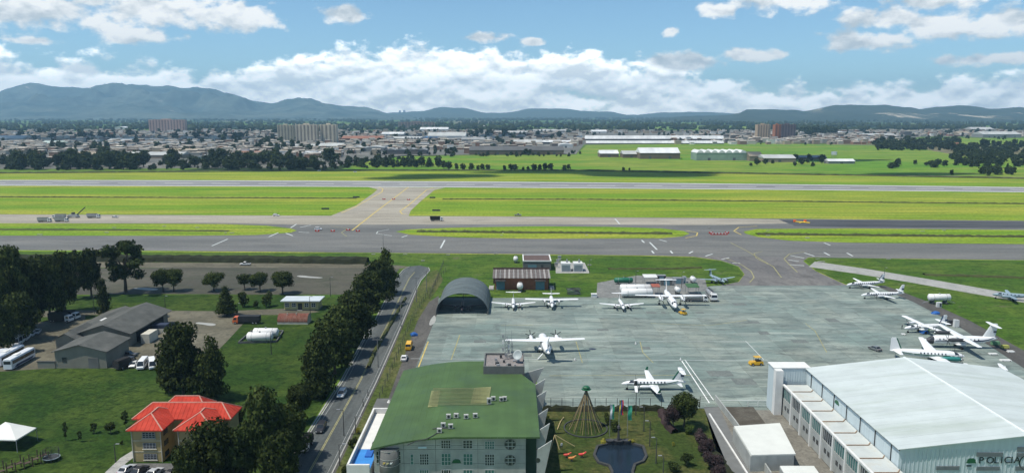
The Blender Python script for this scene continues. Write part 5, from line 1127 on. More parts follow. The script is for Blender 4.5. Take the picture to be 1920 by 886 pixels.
# yellow kiosk
a, b = G(533, 581), G(597, 581); w = b[0]-a[0]
ki = thing('kiosk', 'small cream yellow office with flat pale roof beside the lane', 'kiosk', (a[0], a[1], 0)); YELW = mat('yellow_plaster', (0.50, 0.44, 0.20), .85, .1, .5)
MB().box(0, w, 0, 5.6, .25, 3.6).obj('wall', YELW, ki); MB().box(-.3, w+.3, -.3, 5.9, 0, .25).obj('plinth', CONCD, ki); MB().box(-1.0, w+1.0, -1.3, 6.6, 3.61, 3.95).obj('roof_slab', mat('pale_blue_roof', (0.50, 0.55, 0.57), .6, .1, .3), ki)
for k in (0.09, .29, .66, .86): window(ki, w*k-.75, w*k+.75, 1.3, 2.8, 0, 2, 2, GLASS, PARAPW)
MB().box(w*.47-.8, w*.47+.8, -.06, .02, .25, 2.7).obj('door', GLASS, ki); MB().box(w*.47-1, w*.47+1, -1.2, -.3, 0, .2).obj('step', CONC, ki)
# rusty quonset hut
a, b = G(520, 608), G(577, 608); L = b[0]-a[0]; R_ = 2.6
qh = thing('quonset_hut', 'rusty red half round hut on the lawn', 'hut', (a[0], a[1]+R_, 0)); RUST = mat('rusty_sheet', (0.16, 0.055, 0.035), .8, .35, .4, dirt=((0.24, 0.15, 0.11), .3))
n = 12
for k in range(8):
    xa, xb = L*k/8, L*(k+1)/8-.05; q = R_+.03*(k % 2)
    MB().add([(x, q*math.cos(math.pi*i/n), .9+q*.95*math.sin(math.pi*i/n)) for x in (xa, xb) for i in range(n+1)], [(i, i+1, i+n+2, i+n+1) for i in range(n)]).obj('roof_sheet', RUST, qh)
MB().box(0, L, -R_+.05, R_-.05, 0, .9).obj('base_wall', CREAMP, qh)
for x in (.02, L-.1): MB().add([(x, R_*.98*math.cos(math.pi*i/n), .9+R_*.93*math.sin(math.pi*i/n)) for i in range(n+1)], [tuple(range(n+1))]).obj('end_wall', CREAMP, qh)
for k in (.3, .6): MB().cyl(L*k, -1.0, 2.6, 3.9, .16, None, 8).obj('vent_pipe', CREAMP, qh)
def tank(name, label, px, py, axis, length, r, m, h0=.8, ends=.5, n=16, loc=None):
    g = loc or G(px, py); t = thing(name, label, 'tank', (g[0], g[1], 0)); MB().hcyl((0, 0, h0+r), axis, length, r, n, ends).obj('shell', m, t, True)
    for s in (-.32, .32):
        c = (s*length, 0) if axis == 'x' else (0, s*length); MB().box(c[0]-(.2 if axis == 'x' else r*.7), c[0]+(.2 if axis == 'x' else r*.7), c[1]-(r*.7 if axis == 'x' else .2), c[1]+(r*.7 if axis == 'x' else .2), 0, h0+r*.35).obj('saddle', CONCD, t)
        MB().hcyl((c[0], c[1], h0+r), axis, .12, r+.03, n).obj('band', STEEL, t)
    MB().cyl(0, 0, h0+2*r-.05, h0+2*r+.35, .3, None, 8).obj('manhole', STEEL, t); return t
tank('storage_tank', 'front white fuel tank of the pair on the left lawn', 488, 641, 'x', 7.6, 1.45, TANKW, .5); tank('storage_tank', 'rear white fuel tank of the pair on the left lawn', 499, 633, 'x', 7.6, 1.45, TANKW, .5)
bd = thing('tank_bund', 'low dark wall enclosing the pair of white tanks', 'wall', (0, 0, 0)); q = PP((447, 644), (519, 641), (531, 622), (472, 622))
for a, b in zip(q, q[1:]+q[:1]): MB().bar((a[0], a[1], .35), (b[0], b[1], .35), .3, .7).obj('wall_section', CONCD, bd)
# ---- arched hangar with ribs
t = thing('arched_hangar', 'grey half round sheet hangar open at the front with an aircraft inside', 'hangar', (-18.6, 270.5, 0)); rx, rz_, dp = 9.9, 8.3, 27.0; ARCHM = mat('grey_sheet', (0.105, 0.125, 0.120), .55, .18, .3, rand=.08)
n = 20
for k in range(9):
    ya, yb_ = dp*k/9, dp*(k+1)/9-.04; e = .04*(k % 2)
    out_ = [(-(rx+e)*math.cos(math.pi*i/n), (rz_+e)*math.sin(math.pi*i/n)**.9) for i in range(n+1)]; inn = [(x*.985, z*.985) for x, z in out_]
    vs = [(x, y, z) for y in (ya, yb_) for x, z in out_] + [(x, y, z) for y in (ya, yb_) for x, z in inn]; m_ = n+1
    fs = [(i, i+1, i+1+m_, i+m_) for i in range(n)] + [(2*m_+i+1, 2*m_+i, 3*m_+i, 3*m_+i+1) for i in range(n)] + [(i+1, i, 2*m_+i, 2*m_+i+1) for i in range(n)] + [(m_+i, m_+i+1, 3*m_+i+1, 3*m_+i) for i in range(n)]
    MB().add(vs, fs).obj('arch_sheet', ARCHM, t)
MB().box(-9.6, -9.3, .2, dp, 0, 1.1).obj('base_wall', CONCD, t); MB().box(9.3, 9.6, .2, dp, 0, 1.1).obj('base_wall', CONCD, t)
# brick store
a, b = G(928, 543), G(1028, 543); w = b[0]-a[0]
bs_ = thing('brick_store', 'red brick store under a pale corrugated roof behind the parked aircraft', 'building', (a[0], a[1], 0)); h = 5.2
MB().box(0, w, 0, 11, 0, h).obj('wall', BRICK, bs_)
CORR = mat('corrugated_sheet', (0.25, 0.235, 0.22), .7, .25, .5, rand=.3)
for k in range(26):
    xa = -1+(w+2)*k/26; xb = xa+(w+2)/26-.12; MB().hexa([(xa, -1.4, h+.1), (xb, -1.4, h+.1), (xb, 11.5, h+1.2), (xa, 11.5, h+1.2)], [(xa, -1.4, h+.24), (xb, -1.4, h+.24), (xb, 11.5, h+1.34), (xa, 11.5, h+1.34)]).obj('roof_sheet', CORR if k % 2 else mat('corrugated_dark', (0.13, 0.11, 0.10), .8, .3, .5), bs_)
MB().box(-1, w+1, 11.6, 12, 0, h+2).obj('back_parapet', mat('brick_dark', (0.07, 0.045, 0.04), .9, .2), bs_)
for x0_, x1_ in ((.6, 4.2), (w-5.4, w-1.6)): MB().box(x0_, x1_, -.08, .02, 0, 3.6).obj('door', BLUED, bs_); MB().box(x0_-.4, x1_+.4, -1.6, .05, 4.0, 4.5).obj('door_canopy', mat('corrugated_dark', (0,0,0)), bs_)
for sx in (-2.6, w+.6): MB().box(sx, sx+2, -.5, 6, 0, .5).obj('side_step', CONC, bs_)
# substation house
a, b = G(981, 507), G(1033, 507); w = b[0]-a[0]
ss = thing('substation_house', 'grey block house with brown flat roof and white parapet near the taxiway', 'building', (a[0], a[1], 0)); h = 4.4
MB().box(0, w, 0, 16, 0, h).obj('wall', CONCD, ss); MB().box(.4, w-.4, .4, 15.6, h, h+.06).obj('roof_deck', mat('brown_deck', (0.11, 0.075, 0.065), .85, .2), ss)
for q in ((-.2, w+.2, -.2, .35), (-.2, w+.2, 15.65, 16.2), (-.2, .35, .36, 15.64), (w-.35, w+.2, .36, 15.64)): MB().box(*q, h, h+.5).obj('parapet', PARAPW, ss)
MB().box(2.2, 6.4, -.08, .02, 0, 2.9).obj('door', BLUED, ss); MB().box(w-4.8, w-3.7, -.08, .02, 0, 2.9).obj('door', DARKST, ss)
struct_sheet('transformer_pad', PP((1042, 512), (1106, 512), (1096, 492), (1042, 492)), .05, CONC)
for k, px in enumerate((1061, 1084)):
    g = G(px, 509); t = thing('transformer', 'white transformer cabinet, %s of the pair on the concrete pad' % ('left', 'right')[k], 'transformer', g)
    MB().box(-2.2, 2.2, 0, 5.5, 0, 4.0).obj('cabinet', WHT, t); MB().box(-1.9, 1.9, -.06, 0, .3, 3.3).obj('radiator', mat('radiator_blue', (0.30, 0.36, 0.38), .5, .1), t); MB().cyl(.6, 2.4, 4.0, 5.6, .5, .3, 10).obj('bushing', STEEL, t)
    for q in range(6): MB().box(-1.8+q*.65, -1.65+q*.65, -.2, -.06, .3, 3.3).obj('fin', STEEL, t)
tank('storage_tank', 'small white capsule tank left of the substation', 967, 492, 'y', 3.2, 1.2, TANKW, .8); tank('storage_tank', 'small white tank standing before the brick store', 975, 546, 'y', 3.0, 1.3, TANKW, 1.2)
for i, (px, py) in enumerate(((1046, 494), (1043, 500), (1049, 487))):
    g = G(px, py); t = thing('switch_cabinet', ('left', 'front', 'rear')[i]+' grey switch cabinet between substation and transformers', 'cabinet', g); MB().box(-.8, .8, -.6, .6, 0, 2.0).obj('body', ACW, t); MB().box(-.9, .9, -.7, .7, 2.0, 2.15).obj('cap', STEEL, t)
# fuel pad
struct_sheet('fuel_pad', PP((1118, 558), (1330, 558), (1322, 522), (1195, 516), (1120, 530)), .045, paved('pad_concrete', (0.17, 0.175, 0.165), (0.23, 0.23, 0.215), (0.10, 0.10, 0.095), (1, 1, 1), .2, 1.5))
GREENT = mat('tank_green', (0.015, 0.13, 0.075), .5, .15, .4)
tank('storage_tank', 'dark green fuel tank at the back of the fuel pad', 1169, 532, 'x', 7.4, 1.15, GREENT, .6); tank('storage_tank', 'front long white tank on the fuel pad', 1194, 557, 'x', 12.0, 1.7, TANKW, .4); tank('storage_tank', 'rear long white tank on the fuel pad', 1191, 549, 'x', 12.0, 1.7, TANKW, .4)
tank('storage_tank', 'short white tank by the green canopy', 1299, 531, 'y', 2.6, 1.2, TANKW, .8); tank('storage_tank', 'white capsule tank on a frame beside the parked fuel truck', 1270, 553, 'y', 3.0, 1.1, TANKW, 1.4)
def canopy(label, px, py, w, d, h, m, name='canopy_roof'):
    g = G(px, py); t = thing(name, label, 'canopy', g); MB().hexa([(-w/2, 0, h), (w/2, 0, h), (w/2, d, h+.5), (-w/2, d, h+.5)], [(-w/2, 0, h+.2), (w/2, 0, h+.2), (w/2, d, h+.7), (-w/2, d, h+.7)]).obj('roof', m, t)
    for x in (-w/2+.3, w/2-.3):
        for y in (.3, d-.3): MB().bar((x, y, 0), (x, y, h+.05), .14).obj('post', STEEL, t)
    return t
canopy('white sheet shelter roof behind the long tanks', 1220, 533, 6.0, 4.5, 3.0, WHT); canopy('green canopy at the fuel trucks', 1300, 553, 5.0, 5, 3.2, mat('green_canopy', (0.05, 0.12, 0.05), .7, .2)); canopy('small red roofed pump shelter between tanks and aircraft', 1230, 553, 3.4, 3.5, 3.4, mat('red_canopy', (0.30, 0.09, 0.06), .7, .2))
for i, (px, py, w, c, lab) in enumerate([(1250, 535, 5, CONCD, 'dark container left of the grey one on the fuel pad'), (1272, 532, 4.5, STEEL, 'grey container on the fuel pad'), (1240, 527, 4, DARKST, 'dark cabin at the back of the fuel pad'), (1284, 530, 1.2, WHT, 'narrow white cabinet right of the grey container')]):
    g = G(px, py); t = thing('site_container', lab, 'container', g); MB().box(-w/2, w/2, 0, 2.4, 0, 2.5).obj('body', c, t); MB().box(-w/2-.1, w/2+.1, -.1, 2.5, 2.5, 2.62).obj('roof', STEEL, t); MB().box(-w/4, w/4, -.06, 0, .1, 2.1).obj('door', BLUED, t)
g = G(1114, 558); t = thing('site_container', 'small white box by the edge of the apron grass', 'container', g); MB().box(-1.1, 1.1, 0, 1.6, 0, 1.5).obj('body', WHT, t); MB().box(-1.2, 1.2, -.1, 1.7, 1.5, 1.6).obj('lid', PARAPW, t)
g = G(1075, 551); t = thing('scrap_stack', 'dark stack of scrap frames on the grass', 'scrap', g); rr_ = random.Random(9)
for k in range(16): a = rr_.uniform(-.3, .3); z = .2+.16*k; MB().bar((-2.6+rr_.uniform(-.5, .5), rr_.uniform(-1.2, 1.2), z), (2.6+rr_.uniform(-.5, .5), rr_.uniform(-1.2, 1.2), z), .3, .16).obj('frame_member', [DARKST, STEEL, CONCD][k % 3], t)
# tank trailer on the right grass
t = tank('tank_trailer', 'white tank on a wheeled frame on the right hand grass', 1760, 569, 'x', 7.8, 1.35, TANKW, 1.3)
for s in (-4.8, 4.8): MB().bar((s*.8, 0, 1.2), (s*1.35, 0, .3), .2).obj('tow_frame', STEEL, t)
for x in (-2.5, 2.5):
    for y in (-1.2, 1.2): MB().hcyl((x, y, .45), 'y', .35, .45, 10).obj('wheel', DARKST, t)
g = G(1760, 575); t = thing('pump_cabinet', 'small white pump cabinet before the tank trailer', 'cabinet', g); MB().box(-.9, .9, -.5, .5, 0, 1.9).obj('body', WHT, t); MB().box(.05, .7, -.56, -.5, .3, 1.6).obj('door', DARKST, t)
# ================================================================ aircraft
PWHT = mat('aircraft_white', (0.74, 0.75, 0.75), 0.35, 0.05, 0.4, spec=0.5)
PGREY = mat('aircraft_blue_grey', (0.24, 0.32, 0.37), 0.45, 0.12, 0.4, spec=0.4)
PDARK = mat('aircraft_dark', (0.075, 0.06, 0.075), 0.45, 0.12, 0.4)
PGREEN = mat('aircraft_green', (0.012, 0.10, 0.055), 0.4, 0.1, 1)
PTEAL = mat('aircraft_teal', (0.03, 0.19, 0.17), 0.4, 0.1, 1)
PNAVY = mat('aircraft_navy', (0.02, 0.035, 0.09), 0.4, 0.1, 1)
PRADO = mat('nose_cover_grey', (0.055, 0.058, 0.064), 0.6, 0.15, 1)
TYRE = mat('tyre_rubber', (0.015, 0.015, 0.016), 0.85, 0.1, 1)
PROPM = mat('propeller_black', (0.03, 0.03, 0.032), 0.5, 0.1, 1)
CANG = mat('cockpit_glass', (0.02, 0.025, 0.032), 0.1, 0.1, 1, spec=0.7)
def foil(mb, root, tip, cr, ct, tk, sweep=0.0):
    """wing half from root to tip (leading-edge mid points), chord along -x"""
    def ring(p, c, th, vert):
        o = []
        for u, t in ((0, 0), (-.15, .75), (-.45, 1), (-1, .08), (-.45, -.55), (-.15, -.5)):
            o.append((p[0]+u*c, p[1], p[2]+t*th*c) if not vert else (p[0]+u*c, p[1]+t*th*c, p[2]))
        return o
    vert = abs(tip[2]-root[2]) > abs(tip[1]-root[1])
    tipm = (tip[0]-.0, tip[1], tip[2]); a = ring(root, cr, tk, vert); b = ring(tipm, ct, tk, vert)
    d = Vector(tipm)-Vector(root); e = Vector(tipm)+d.normalized()*ct*.22; c = ring((e.x-ct*.18, e.y, e.z), ct*.6, tk*.6, vert)
    return mb.loft([a, b, c])
def plane(S):
    """aircraft built along +x (nose), standing on the ground at z = 0"""
    L, D, span = S['L'], S['D'], S['span']; cz = S['cz']; wm_ = S.get('mat', PWHT); R = D/2
    t = thing(S.get('name', 'aircraft'), 'aircraft', 'aircraft')
    up = S.get('up', .30); nose = S.get('nose', .16); droop = S.get('droop', .18); n = 16
    st = [(0, .05, -droop), (.012, .22, -droop), (.035, .42, -droop*.9), (.065, .60, -droop*.7), (nose*.62, .78, -droop*.38), (nose*.82, .92, -.04), (nose*1.15, 1, 0), (.34, 1, 0), (.58, 1, 0), (.70, .93, .04), (.80, .76, .10), (.89, .54, .20), (.96, .30, up), (1.0, .10, up*1.15)]
    rings = []; stn = []
    for (u, r, dz) in st:
        x = L/2-u*L; zc = cz+dz*D; stn.append((x, r*R, zc))
        rings.append([(x, r*R*math.sin(2*math.pi*k/n), zc+r*R*math.cos(2*math.pi*k/n)) for k in range(n)])
    fz = MB().loft(rings).obj('fuselage', wm_, t, True)
    def at(x):
        for (xa, ra, za), (xb, rb_, zb) in zip(stn, stn[1:]):
            if xb <= x <= xa: q = (xa-x)/(xa-xb); return ra+(rb_-ra)*q, za+(zb-za)*q
        return R, cz
    def strip(a0, a1, x0, x1, m, name, k=1.012, curve=0.0):
        """painted band on the skin between angles from the top, degrees, both sides"""
        for s in (-1, 1):
            mb = MB(); N = 14; vs = []
            for i in range(N+1):
                x = x0+(x1-x0)*i/N; r, z = at(x); lift = curve*max(0, (i/N-.6)/.4)**2
                for a in (a0-lift, (a0+a1)/2-lift, a1-lift): vs.append((x, s*r*k*math.sin(RAD(a)), z+r*k*math.cos(RAD(a))))
            mb.add(vs, [(i*3+j, i*3+j+1, i*3+j+4, i*3+j+3) for i in range(N) for j in range(2)]); mb.obj(name, m, fz, True)
    strip(38, 66, L/2-L*nose*.52, L/2-L*nose*.86, CANG, 'cockpit_side_window', 1.015)
    x = L/2-L*nose*.60; x2 = L/2-L*nose*.86; r1, z1 = at(x); r2, z2 = at(x2); mb = MB(); vs = []
    for (xx, r, z) in ((x, r1, z1), (x2, r2, z2)):
        for a in (-36, -18, 0, 18, 36): vs.append((xx, r*1.02*math.sin(RAD(a)), z+r*1.02*math.cos(RAD(a))))
    mb.add(vs, [(j, j+1, j+6, j+5) for j in range(4)]); mb.obj('windscreen', CANG, fz)
    for (a0, a1, f0, f1, m, cv) in S.get('stripes', []): strip(a0, a1, L/2-L*f0, L/2-L*f1, m, 'stripe', 1.01, cv)
    nw = S.get('nwin', 7)
    if nw:
        w0 = None
        for s in (-1, 1):
            for k in range(nw):
                x = L/2-L*(S.get('w0', .26)+(S.get('w1', .62)-S.get('w0', .26))*k/max(1, nw-1)); a = RAD(68)
                if w0 is None: w0 = MB().box(-.17, .17, -.03, .03, -.22, .22).obj('window', CANG, t); o = w0
                else: o = w0.copy(); COL.objects.link(o)
                o.location = (x, s*R*1.0*math.sin(a), cz+R*math.cos(a)); o.rotation_euler = (s*RAD(22), 0, 0)
    # wings
    wx = L/2-L*S['wx']; high = S['wing'] == 'high'; wz = cz+R*.93 if high else cz-R*.62; dih = S.get('dih', .02 if high else .10)*span/2; cr, ct = S['cr'], S['ct']; ey = S['ey']
    for s in (-1, 1):
        mb = MB()
        if high: foil(mb, (wx+cr*.35, 0, wz), (wx+ct*.35, s*span/2, wz+dih), cr, ct, .10)
        else: foil(mb, (wx+cr*.4, s*R*.35, wz), (wx+ct*.4, s*span/2, wz+dih), cr, ct, .10)
        wg = mb.obj('wing', wm_, t, False)
        if S.get('winglet'): foil(MB(), (wx+ct*.3, s*span/2, wz+dih), (wx-.2, s*(span/2+.15), wz+dih+1.0), ct*.8, ct*.4, .06).obj('winglet', S.get('accent', PGREEN), wg)
        if S.get('wing_accent'): MB().box(wx-cr*.3, wx+cr*.15, s*ey-.9 if s > 0 else -ey-.5, s*ey+.5 if s > 0 else -ey+.9, wz+.32, wz+.36)
        # engine
        er, el_ = S['er'], S['el']; ez = wz+(dih*ey/(span/2))+(-er*.35 if high else er*.25); ex = wx+cr*.35+el_*.42
        nc = [[(ex+u*el_, s*ey+er*q*math.sin(2*math.pi*k/10), ez+er*q*math.cos(2*math.pi*k/10)*(1.1 if q < 1 else 1)) for k in range(10)] for u, q in ((.42, .45), (.36, .72), (.18, .95), (-.1, 1), (-.5, .8), (-.75, .35), (-.85, .1))]
        na = MB().loft(nc).obj('nacelle', S.get('nacm', wm_), t, True)
        pm_ = MB().hcyl((ex+el_*.42+.22, s*ey, ez), 'x', .3, er*.38, 8, .22).obj('propeller', S.get('spin', wm_), na)
        for k in range(S.get('nb', 4)):
            a = k*2*math.pi/S.get('nb', 4)+.4; pr = S['pr']; c, q = math.cos(a), math.sin(a); xx = ex+el_*.42+.25
            MB().hexa([(xx-.03, s*ey-q*.14+c*er*.3, ez+c*.14+q*er*.3), (xx+.03, s*ey-q*.14+c*er*.3, ez+c*.14+q*er*.3), (xx+.05, s*ey+q*.14+c*er*.3, ez-c*.14+q*er*.3), (xx-.01, s*ey+q*.14+c*er*.3, ez-c*.14+q*er*.3)],
                      [(xx-.02, s*ey-q*.10+c*pr, ez+c*.10+q*pr), (xx+.01, s*ey-q*.10+c*pr, ez+c*.10+q*pr), (xx+.02, s*ey+q*.10+c*pr, ez-c*.10+q*pr), (xx-.02, s*ey+q*.10+c*pr, ez-c*.10+q*pr)]).obj('blade', PROPM, na)
        # main gear
        gy = S.get('gy', ey); gxm = wx-cr*.15+S.get('gx', 0); top = (wz if not high else cz-R*.5) if gy < ey*.9 or not high else ez
        lg = MB().bar((gxm, s*gy, .35), (gxm, s*(gy if not (high and gy < ey*.9) else gy*.6), top), .18).obj('gear_leg', STEEL, t)
        for q in (-.24, .24): MB().hcyl((gxm, s*gy+q, .42), 'y', .24, .42, 12).obj('wheel', TYRE, lg)
        if high and gy < ey*.9: MB().loft([[(gxm+u*3.6, s*(R*.78+(.55 if abs(u) < .4 else .15))+.55*q*math.sin(k*.785)*s, cz-R*.72+.5*q*math.cos(k*.785)) for k in range(8)] for u, q in ((.5, .1), (.3, .8), (0, 1), (-.3, .8), (-.5, .1))]).obj('gear_fairing', wm_, t, True)
    if S.get('taildragger'):
        lg = MB().bar((-L/2+L*.08, 0, .25), (-L/2+L*.08, 0, cz+.2), .12).obj('tail_gear', STEEL, t); MB().hcyl((-L/2+L*.08, 0, .25), 'y', .2, .25, 10).obj('wheel', TYRE, lg)
    else:
        r, z = at(L/2-L*.09); lg = MB().bar((L/2-L*.09, 0, .3), (L/2-L*.11, 0, z-r*.5), .14).obj('nose_gear', STEEL, t); MB().hcyl((L/2-L*.09, 0, .32), 'y', .36, .32, 10).obj('wheel', TYRE, lg)
    # fin and tailplane
    fh = S['fh']; fx = -L/2+S.get('fc', .22)*L; r, z = at(fx-.6*S['fcr']); tz = z+r*.6
    fb = S['fcr']; fm = S.get('finm', wm_)
    fn = MB(); foil(fn, (fx, 0, tz-.4), (fx-fb*.62*S.get('fsw', 1), 0, tz+fh), fb, S['fct'], .055); f = fn.obj('fin', fm, t)
    MB().loft([[(fx+u*2.6+.2, .07*q*d, tz-.35+hh*q) for d, hh in ((-1, 0), (-.6, .5), (0, 1.0), (.6, .5), (1, 0))] for u, q in ((.6, .05), (0, .5), (-.5, 1.0))]).obj('dorsal_fillet', fm, f)
    if S.get('finband'): foil(MB(), (fx-fb*.02+.12, 0, tz+.2), (fx-fb*.60*S.get('fsw', 1)+.1, 0, tz+fh+.08), fb*.16, S['fct']*.28, .30).obj('leading_edge', S['finband'], f)
    if S.get('flag', True):
        for s in (-1, 1):
            MB().box(fx-fb*.95-.5, fx-fb*.95+.4, s*.12-.02, s*.12+.02, tz+fh*.40, tz+fh*.40+.55).obj('flag_mark', PNAVY, f)
    tsp = S['tspan']; tt = S['tail']
    thz = {'T': tz+fh*.985, 'mid': tz+fh*.30, 'low': z+r*.2}[tt]; thx = fx-fb*.62*S.get('fsw', 1)*(1 if tt == 'T' else (.35 if tt == 'mid' else .25))+.15
    for s in (-1, 1): foil(MB(), (thx, s*.02, thz), (thx-.45, s*tsp/2, thz+S.get('tdih', 0)), S['tcr'], S['tct'], .07).obj('tailplane', wm_, t)
    if S.get('ventral'): 
        for s in (-1, 1): foil(MB(), (-L/2+L*.17, s*.3, cz+.1), (-L/2+L*.10, s*.95, cz-.75), 1.5, .7, .05).obj('ventral_fin', wm_, t)
    if S.get('noseband'):
        a0, a1, m = S['noseband']; rr = []
        for i in range(8):
            x = L/2-L*(a0+(a1-a0)*i/7); r, z = at(x); rr.append([(x, r*1.015*math.sin(2*math.pi*k/n), z+r*1.015*math.cos(2*math.pi*k/n)) for k in range(n)])
        MB().loft(rr, False).obj('nose_cover', m, fz, True)
    if S.get('door'):
        x = L/2-L*S['door']; s = S.get('dside', 1); MB().box(x-.42, x+.42, s*R*.90, s*R*1.02, cz-.55, cz+.85).obj('door_opening', CANG, t)
        st_ = MB().hexa([(x-.4, s*R*.95, cz-.62), (x+.4, s*R*.95, cz-.62), (x+.4, s*(R+1.5), .15), (x-.4, s*(R+1.5), .15)], [(x-.4, s*R*.95, cz-.5), (x+.4, s*R*.95, cz-.5), (x+.4, s*(R+1.5), .27), (x-.4, s*(R+1.5), .27)]).obj('airstair', wm_, t)
    return t
ATR = dict(L=22.7, D=2.85, span=24.6, cz=2.55, wing='high', wx=.47, cr=2.9, ct=1.5, ey=4.1, er=.62, el=4.6, pr=1.95, nb=6, gy=2.05, tail='T', fh=4.2, fcr=4.2, fct=2.2, fc=.22, tspan=7.3, tcr=1.9, tct=1.2, nwin=11, w0=.2, w1=.72, nose=.15, up=.26)
DASH = dict(ATR, L=23.5, D=2.7, span=27.0, cz=2.6, cr=2.7, ct=1.3, ey=4.2, gy=4.1, er=.75, el=5.4, pr=2.0, nb=4, fh=4.4, tspan=8.0, gx=-.6)
OTTER = dict(L=15.8, D=1.75, span=19.8, cz=1.95, wing='high', wx=.40, cr=1.98, ct=1.9, ey=2.75, er=.42, el=2.6, pr=1.3, nb=3, gy=1.85, tail='mid', fh=2.9, fcr=2.6, fct=1.7, fc=.19, tspan=6.3, tcr=1.7, tct=1.4, nwin=6, w0=.27, w1=.55, nose=.24, up=.24, dih=.03, fsw=.7)
KING = dict(L=13.4, D=1.5, span=16.6, cz=1.75, wing='low', wx=.44, cr=2.6, ct=1.1, ey=2.6, er=.40, el=3.2, pr=1.2, nb=4, tail='T', fh=2.3, fcr=2.4, fct=1.5, fc=.22, tspan=5.6, tcr=1.5, tct=.9, nwin=5, nose=.25, droop=.12, up=.12)
B1900 = dict(L=17.6, D=1.75, span=17.7, cz=2.05, wing='low', wx=.47, cr=2.7, ct=1.1, ey=2.6, er=.42, el=3.3, pr=1.4, nb=4, tail='T', fh=2.7, fcr=2.9, fct=1.6, fc=.22, tspan=5.6, tcr=1.6, tct=1.0, nwin=8, w0=.29, w1=.66, nose=.22, droop=.16, up=.10, winglet=True, ventral=True, stripes=[(92, 112, .08, .93, PGREEN, 60)], finband=PGREEN, door=.215, nacm=PWHT)
METRO = dict(L=18.1, D=1.65, span=17.4, cz=1.85, wing='low', wx=.50, cr=2.5, ct=1.0, ey=2.3, er=.38, el=3.4, pr=1.3, nb=4, tail='mid', fh=3.0, fcr=2.7, fct=1.3, fc=.19, tspan=4.8, tcr=1.4, tct=.8, nwin=10, w0=.22, w1=.70, nose=.22, droop=.2, up=.15, stripes=[(90, 110, .06, .95, PNAVY, 55)], fsw=1.2)
DC3 = dict(L=20.7, D=2.5, span=29.0, cz=2.6, wing='low', wx=.36, cr=4.4, ct=1.6, ey=2.9, er=.70, el=4.6, pr=1.6, nb=5, tail='low', fh=3.5, fcr=3.4, fct=1.7, fc=.16, tspan=8.1, tcr=2.3, tct=1.1, nwin=8, w0=.27, w1=.60, nose=.17, droop=.05, up=.15, taildragger=True, fsw=.75, stripes=[(84, 98, .03, .93, PGREEN, 0), (106, 113, .06, .9, PTEAL, 0)], finband=PGREEN, nacm=PTEAL, dih=.11, flag=False)
def put(key, S, nose, tail, label, group=None, fixL=True, tilt=0.0, hd=None, name='aircraft'):
    """nose and tail given as (px, py, height)"""
    a = Vector(G(*nose)); b = Vector(G(*tail)); c = (a+b)/2; d = a-b
    rz = math.atan2(d.y, d.x) if hd is None else RAD(hd)
    o = place(key, lambda: plane(dict(S, name=name)), label, (c.x, c.y, .08), rz, group)
    if tilt: o.rotation_euler = (0, tilt, rz)
    return o
c0 = G(1022, 633, 4.7)
o = place('atr', lambda: plane(dict(ATR, door=.80, dside=1)), 'white high winged airliner standing alone on the apron, tail to the camera', (c0[0], c0[1]-.3, .08), RAD(93.5))
put('dash', DASH, (1268, 577, 2.2), (1246, 541, 3.6), 'large white high winged aircraft parked before the fuel pad')
put('otter', dict(OTTER, stripes=[(86, 104, .03, .9, PNAVY, 0)]), (1034, 578, 1.7), (1034.5, 549, 2.6), 'white high winged aircraft facing the camera right of the white low winged one', hd=-91)
put('king', dict(KING, stripes=[(90, 106, .05, .9, PNAVY, 40)]), (962, 579, 1.6), (963, 556, 2.0), 'white low winged aircraft facing the camera before the brick store', hd=-90)
put('kingdark', dict(KING, mat=PDARK, span=16.8, spin=PDARK), (868, 583, 1.7), (867, 560, 2.0), 'dark aircraft parked inside the arched hangar', hd=-89)
put('king', KING, (1172, 582, 1.6), (1158.5, 557, 2.0), 'white low winged aircraft facing the camera left of the large high winged one')
put('kinggrey', dict(KING, mat=PGREY, nacm=PGREY, spin=PGREY), (1367, 532, 1.6), (1322, 512, 2.0), 'blue grey aircraft beside the grass at the apron corner')
put('metro', dict(METRO, finband=PNAVY, finm=PWHT), (1583, 534, 1.6), (1663, 529, 2.0), 'white aircraft with dark fin, farther of the two at the apron right edge')
put('metro2', METRO, (1614, 553, 1.6), (1696, 550, 2.0), 'white aircraft, nearer of the two at the apron right edge')
put('otter2', dict(OTTER, stripes=[(85, 97, .03, .92, PNAVY, 0)], finband=PNAVY), (1694.6, 615, 1.7), (1777, 606, 2.8), 'white high winged aircraft with blue fin beside blue barrels')
put('atrcover', dict(ATR, noseband=(.035, .125, PRADO), nacm=PRADO, stripes=[(84, 94, .14, .60, PNAVY, 0), (82, 102, .62, .96, PNAVY, 60)]), (1738, 639, 2.0), (1862, 636, 3.0), 'white airliner with dark grey nose cover parked at the right')
put('dc3', DC3, (1810, 667, 2.6), (1667, 663, 1.9), 'white tail wheel transport with green stripes behind the hangar')
put('oldtwin', dict(KING, L=14.5, mat=PGREY, nacm=PGREY, spin=PGREY, cz=1.9, D=1.8, fh=2.0, tail='low', er=.6), (1860, 551, 1.8), (1940, 558, 1.6), 'blue grey old aircraft on the narrow taxiway at the right edge')
put('b1900', B1900, (1168.5, 719.5, 1.7), (1283, 716, 2.2), 'white aircraft with green stripes and open door nearest the garden fence')
put('king', KING, (1798, 700, 1.6), (1868, 703, 2.0), 'aircraft hidden behind the hangar roof with only its white fin showing')
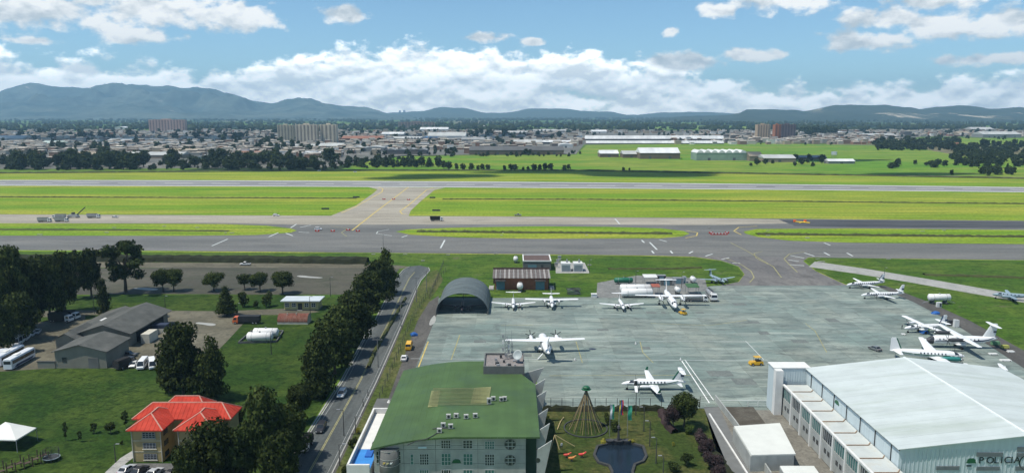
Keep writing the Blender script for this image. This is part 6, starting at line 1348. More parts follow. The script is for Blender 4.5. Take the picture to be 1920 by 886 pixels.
# ================================================================ vehicles
VG = mat('vehicle_glass', (0.02, 0.024, 0.028), 0.1, 0.1, 1, spec=0.7)
def paint(c): return mat('paint_' + '_'.join(str(int(x*100)) for x in c), c, 0.3, 0.05, 1, spec=0.5)
LAMP = mat('lamp_lens', (0.75, 0.75, 0.72), 0.2, 0.05, 1); TAILR = mat('tail_lens', (0.45, 0.02, 0.02), 0.3, 0.05, 1)
def wheels(t, xs, w, r):
    for x in xs:
        for s in (-1, 1):
            wl = MB().hcyl((x, s*(w/2-.12), r), 'y', .24, r, 14).obj('wheel', TYRE, t); MB().hcyl((x, s*(w/2+.015), r), 'y', .03, r*.55, 10).obj('rim', STEEL, wl)
def car(kind, col, name='car'):
    """nose +x; body by stations, glazed cabin, four wheels, lamps"""
    L, w, h = {'sedan': (4.4, 1.75, 1.45), 'suv': (4.6, 1.85, 1.75), 'pickup': (5.2, 1.85, 1.78), 'van': (5.2, 1.95, 2.25), 'minibus': (6.2, 2.05, 2.55)}[kind]
    t = thing(name, 'car', 'van' if kind in ('van', 'minibus') else ('pickup' if kind == 'pickup' else 'car')); m = paint(col); hw = w/2; belt = h*.56; X = L/2
    prof = {'sedan': [(-X, .35, .85), (-X+.1, .3, .92), (-X+.9, .28, .95), (.3, .28, .92), (X-.9, .28, .86), (X-.1, .32, .72), (X, .38, .62)],
            'suv': [(-X, .4, 1.0), (-X+.08, .34, 1.06), (0, .32, 1.04), (X-1.1, .32, 1.0), (X-.1, .36, .88), (X, .42, .75)],
            'pickup': [(-X, .5, .98), (-X+.05, .42, 1.02), (0, .38, 1.04), (X-1.3, .38, 1.04), (X-.1, .42, .92), (X, .48, .8)],
            'van': [(-X, .4, 1.2), (-X+.05, .34, 1.25), (X-.9, .34, 1.2), (X-.2, .36, 1.0), (X, .42, .85)],
            'minibus': [(-X, .4, 1.3), (-X+.05, .36, 1.35), (X-.7, .36, 1.3), (X-.15, .38, 1.1), (X, .42, .95)]}[kind]
    rings = []
    for i, (x, z0, z1) in enumerate(prof):
        e = .86 if i in (0, len(prof)-1) else 1.0; rings.append([(x, -hw*e*.94, z0), (x, -hw*e, z0+(z1-z0)*.35), (x, -hw*e*.97, z1-.04), (x, -hw*e*.88, z1), (x, hw*e*.88, z1), (x, hw*e*.97, z1-.04), (x, hw*e, z0+(z1-z0)*.35), (x, hw*e*.94, z0)])
    b = MB().loft(rings).obj('body', m, t)
    c0, c1, r0, r1 = {'sedan': (-X+.55, X-1.15, -X+1.15, X-1.95), 'suv': (-X+.08, X-1.2, -X+.35, X-1.85), 'pickup': (-.55, X-1.35, -.35, X-2.05), 'van': (-X+.06, X-.55, -X+.15, X-1.2), 'minibus': (-X+.06, X-.3, -X+.15, X-.95)}[kind]
    zb = prof[2][2]-.03
    MB().hexa([(c0, -hw*.93, zb), (c1, -hw*.93, zb-.02), (c1, hw*.93, zb-.02), (c0, hw*.93, zb)], [(r0, -hw*.78, h-.06), (r1, -hw*.78, h-.06), (r1, hw*.78, h-.06), (r0, hw*.78, h-.06)]).obj('glasshouse', VG, t)
    rf = MB().hexa([(r0-.06, -hw*.80, h-.07), (r1+.08, -hw*.80, h-.07), (r1+.08, hw*.80, h-.07), (r0-.06, hw*.80, h-.07)], [(r0+.05, -hw*.72, h), (r1-.05, -hw*.72, h), (r1-.05, hw*.72, h), (r0+.05, hw*.72, h)]).obj('roof', m, t)
    for s in (-1, 1):
        for fr in ((0, 0), (1, 1), (.48, .48)) if kind != 'pickup' else ((0, 0), (1, 1)):
            xa = c0+(c1-c0)*fr[0]; xb = r0+(r1-r0)*fr[1]; MB().bar((xa, s*hw*.945, zb), (xb, s*hw*.795, h-.05), .10, .05).obj('pillar', m, t)
    if kind in ('van', 'minibus'):
        for s in (-1, 1): MB().hexa([(c0, s*hw*.94, zb), (c0+L*.28, s*hw*.94, zb), (c0+L*.28, s*hw*.955, zb), (c0, s*hw*.955, zb)], [(r0, s*hw*.79, h-.06), (r0+L*.24, s*hw*.79, h-.06), (r0+L*.24, s*hw*.81, h-.06), (r0, s*hw*.81, h-.06)]).obj('side_panel', m, t)
    if kind == 'pickup': MB().box(-X+.12, -.62, -hw*.82, hw*.82, 1.025, 1.04).obj('bed', DARKST, t)
    wheels(t, (-L*.30, L*.31), w, .34 if kind != 'pickup' else .38)
    for s in (-1, 1):
        MB().box(X-.10, X+.01, s*hw*.62-.18, s*hw*.62+.18, prof[-1][2]-.20, prof[-1][2]-.05).obj('headlight', LAMP, t); MB().box(-X-.015, -X+.05, s*hw*.68-.1, s*hw*.68+.1, .68, .9).obj('tail_light', TAILR, t)
        MB().box(c1-.35, c1-.2, s*(hw+.02)-.09, s*(hw+.02)+.09, zb, zb+.15).obj('mirror', m, t)
    MB().box(X-.02, X+.04, -hw*.75, hw*.75, .36, .5).obj('bumper', DARKST, t)
    return t
def truck(cabcol, boxm, L=7.6, box='box', name='truck', cat='truck', h=3.2, w=2.4):
    t = thing(name, 'truck', cat); m = paint(cabcol); X = L/2
    cab = MB(); cab.hexa([(X-1.9, -w/2, .55), (X, -w/2*.96, .55), (X, w/2*.96, .55), (X-1.9, w/2, .55)], [(X-1.9, -w/2, 1.55), (X-.02, -w/2*.96, 1.5), (X-.02, w/2*.96, 1.5), (X-1.9, w/2, 1.55)]); cab.hexa([(X-1.9, -w/2, 1.55), (X-.02, -w/2*.96, 1.5), (X-.02, w/2*.96, 1.5), (X-1.9, w/2, 1.55)], [(X-1.9, -w*.45, 2.6), (X-.5, -w*.43, 2.6), (X-.5, w*.43, 2.6), (X-1.9, w*.45, 2.6)])
    cb = cab.obj('cab', m, t)
    MB().hexa([(X-.05, -w*.44, 1.55), (X+.0, -w*.44, 1.55), (X+.0, w*.44, 1.55), (X-.05, w*.44, 1.55)], [(X-.50, -w*.41, 2.45), (X-.44, -w*.41, 2.45), (X-.44, w*.41, 2.45), (X-.50, w*.41, 2.45)]).obj('windscreen', VG, cb)
    for s in (-1, 1): MB().hexa([(X-1.5, s*w*.5, 1.6), (X-.25, s*w*.488, 1.6), (X-.25, s*w*.498, 1.6), (X-1.5, s*w*.51, 1.6)], [(X-1.5, s*w*.462, 2.4), (X-.6, s*w*.445, 2.4), (X-.6, s*w*.455, 2.4), (X-1.5, s*w*.472, 2.4)]).obj('side_window', VG, cb); MB().box(X-.03, X+.03, s*w*.36-.2, s*w*.36+.2, .8, 1.0).obj('headlight', LAMP, t)
    MB().box(-X, X-1.0, -w*.32, w*.32, .55, .85).obj('chassis', DARKST, t); MB().box(X-.1, X+.1, -w*.48, w*.48, .4, .68).obj('bumper', DARKST, t)
    x1 = X-2.1
    if box == 'box': MB().box(-X, x1, -w/2, w/2, .95, h).obj('cargo_box', boxm, t)
    elif box == 'dump':
        MB().hexa([(-X, -w*.46, 1.0), (x1, -w*.46, 1.0), (x1, w*.46, 1.0), (-X, w*.46, 1.0)], [(-X-.3, -w*.5, h), (x1+.1, -w*.5, h), (x1+.1, w*.5, h), (-X-.3, w*.5, h)]).obj('tipper_body', boxm, t)
        for k in range(5):
            for s in (-1, 1): xx = -X+(x1+X)*(k+.5)/5; MB().bar((xx, s*w*.475, 1.0), (xx, s*w*.515, h), .14).obj('body_rib', boxm, t)
        MB().box(-X-.1, x1, -w*.44, w*.44, h, h+.12).obj('load', DIRT, t)
    elif box == 'canvas':
        rg = [(-w*.5, .95), (-w*.5, h*.8), (-w*.4, h*.97), (0, h), (w*.4, h*.97), (w*.5, h*.8), (w*.5, .95)]; MB().loft([[(x, y, z) for y, z in rg] for x in (-X, x1)]).obj('canvas_cover', boxm, t)
        for k in range(5): xx = -X+.1+(x1+X-.2)*k/4; MB().loft([[(x, y*1.015, z*1.012) for y, z in rg] for x in (xx-.05, xx+.05)]).obj('hoop', boxm, t)
    else:
        MB().hcyl(((x1-X)/2, 0, 1.0+w*.42), 'x', x1+X-.8, w*.44, 14, .4).obj('tank_shell', boxm, t, True)
        MB().box(-X+.3, x1-.3, -.35, .35, 1.0+w*.84, 1.0+w*.9).obj('walkway', DARKST, t); MB().box(-X+.2, x1-.1, -w*.45, w*.45, .9, 1.05).obj('skirt', STEEL, t)
        for k in range(4): xx = -X+.9+(x1+X-1.8)*k/3; MB().hcyl((xx, 0, 1.0+w*.42), 'x', .1, w*.447, 14).obj('band', STEEL, t)
    wheels(t, (X-1.0, -X+1.1, -X+2.2) if L > 7 else (X-1.0, -X+1.2), w, .48)
    return t
def bus(col):
    t = thing('coach', 'coach', 'coach'); L, w, h = 12.0, 2.5, 3.4; m = paint(col); X = L/2
    rg = [(-w/2, .4), (-w/2, 2.9), (-w*.44, 3.3), (-w*.3, h), (w*.3, h), (w*.44, 3.3), (w/2, 2.9), (w/2, .4)]
    MB().loft([[(x, y*q, z if z < 1 else z*zz) for y, z in rg] for x, q, zz in ((-X, .95, .97), (-X+.2, 1, 1), (X-.5, 1, 1), (X-.1, .95, .98), (X, .9, .95))]).obj('body', m, t)
    for s in (-1, 1):
        g_ = MB().box(-X+.5, X-.5, s*w*.502-.01, s*w*.502+.01, 1.75, 2.8).obj('side_glazing', VG, t)
        for k in range(1, 7): MB().box(-X+.5+k*1.57-.04, -X+.5+k*1.57+.04, s*w*.508-.01, s*w*.508+.01, 1.75, 2.8).obj('window_bar', DARKST, g_)
        MB().hexa([(-X+1, s*w*.503, .55), (X-2, s*w*.503, .55), (X-2, s*w*.506, .55), (-X+1, s*w*.506, .55)], [(-X+2.5, s*w*.503, 1.25), (X-1, s*w*.503, 1.1), (X-1, s*w*.506, 1.1), (-X+2.5, s*w*.506, 1.25)]).obj('livery_stripe', PNAVY, t)
    MB().box(X-.08, X+.03, -w*.42, w*.42, 1.5, 2.9).obj('windscreen', VG, t); MB().box(-X-.02, -X+.05, -w*.4, w*.4, 1.9, 2.8).obj('rear_window', VG, t)
    MB().box(-2.5, -.3, -.7, .7, h-.02, h+.22).obj('roof_unit', PARAPW, t); wheels(t, (X-2.6, -X+3.2), w, .5); return t
def hdg(a, b): p, q = G(*a), G(*b); return math.atan2(q[1]-p[1], q[0]-p[0])
def V(key, mk, label, px, py, rz, group=None, z=.06, scale=None):
    g = G(px, py); return place(key, mk, label, (g[0], g[1], z), rz, group, scale)
WC, SC_, BC = (0.72, 0.72, 0.70), (0.42, 0.43, 0.44), (0.03, 0.03, 0.035)
DN = RAD(-90)
# the access road
V('suvw', lambda: car('suv', WC), 'white car driving down the access road, farthest of the three', 641, 742, DN); V('suvd', lambda: car('suv', BC), 'black car in the middle of the access road', 602, 806, DN)
V('trk_w', lambda: truck(WC, mat('black_canvas', (0.018, 0.018, 0.018), .9, .2, 1), 5.8, 'canvas', w=2.1, h=2.6), 'white cabbed truck with black canvas nearest on the access road', 574, 840, DN)
V('vany', lambda: car('van', (0.75, 0.42, 0.03)), 'orange yellow van on the service road beside the apron', 767, 653, RAD(92)); V('sedw', lambda: car('sedan', WC), 'white car behind the yellow van on the service road', 758, 674, RAD(92))
V('pickw', lambda: car('pickup', WC), 'white pickup on the perimeter road left of the tree row', 460, 497, math.pi)
# yard on the left
b1, b2 = (36, 690), (62, 664)
r_ = hdg((20, 690), (62, 667)); V('coach', lambda: bus((0.66, 0.69, 0.72)), 'white coach with navy swoosh parked at the left, nearer one', 38, 682, r_); V('coach', None, 'white coach behind the nearer one at the left edge', 18, 676, r_); V('coach', None, 'coach at the very left edge showing only its side', -12, 684, r_)
for i, (x, y, lab) in enumerate([(34, 645, 'white minibus, farthest left of the three by the grove'), (41, 641, 'white minibus in the middle of the three by the grove'), (49, 636, 'white minibus, right of the three by the grove')]): V('minib', lambda: car('minibus', WC), lab, x, y, RAD(-70))
for x, y, lab in ((60, 629, 'silver car beside the three minibuses'), (70, 625, 'silver car at the end of the row by the grove')): V('seds', lambda: car('sedan', SC_), lab, x, y, RAD(-70))
V('boxtrk', lambda: truck(WC, mat('dark_box', (0.02, 0.022, 0.024), .7, .2, 1), 8.5, 'box', h=3.3), 'dark box truck with white cab under the trees, left of two', 115, 603, RAD(-8)); V('boxtrk', None, 'dark box truck with white cab under the trees, right of two', 128, 598, RAD(-8))
V('mini2', lambda: car('minibus', (0.74, 0.74, 0.72)), 'white van in the middle of the three beside the huge tree', 268, 688, RAD(-78)); V('mini2', None, 'white van right of the three beside the huge tree', 286, 688, RAD(-62)); V('sedw', None, 'white car left of the two vans beside the huge tree', 251, 686, RAD(-80))
V('armyt', lambda: truck((0.03, 0.03, 0.03), mat('black_canvas', (0, 0, 0)), 6.5, 'canvas', h=3.0), 'dark canvas truck beside the workshop', 235, 688, RAD(70)); V('pickd', lambda: car('pickup', (0.10, 0.10, 0.10)), 'dark pickup parked at the workshop side', 240, 668, RAD(5))
V('orgtrk', lambda: truck((0.60, 0.13, 0.04), mat('dark_box', (0, 0, 0)), 9.5, 'box', h=2.9), 'black truck with orange cab at the edge of the yard', 463, 606, math.pi)
# car park by the red roofed block
for i, (x, y, c, lab) in enumerate([(238, 884, SC_, 'silver car at the left of the car park by the red roofed block'), (262, 886, BC, 'black car second in the car park by the red roofed block'), (290, 890, SC_, 'silver car third in the car park by the red roofed block'), (322, 892, BC, 'black car fourth in the car park by the red roofed block'), (348, 890, SC_, 'silver car at the right of the car park by the red roofed block')]): V('park%d' % (i % 2), lambda: car('sedan', c), lab, x, y, RAD(80))
# airfield works
TIP = mat('tipper_grey', (0.34, 0.35, 0.34), .6, .2, .5)
for x, y, rz, lab in [(84, 416, 0, 'white tipper truck, leftmost on the closed taxiway'), (116, 415.5, 0, 'white tipper truck, nearer of the two beside the milling machine'), (111, 409.5, math.pi, 'white tipper truck, farther of the two beside the milling machine'), (176, 408.5, 0, 'white tipper truck right of the milling machine')]: V('tip', lambda: truck(WC, TIP, 8.8, 'dump', h=3.1), lab, x, y, rz)
V('tipd', lambda: truck(WC, mat('black_canvas', (0, 0, 0)), 8.8, 'dump', h=3.3), 'black bodied tipper truck alone on the taxiway', 819, 414, 0)
g = G(138, 408); t = thing('milling_machine', 'road milling machine with raised conveyor boom', 'milling machine', g); MB().hexa([(-4, -1.2, .6), (4, -1.2, .6), (4, 1.2, .6), (-4, 1.2, .6)], [(-3.4, -1.1, 2.4), (3.0, -1.1, 2.7), (3.0, 1.1, 2.7), (-3.4, 1.1, 2.4)]).obj('body', TIP, t)
MB().bar((2.5, 0, 2.0), (9.0, 0, 7.6), .9, .5).obj('conveyor', DARKST, t); MB().box(-.8, .8, -1.0, 1.0, 2.7, 3.9).obj('canopy', DARKST, t)
for x in (-3, 3):
    for y in (-1.1, 1.1): MB().box(x-.8, x+.8, y-.2, y+.2, 0, .8).obj('track', TYRE, t)
V('sedan_w2', lambda: car('suv', WC), 'white car on the taxiway left of the connector', 518, 405, 0); V('sedan_w2', None, 'white car among the barriers on the taxiway', 597, 431, 0); V('seds', None, 'grey car on the closed taxiway right of the tippers', 216, 408, 0); V('pickd2', lambda: car('pickup', (0.25, 0.25, 0.24)), 'grey pickup at the far edge of the taxiway', 971, 404.5, 0); V('sedw', None, 'white car far across the runway on the left', 598, 321, 0); V('sedw', None, 'white vehicle on the track beyond the runway near the centre', 666, 323, 0)
# fuel trucks, tugs
V('tanker', lambda: truck(WC, mat('tanker_grey', (0.36, 0.37, 0.37), .35, .1, 1, .3), 9.0, 'tank'), 'grey tanker truck beside the large high winged aircraft', 1305, 565, RAD(-2)); V('tanker', None, 'grey tanker truck nose to the apron behind the other tanker', 1333, 560, hdg((1325, 548), (1342, 564)), scale=1.15)
def tug():
    t = thing('tow_tug', 'tug', 'tug'); m = paint((0.62, 0.36, 0.02)); MB().hexa([(-1.6, -.8, .3), (1.6, -.8, .3), (1.6, .8, .3), (-1.6, .8, .3)], [(-1.5, -.75, 1.05), (1.4, -.7, .95), (1.4, .7, .95), (-1.5, .75, 1.05)]).obj('body', m, t); MB().box(-.9, .1, -.5, .5, 1.05, 1.35).obj('seat', DARKST, t)
    for x in (-.9, .3):
        for y in (-.6, .6): MB().bar((x, y, 1.0), (x, y, 2.0), .07).obj('post', DARKST, t)
    MB().box(-1.1, .5, -.75, .75, 2.0, 2.08).obj('canopy', m, t); wheels(t, (-1, 1), 1.7, .35); return t
V('tug', tug, 'yellow tow tug by the nose of the large high winged aircraft', 1280, 589, RAD(120)); V('tug', None, 'yellow tow tug alone on the right of the apron', 1417, 684, RAD(185), scale=1.25); V('seds2', lambda: car('sedan', (0.16, 0.17, 0.17)), 'small dark service car before the hangar', 1640, 656, RAD(110))
# helicopter-like orange marker: closed-taxiway cross lying on the fresh asphalt
g = G(1505, 417); t = thing('closure_marker', 'orange and yellow closed taxiway cross on the fresh asphalt', 'marker', (g[0], g[1], .07)); t.scale = (.62, .62, .8); OR = mat('marker_orange', (0.75, 0.12, 0.02), .6, .15, .5); YE = mat('marker_yellow', (0.80, 0.55, 0.04), .6, .15, .5)
MB().bar((-7, 5, .4), (6, -5, .4), 2.4, .5).obj('arm', YE, t); MB().bar((-5, -4.5, .3), (5, 5, .3), 1.6, .4).obj('arm', YE, t)
for q in ((-7, 5), (4.4, 4.6)): MB().box(q[0]-1.2, q[0]+1.2, q[1]-1.2, q[1]+1.2, 0, 1.8).obj('barrel', OR, t)
# red and white barriers
def barrier():
    t = thing('barrier', 'barrier', 'barrier'); MB().box(-1.3, 1.3, -.3, .3, 0, 1.0).obj('body', mat('barrier_red', (0.50, 0.045, 0.03), .6, .1), t); MB().box(-.45, .45, -.32, .32, .5, 1.02).obj('white_panel', WHT, t); return t
for k, (x, y) in enumerate([(595, 434), (624, 434), (653, 432), (671, 434)]): V('barr', barrier, 'red barrier on the left taxiway junction, %s from the left' % ORDN[k], x, y, 0, 'red barriers on the left junction')
for k, (x, y) in enumerate([(720, 374), (738, 374), (766, 375)]): V('barr', None, 'red barrier on the runway connector, %s from the left' % ORDN[k], x, y, 0, 'red barriers on the runway connector')
for k, (x, y) in enumerate([(1333, 437.5), (1336, 440), (1342, 440), (1348, 440), (1354, 440), (1360, 440), (1363, 437.5)]): V('barr', None, 'red and white barrier across the right junction, %s from the left' % ORDN[k], x, y, 0, 'barriers across the right junction')
for x, y, w, lab in [(668, 371, 6, 'left of the connector near the runway'), (811, 372, 5, 'right of the connector near the runway'), (818, 396, 6, 'right of the connector near the taxiway'), (610, 393, 6, 'left of the connector near the taxiway')]:
    g = G(x, y); t = thing('taxiway_sign', 'low dark sign board in the grass '+lab, 'sign', g, 0, 'taxiway sign boards'); MB().box(-w/2, w/2, -.15, .15, .3, 1.5).obj('board', DARKST, t)
    for s in (-1, 1): MB().box(s*w*.4-.08, s*w*.4+.08, -.1, .1, 0, .3).obj('foot', STEEL, t)
# ================================================================ street furniture, fences, garden, people
POLE = mat('pole_dark', (0.06, 0.062, 0.06), .7, .15, 1); POLEC = mat('pole_concrete', (0.20, 0.20, 0.19), .8, .15, 1); WOODY = mat('wood_pale', (0.42, 0.34, 0.17), .8, .2, 1)
def lamp(h=8.0, arm=1.2, name='lamp_post', col=None):
    def mk():
        t = thing(name, 'lamp', 'lamp post'); c = col or POLE; MB().cyl(0, 0, 0, h, .13, .07, 8).obj('pole', c, t); MB().bar((0, 0, h-.1), (arm, 0, h+.15), .09).obj('arm', c, t); MB().box(arm-.15, arm+.6, -.16, .16, h+.1, h+.26).obj('lamp_head', STEEL, t); return t
    return mk
def L_(key, mk, label, px, yb, yt, rz=0, group=None):
    g = G(px, yb); h = HT(px, yb, yt); o = place(key, mk, label, (g[0], g[1], 0), rz, group); o.scale = (1, 1, h/8.0); return o
for i, (px, yb, yt) in enumerate([(1192, 778, 735), (1207, 808, 763), (1218, 836, 789), (1230, 868, 820), (1243, 900, 854)]): L_('glamp', lamp(8, -1.0), 'dark garden lamp post, %s from the apron fence' % ('first', 'second', 'third', 'fourth', 'fifth')[i], px, yb, yt)
for i, (px, yb, yt) in enumerate([(645, 817, 768), (637, 872, 832), (667, 812, 780), (690, 742, 730), (681, 762, 747)]): L_('rlamp', lamp(8, .9), 'dark lamp post on the road verge, %s' % ('between the cars and annex', 'nearest the bottom edge', 'beside the annex', 'by the canopy', 'left of the canopy')[i], px, yb, yt, RAD(180 if i < 1 else 0))
def upole():
    t = thing('utility_pole', 'pole', 'utility pole'); MB().cyl(0, 0, 0, 8, .16, .1, 8).obj('pole', POLEC, t); MB().box(-1.5, 1.5, -.07, .07, 7.6, 7.75).obj('crossarm', POLEC, t)
    for x in (-1.2, 0, 1.2): MB().cyl(x, 0, 7.75, 7.95, .06, None, 6).obj('insulator', STEEL, t)
    return t
for i, (px, yb, yt) in enumerate([(781, 566, 519), (752, 612, 567), (709, 688, 634), (800, 547, 507)]): L_('upole', upole, 'concrete utility pole with crossarm along the road, %s' % ('farthest', 'second from the far end', 'nearest', 'at the bend')[i], px, yb, yt)
for px, yb, yt, lab in [(620, 556, 520, 'thin pole at the right of the gravel field'), (582, 593, 556, 'pole beside the rusty hut'), (719, 474, 440, 'thin mast above the pointed road tree'), (509, 664, 622, 'pole with floodlight in front of the white tanks'), (177, 588, 556, 'lamp with white globe beside the narrow cypress'), (311, 590, 555, 'twin lamp at the red booth'), (446, 588, 568, 'short pole by the dark conifer'), (217, 866, 832, 'lamp on the path by the red roofed block'), (1657, 527, 502, 'thin mast behind the far parked aircraft'), (1192, 530, 508, 'thin dark pole left of the green tank'), (1105, 512, 487, 'pole at the right of the transformer pad'), (1278, 540, 510, 'pole among the fuel pad containers')]:
    L_('slamp', lamp(8, .5), lab, px, yb, yt)
# fences: posts and rails as parts
def fence(label, pts, step, h, m=None, z=0.05, group=None):
    t = thing('fence', label, 'fence', (0, 0, 0), 0, group); pm = None; m = m or POLE
    for a, b in zip(pts, pts[1:]):
        A, B = Vector(a), Vector(b); n = max(1, int((B-A).length/step))
        for k in range(n):
            p = A+(B-A)*k/n
            if pm is None: pm = MB().box(-.06, .06, -.06, .06, 0, h).obj('post', m, t); o = pm
            else: o = pm.copy(); COL.objects.link(o)
            o.location = (p.x, p.y, z)
        for zz in (h*.25, h*.6, h*.97): MB().bar((A.x, A.y, z+zz), (B.x, B.y, z+zz), .035).obj('rail', m, t)
    return t
fence('dark post fence between the apron and the garden', [G(1012, 764), G(1240, 764), G(1320, 766)], 2.6, 2.6)
fence('wire fence along the road verge beside the service road', [(-34.6, 186), (-35.0, 205), (-36.2, 262), (-35.4, 290), (-34.0, 310), (-33.0, 330), (-31.0, 352)], 4.5, 2.2)
fence('wire fence at the back of the apron grass', [G(805, 560), G(833, 492)], 4, 2.0); fence('low rail at the corner of the white hangar', [G(1402, 762), G(1440, 762)], 2.5, 1.4, PARAPW); fence('dark frame gate at the garden path', [G(1312, 765), G(1340, 763)], 2.2, 3.2)
scrub('garden_hedge', PP((1012, 769), (1120, 769), (1245, 768)), 1.6, 1.3, HEDGEM, 'clipped dark hedge along the apron fence', 'hedge', 1.0, kind=None)
scrub('garden_hedge', PP((1240, 772), (1252, 800), (1266, 812)), 2.2, 1.4, LF_PURP, 'reddish brown hedge left of the ficus', 'hedge', 1.0, kind=None); scrub('garden_hedge', PP((1310, 815), (1345, 860), (1375, 905)), 3.0, 1.2, HEDGEM, 'dark low hedge along the garden path', 'hedge', 1.0, kind=None)
scrub('hedge_row', PP((690, 690), (702, 660), (760, 560)), 1.4, .9, DITCH, 'rough growth along the road fence', 'undergrowth', 1.5)
# rope cone with the cap on top
g = G(1098, 803); cn = thing('rope_cone', 'tall cone of yellow ropes hung from a pole under a green cap', 'light cone', (g[0], g[1], .05)); h = HT(1098, 803, 729)
MB().cyl(0, 0, 0, h, .12, .08, 8).obj('pole', POLE, cn); MB().loft([[(q*math.cos(k*.5236), q*.8*math.sin(k*.5236), z) for k in range(12)] for q, z in ((1.05, h-.15), (1.2, h), (.7, h+.1), (.9, h+.45), (.5, h+.75))]).obj('cap', EMBG, cn)
for k in range(34):
    a = k*2*math.pi/34; R0 = 4.0+.4*math.sin(k*2.1); rp = MB().tube([(.1*math.cos(a), .1*math.sin(a), h-.2), (R0*.30*math.cos(a), R0*.30*math.sin(a), h*.66), (R0*.64*math.cos(a), R0*.64*math.sin(a), h*.31), (R0*math.cos(a), R0*math.sin(a), 0.1)], .06, 4).obj('rope', [mat('rope_yellow', (0.34, 0.27, 0.13), .8, .2), POLE, mat('rope_tan', (0.22, 0.16, 0.09), .8, .2)][k % 3], cn)
rng = MB().add([(q*math.cos(k*.2244), q*math.sin(k*.2244), z) for q, z in ((5.0, .02), (5.0, .25), (5.25, .25), (5.25, .02)) for k in range(28)], [(r*28+k, r*28+(k+1) % 28, (r+1)*28+(k+1) % 28, (r+1)*28+k) for r in range(3) for k in range(28)]).obj('ring_kerb', DARKST, cn)
# pond with head, rim
POND = mat('pond_water', (0.012, 0.020, 0.030), .2, .2, .3, spec=.2)
pond = [(1120, 838), (1140, 833), (1186, 833), (1206, 838), (1212, 856), (1206, 866), (1190, 872), (1186, 886), (1192, 920), (1140, 920), (1148, 886), (1142, 874), (1122, 868), (1114, 854)]
struct_sheet('pond', PP(*pond), .12, POND); wl = thing('pond_rim', 'dark stone rim around the blue pond', 'pond rim', (0, 0, 0)); q = PP(*pond)
for a, b in zip(q, q[1:]+q[:1]): MB().bar((a[0], a[1], .25), (b[0], b[1], .25), .55, .5).obj('rim_stone', mat('rim_dark_stone', (0.05, 0.052, 0.05), .9, .3, 1.5), wl)
g = G(1160, 834); ft = thing('fountain_head', 'dark stone fountain with basins at the head of the pond', 'fountain', (g[0], g[1]+.4, 0))
for x, r in ((-1.9, 1.0), (0, 1.2), (1.9, 1.0)): MB().loft([[(x+r*k2*math.cos(k*.5236), r*.7*k2*math.sin(k*.5236), z) for k in range(12)] for k2, z in ((.7, .05), (1.0, .9), (1.05, 1.15), (.8, 1.0))]).obj('basin', DARKST, ft)
MB().cyl(0, .2, 1.1, 3.6, .35, .16, 8).obj('column', DARKST, ft); MB().loft([[(.4*q_*math.cos(k*.785), .2+.4*q_*math.sin(k*.785), z) for k in range(8)] for q_, z in ((.4, 3.6), (1, 3.9), (.8, 4.3), (.2, 4.6))]).obj('figure', DARKST, ft)
# flags
for i, (px, yb, yt, cols, lab) in enumerate([(1143, 818, 756, ((0.72, 0.74, 0.72), (0.03, 0.28, 0.16)), 'white and green flag, left of three'), (1160, 812, 748, ((0.70, 0.55, 0.05), (0.03, 0.08, 0.30), (0.50, 0.03, 0.04)), 'yellow blue and red flag in the middle of three'), (1176, 818, 758, ((0.03, 0.30, 0.18), (0.06, 0.35, 0.22)), 'green flag, right of three')]):
    g = G(px, yb); h = HT(px, yb, yt); t = thing('flagpole', lab, 'flag', (g[0], g[1], 0)); MB().cyl(0, 0, 0, h, .07, .05, 6).obj('pole', STEEL, t)
    nc = len(cols)
    for k, c in enumerate(cols):
        z1 = h-.2; w = .9/nc; vs = []
        for j in range(8):
            for s in (0, 1): vs.append((.05+w*(k+s)+.05*math.sin(j), .12*math.sin(j*1.1+k), z1-3.6*j/7))
        MB().add(vs, [(j*2, j*2+1, j*2+3, j*2+2) for j in range(7)]).obj('cloth', mat('flag_%d_%d' % (i, k), c, .8, .08), t)
# play things in the garden, statues
def spring_toy(label, px, py, c):
    g = G(px, py); t = thing('play_figure', label, 'play figure', (g[0], g[1], .05)); m = mat('toy_%s' % label[:6].replace(' ', '_'), c, .5, .1)
    MB().loft([[(u, .28*q*math.cos(k*.785), .7+dz+.34*q*math.sin(k*.785)) for k in range(8)] for u, q, dz in ((-.8, .2, .1), (-.5, .9, 0), (0, 1, 0), (.45, .8, .15), (.8, .6, .5), (1.0, .2, .55))]).obj('body', m, t, True); MB().cyl(0, 0, 0, .5, .18, .14, 8).obj('spring', DARKST, t); MB().bar((.3, -.4, 1.0), (.3, .4, 1.0), .06).obj('handle', YE, t); return t
spring_toy('red play animal left of the pond', 1063, 858, (0.55, 0.07, 0.05)); spring_toy('second red play animal by the pond', 1091, 857, (0.60, 0.05, 0.05)); spring_toy('orange play animal between the two red ones', 1072, 864, (0.55, 0.20, 0.06))
g = G(1040, 838); t = thing('swing_frame', 'pale pole swing frame beside the green building', 'swing', (g[0], g[1], 0))
for a, b in (((-1, -1.2, 0), (0, 0, 3)), ((1, -1.2, 0), (0, 0, 3)), ((0, 0, 3), (4.5, 0, .3))): MB().bar(a, b, .14).obj('pole', WOODY, t)
tag(MB().tube([(*G(1045, 805), .1), (*G(1051, 792), .4), (*G(1057, 782), .1)], .12, 5).obj('wooden_arch', WOODY), 'pale curved log on the garden lawn', 'log')
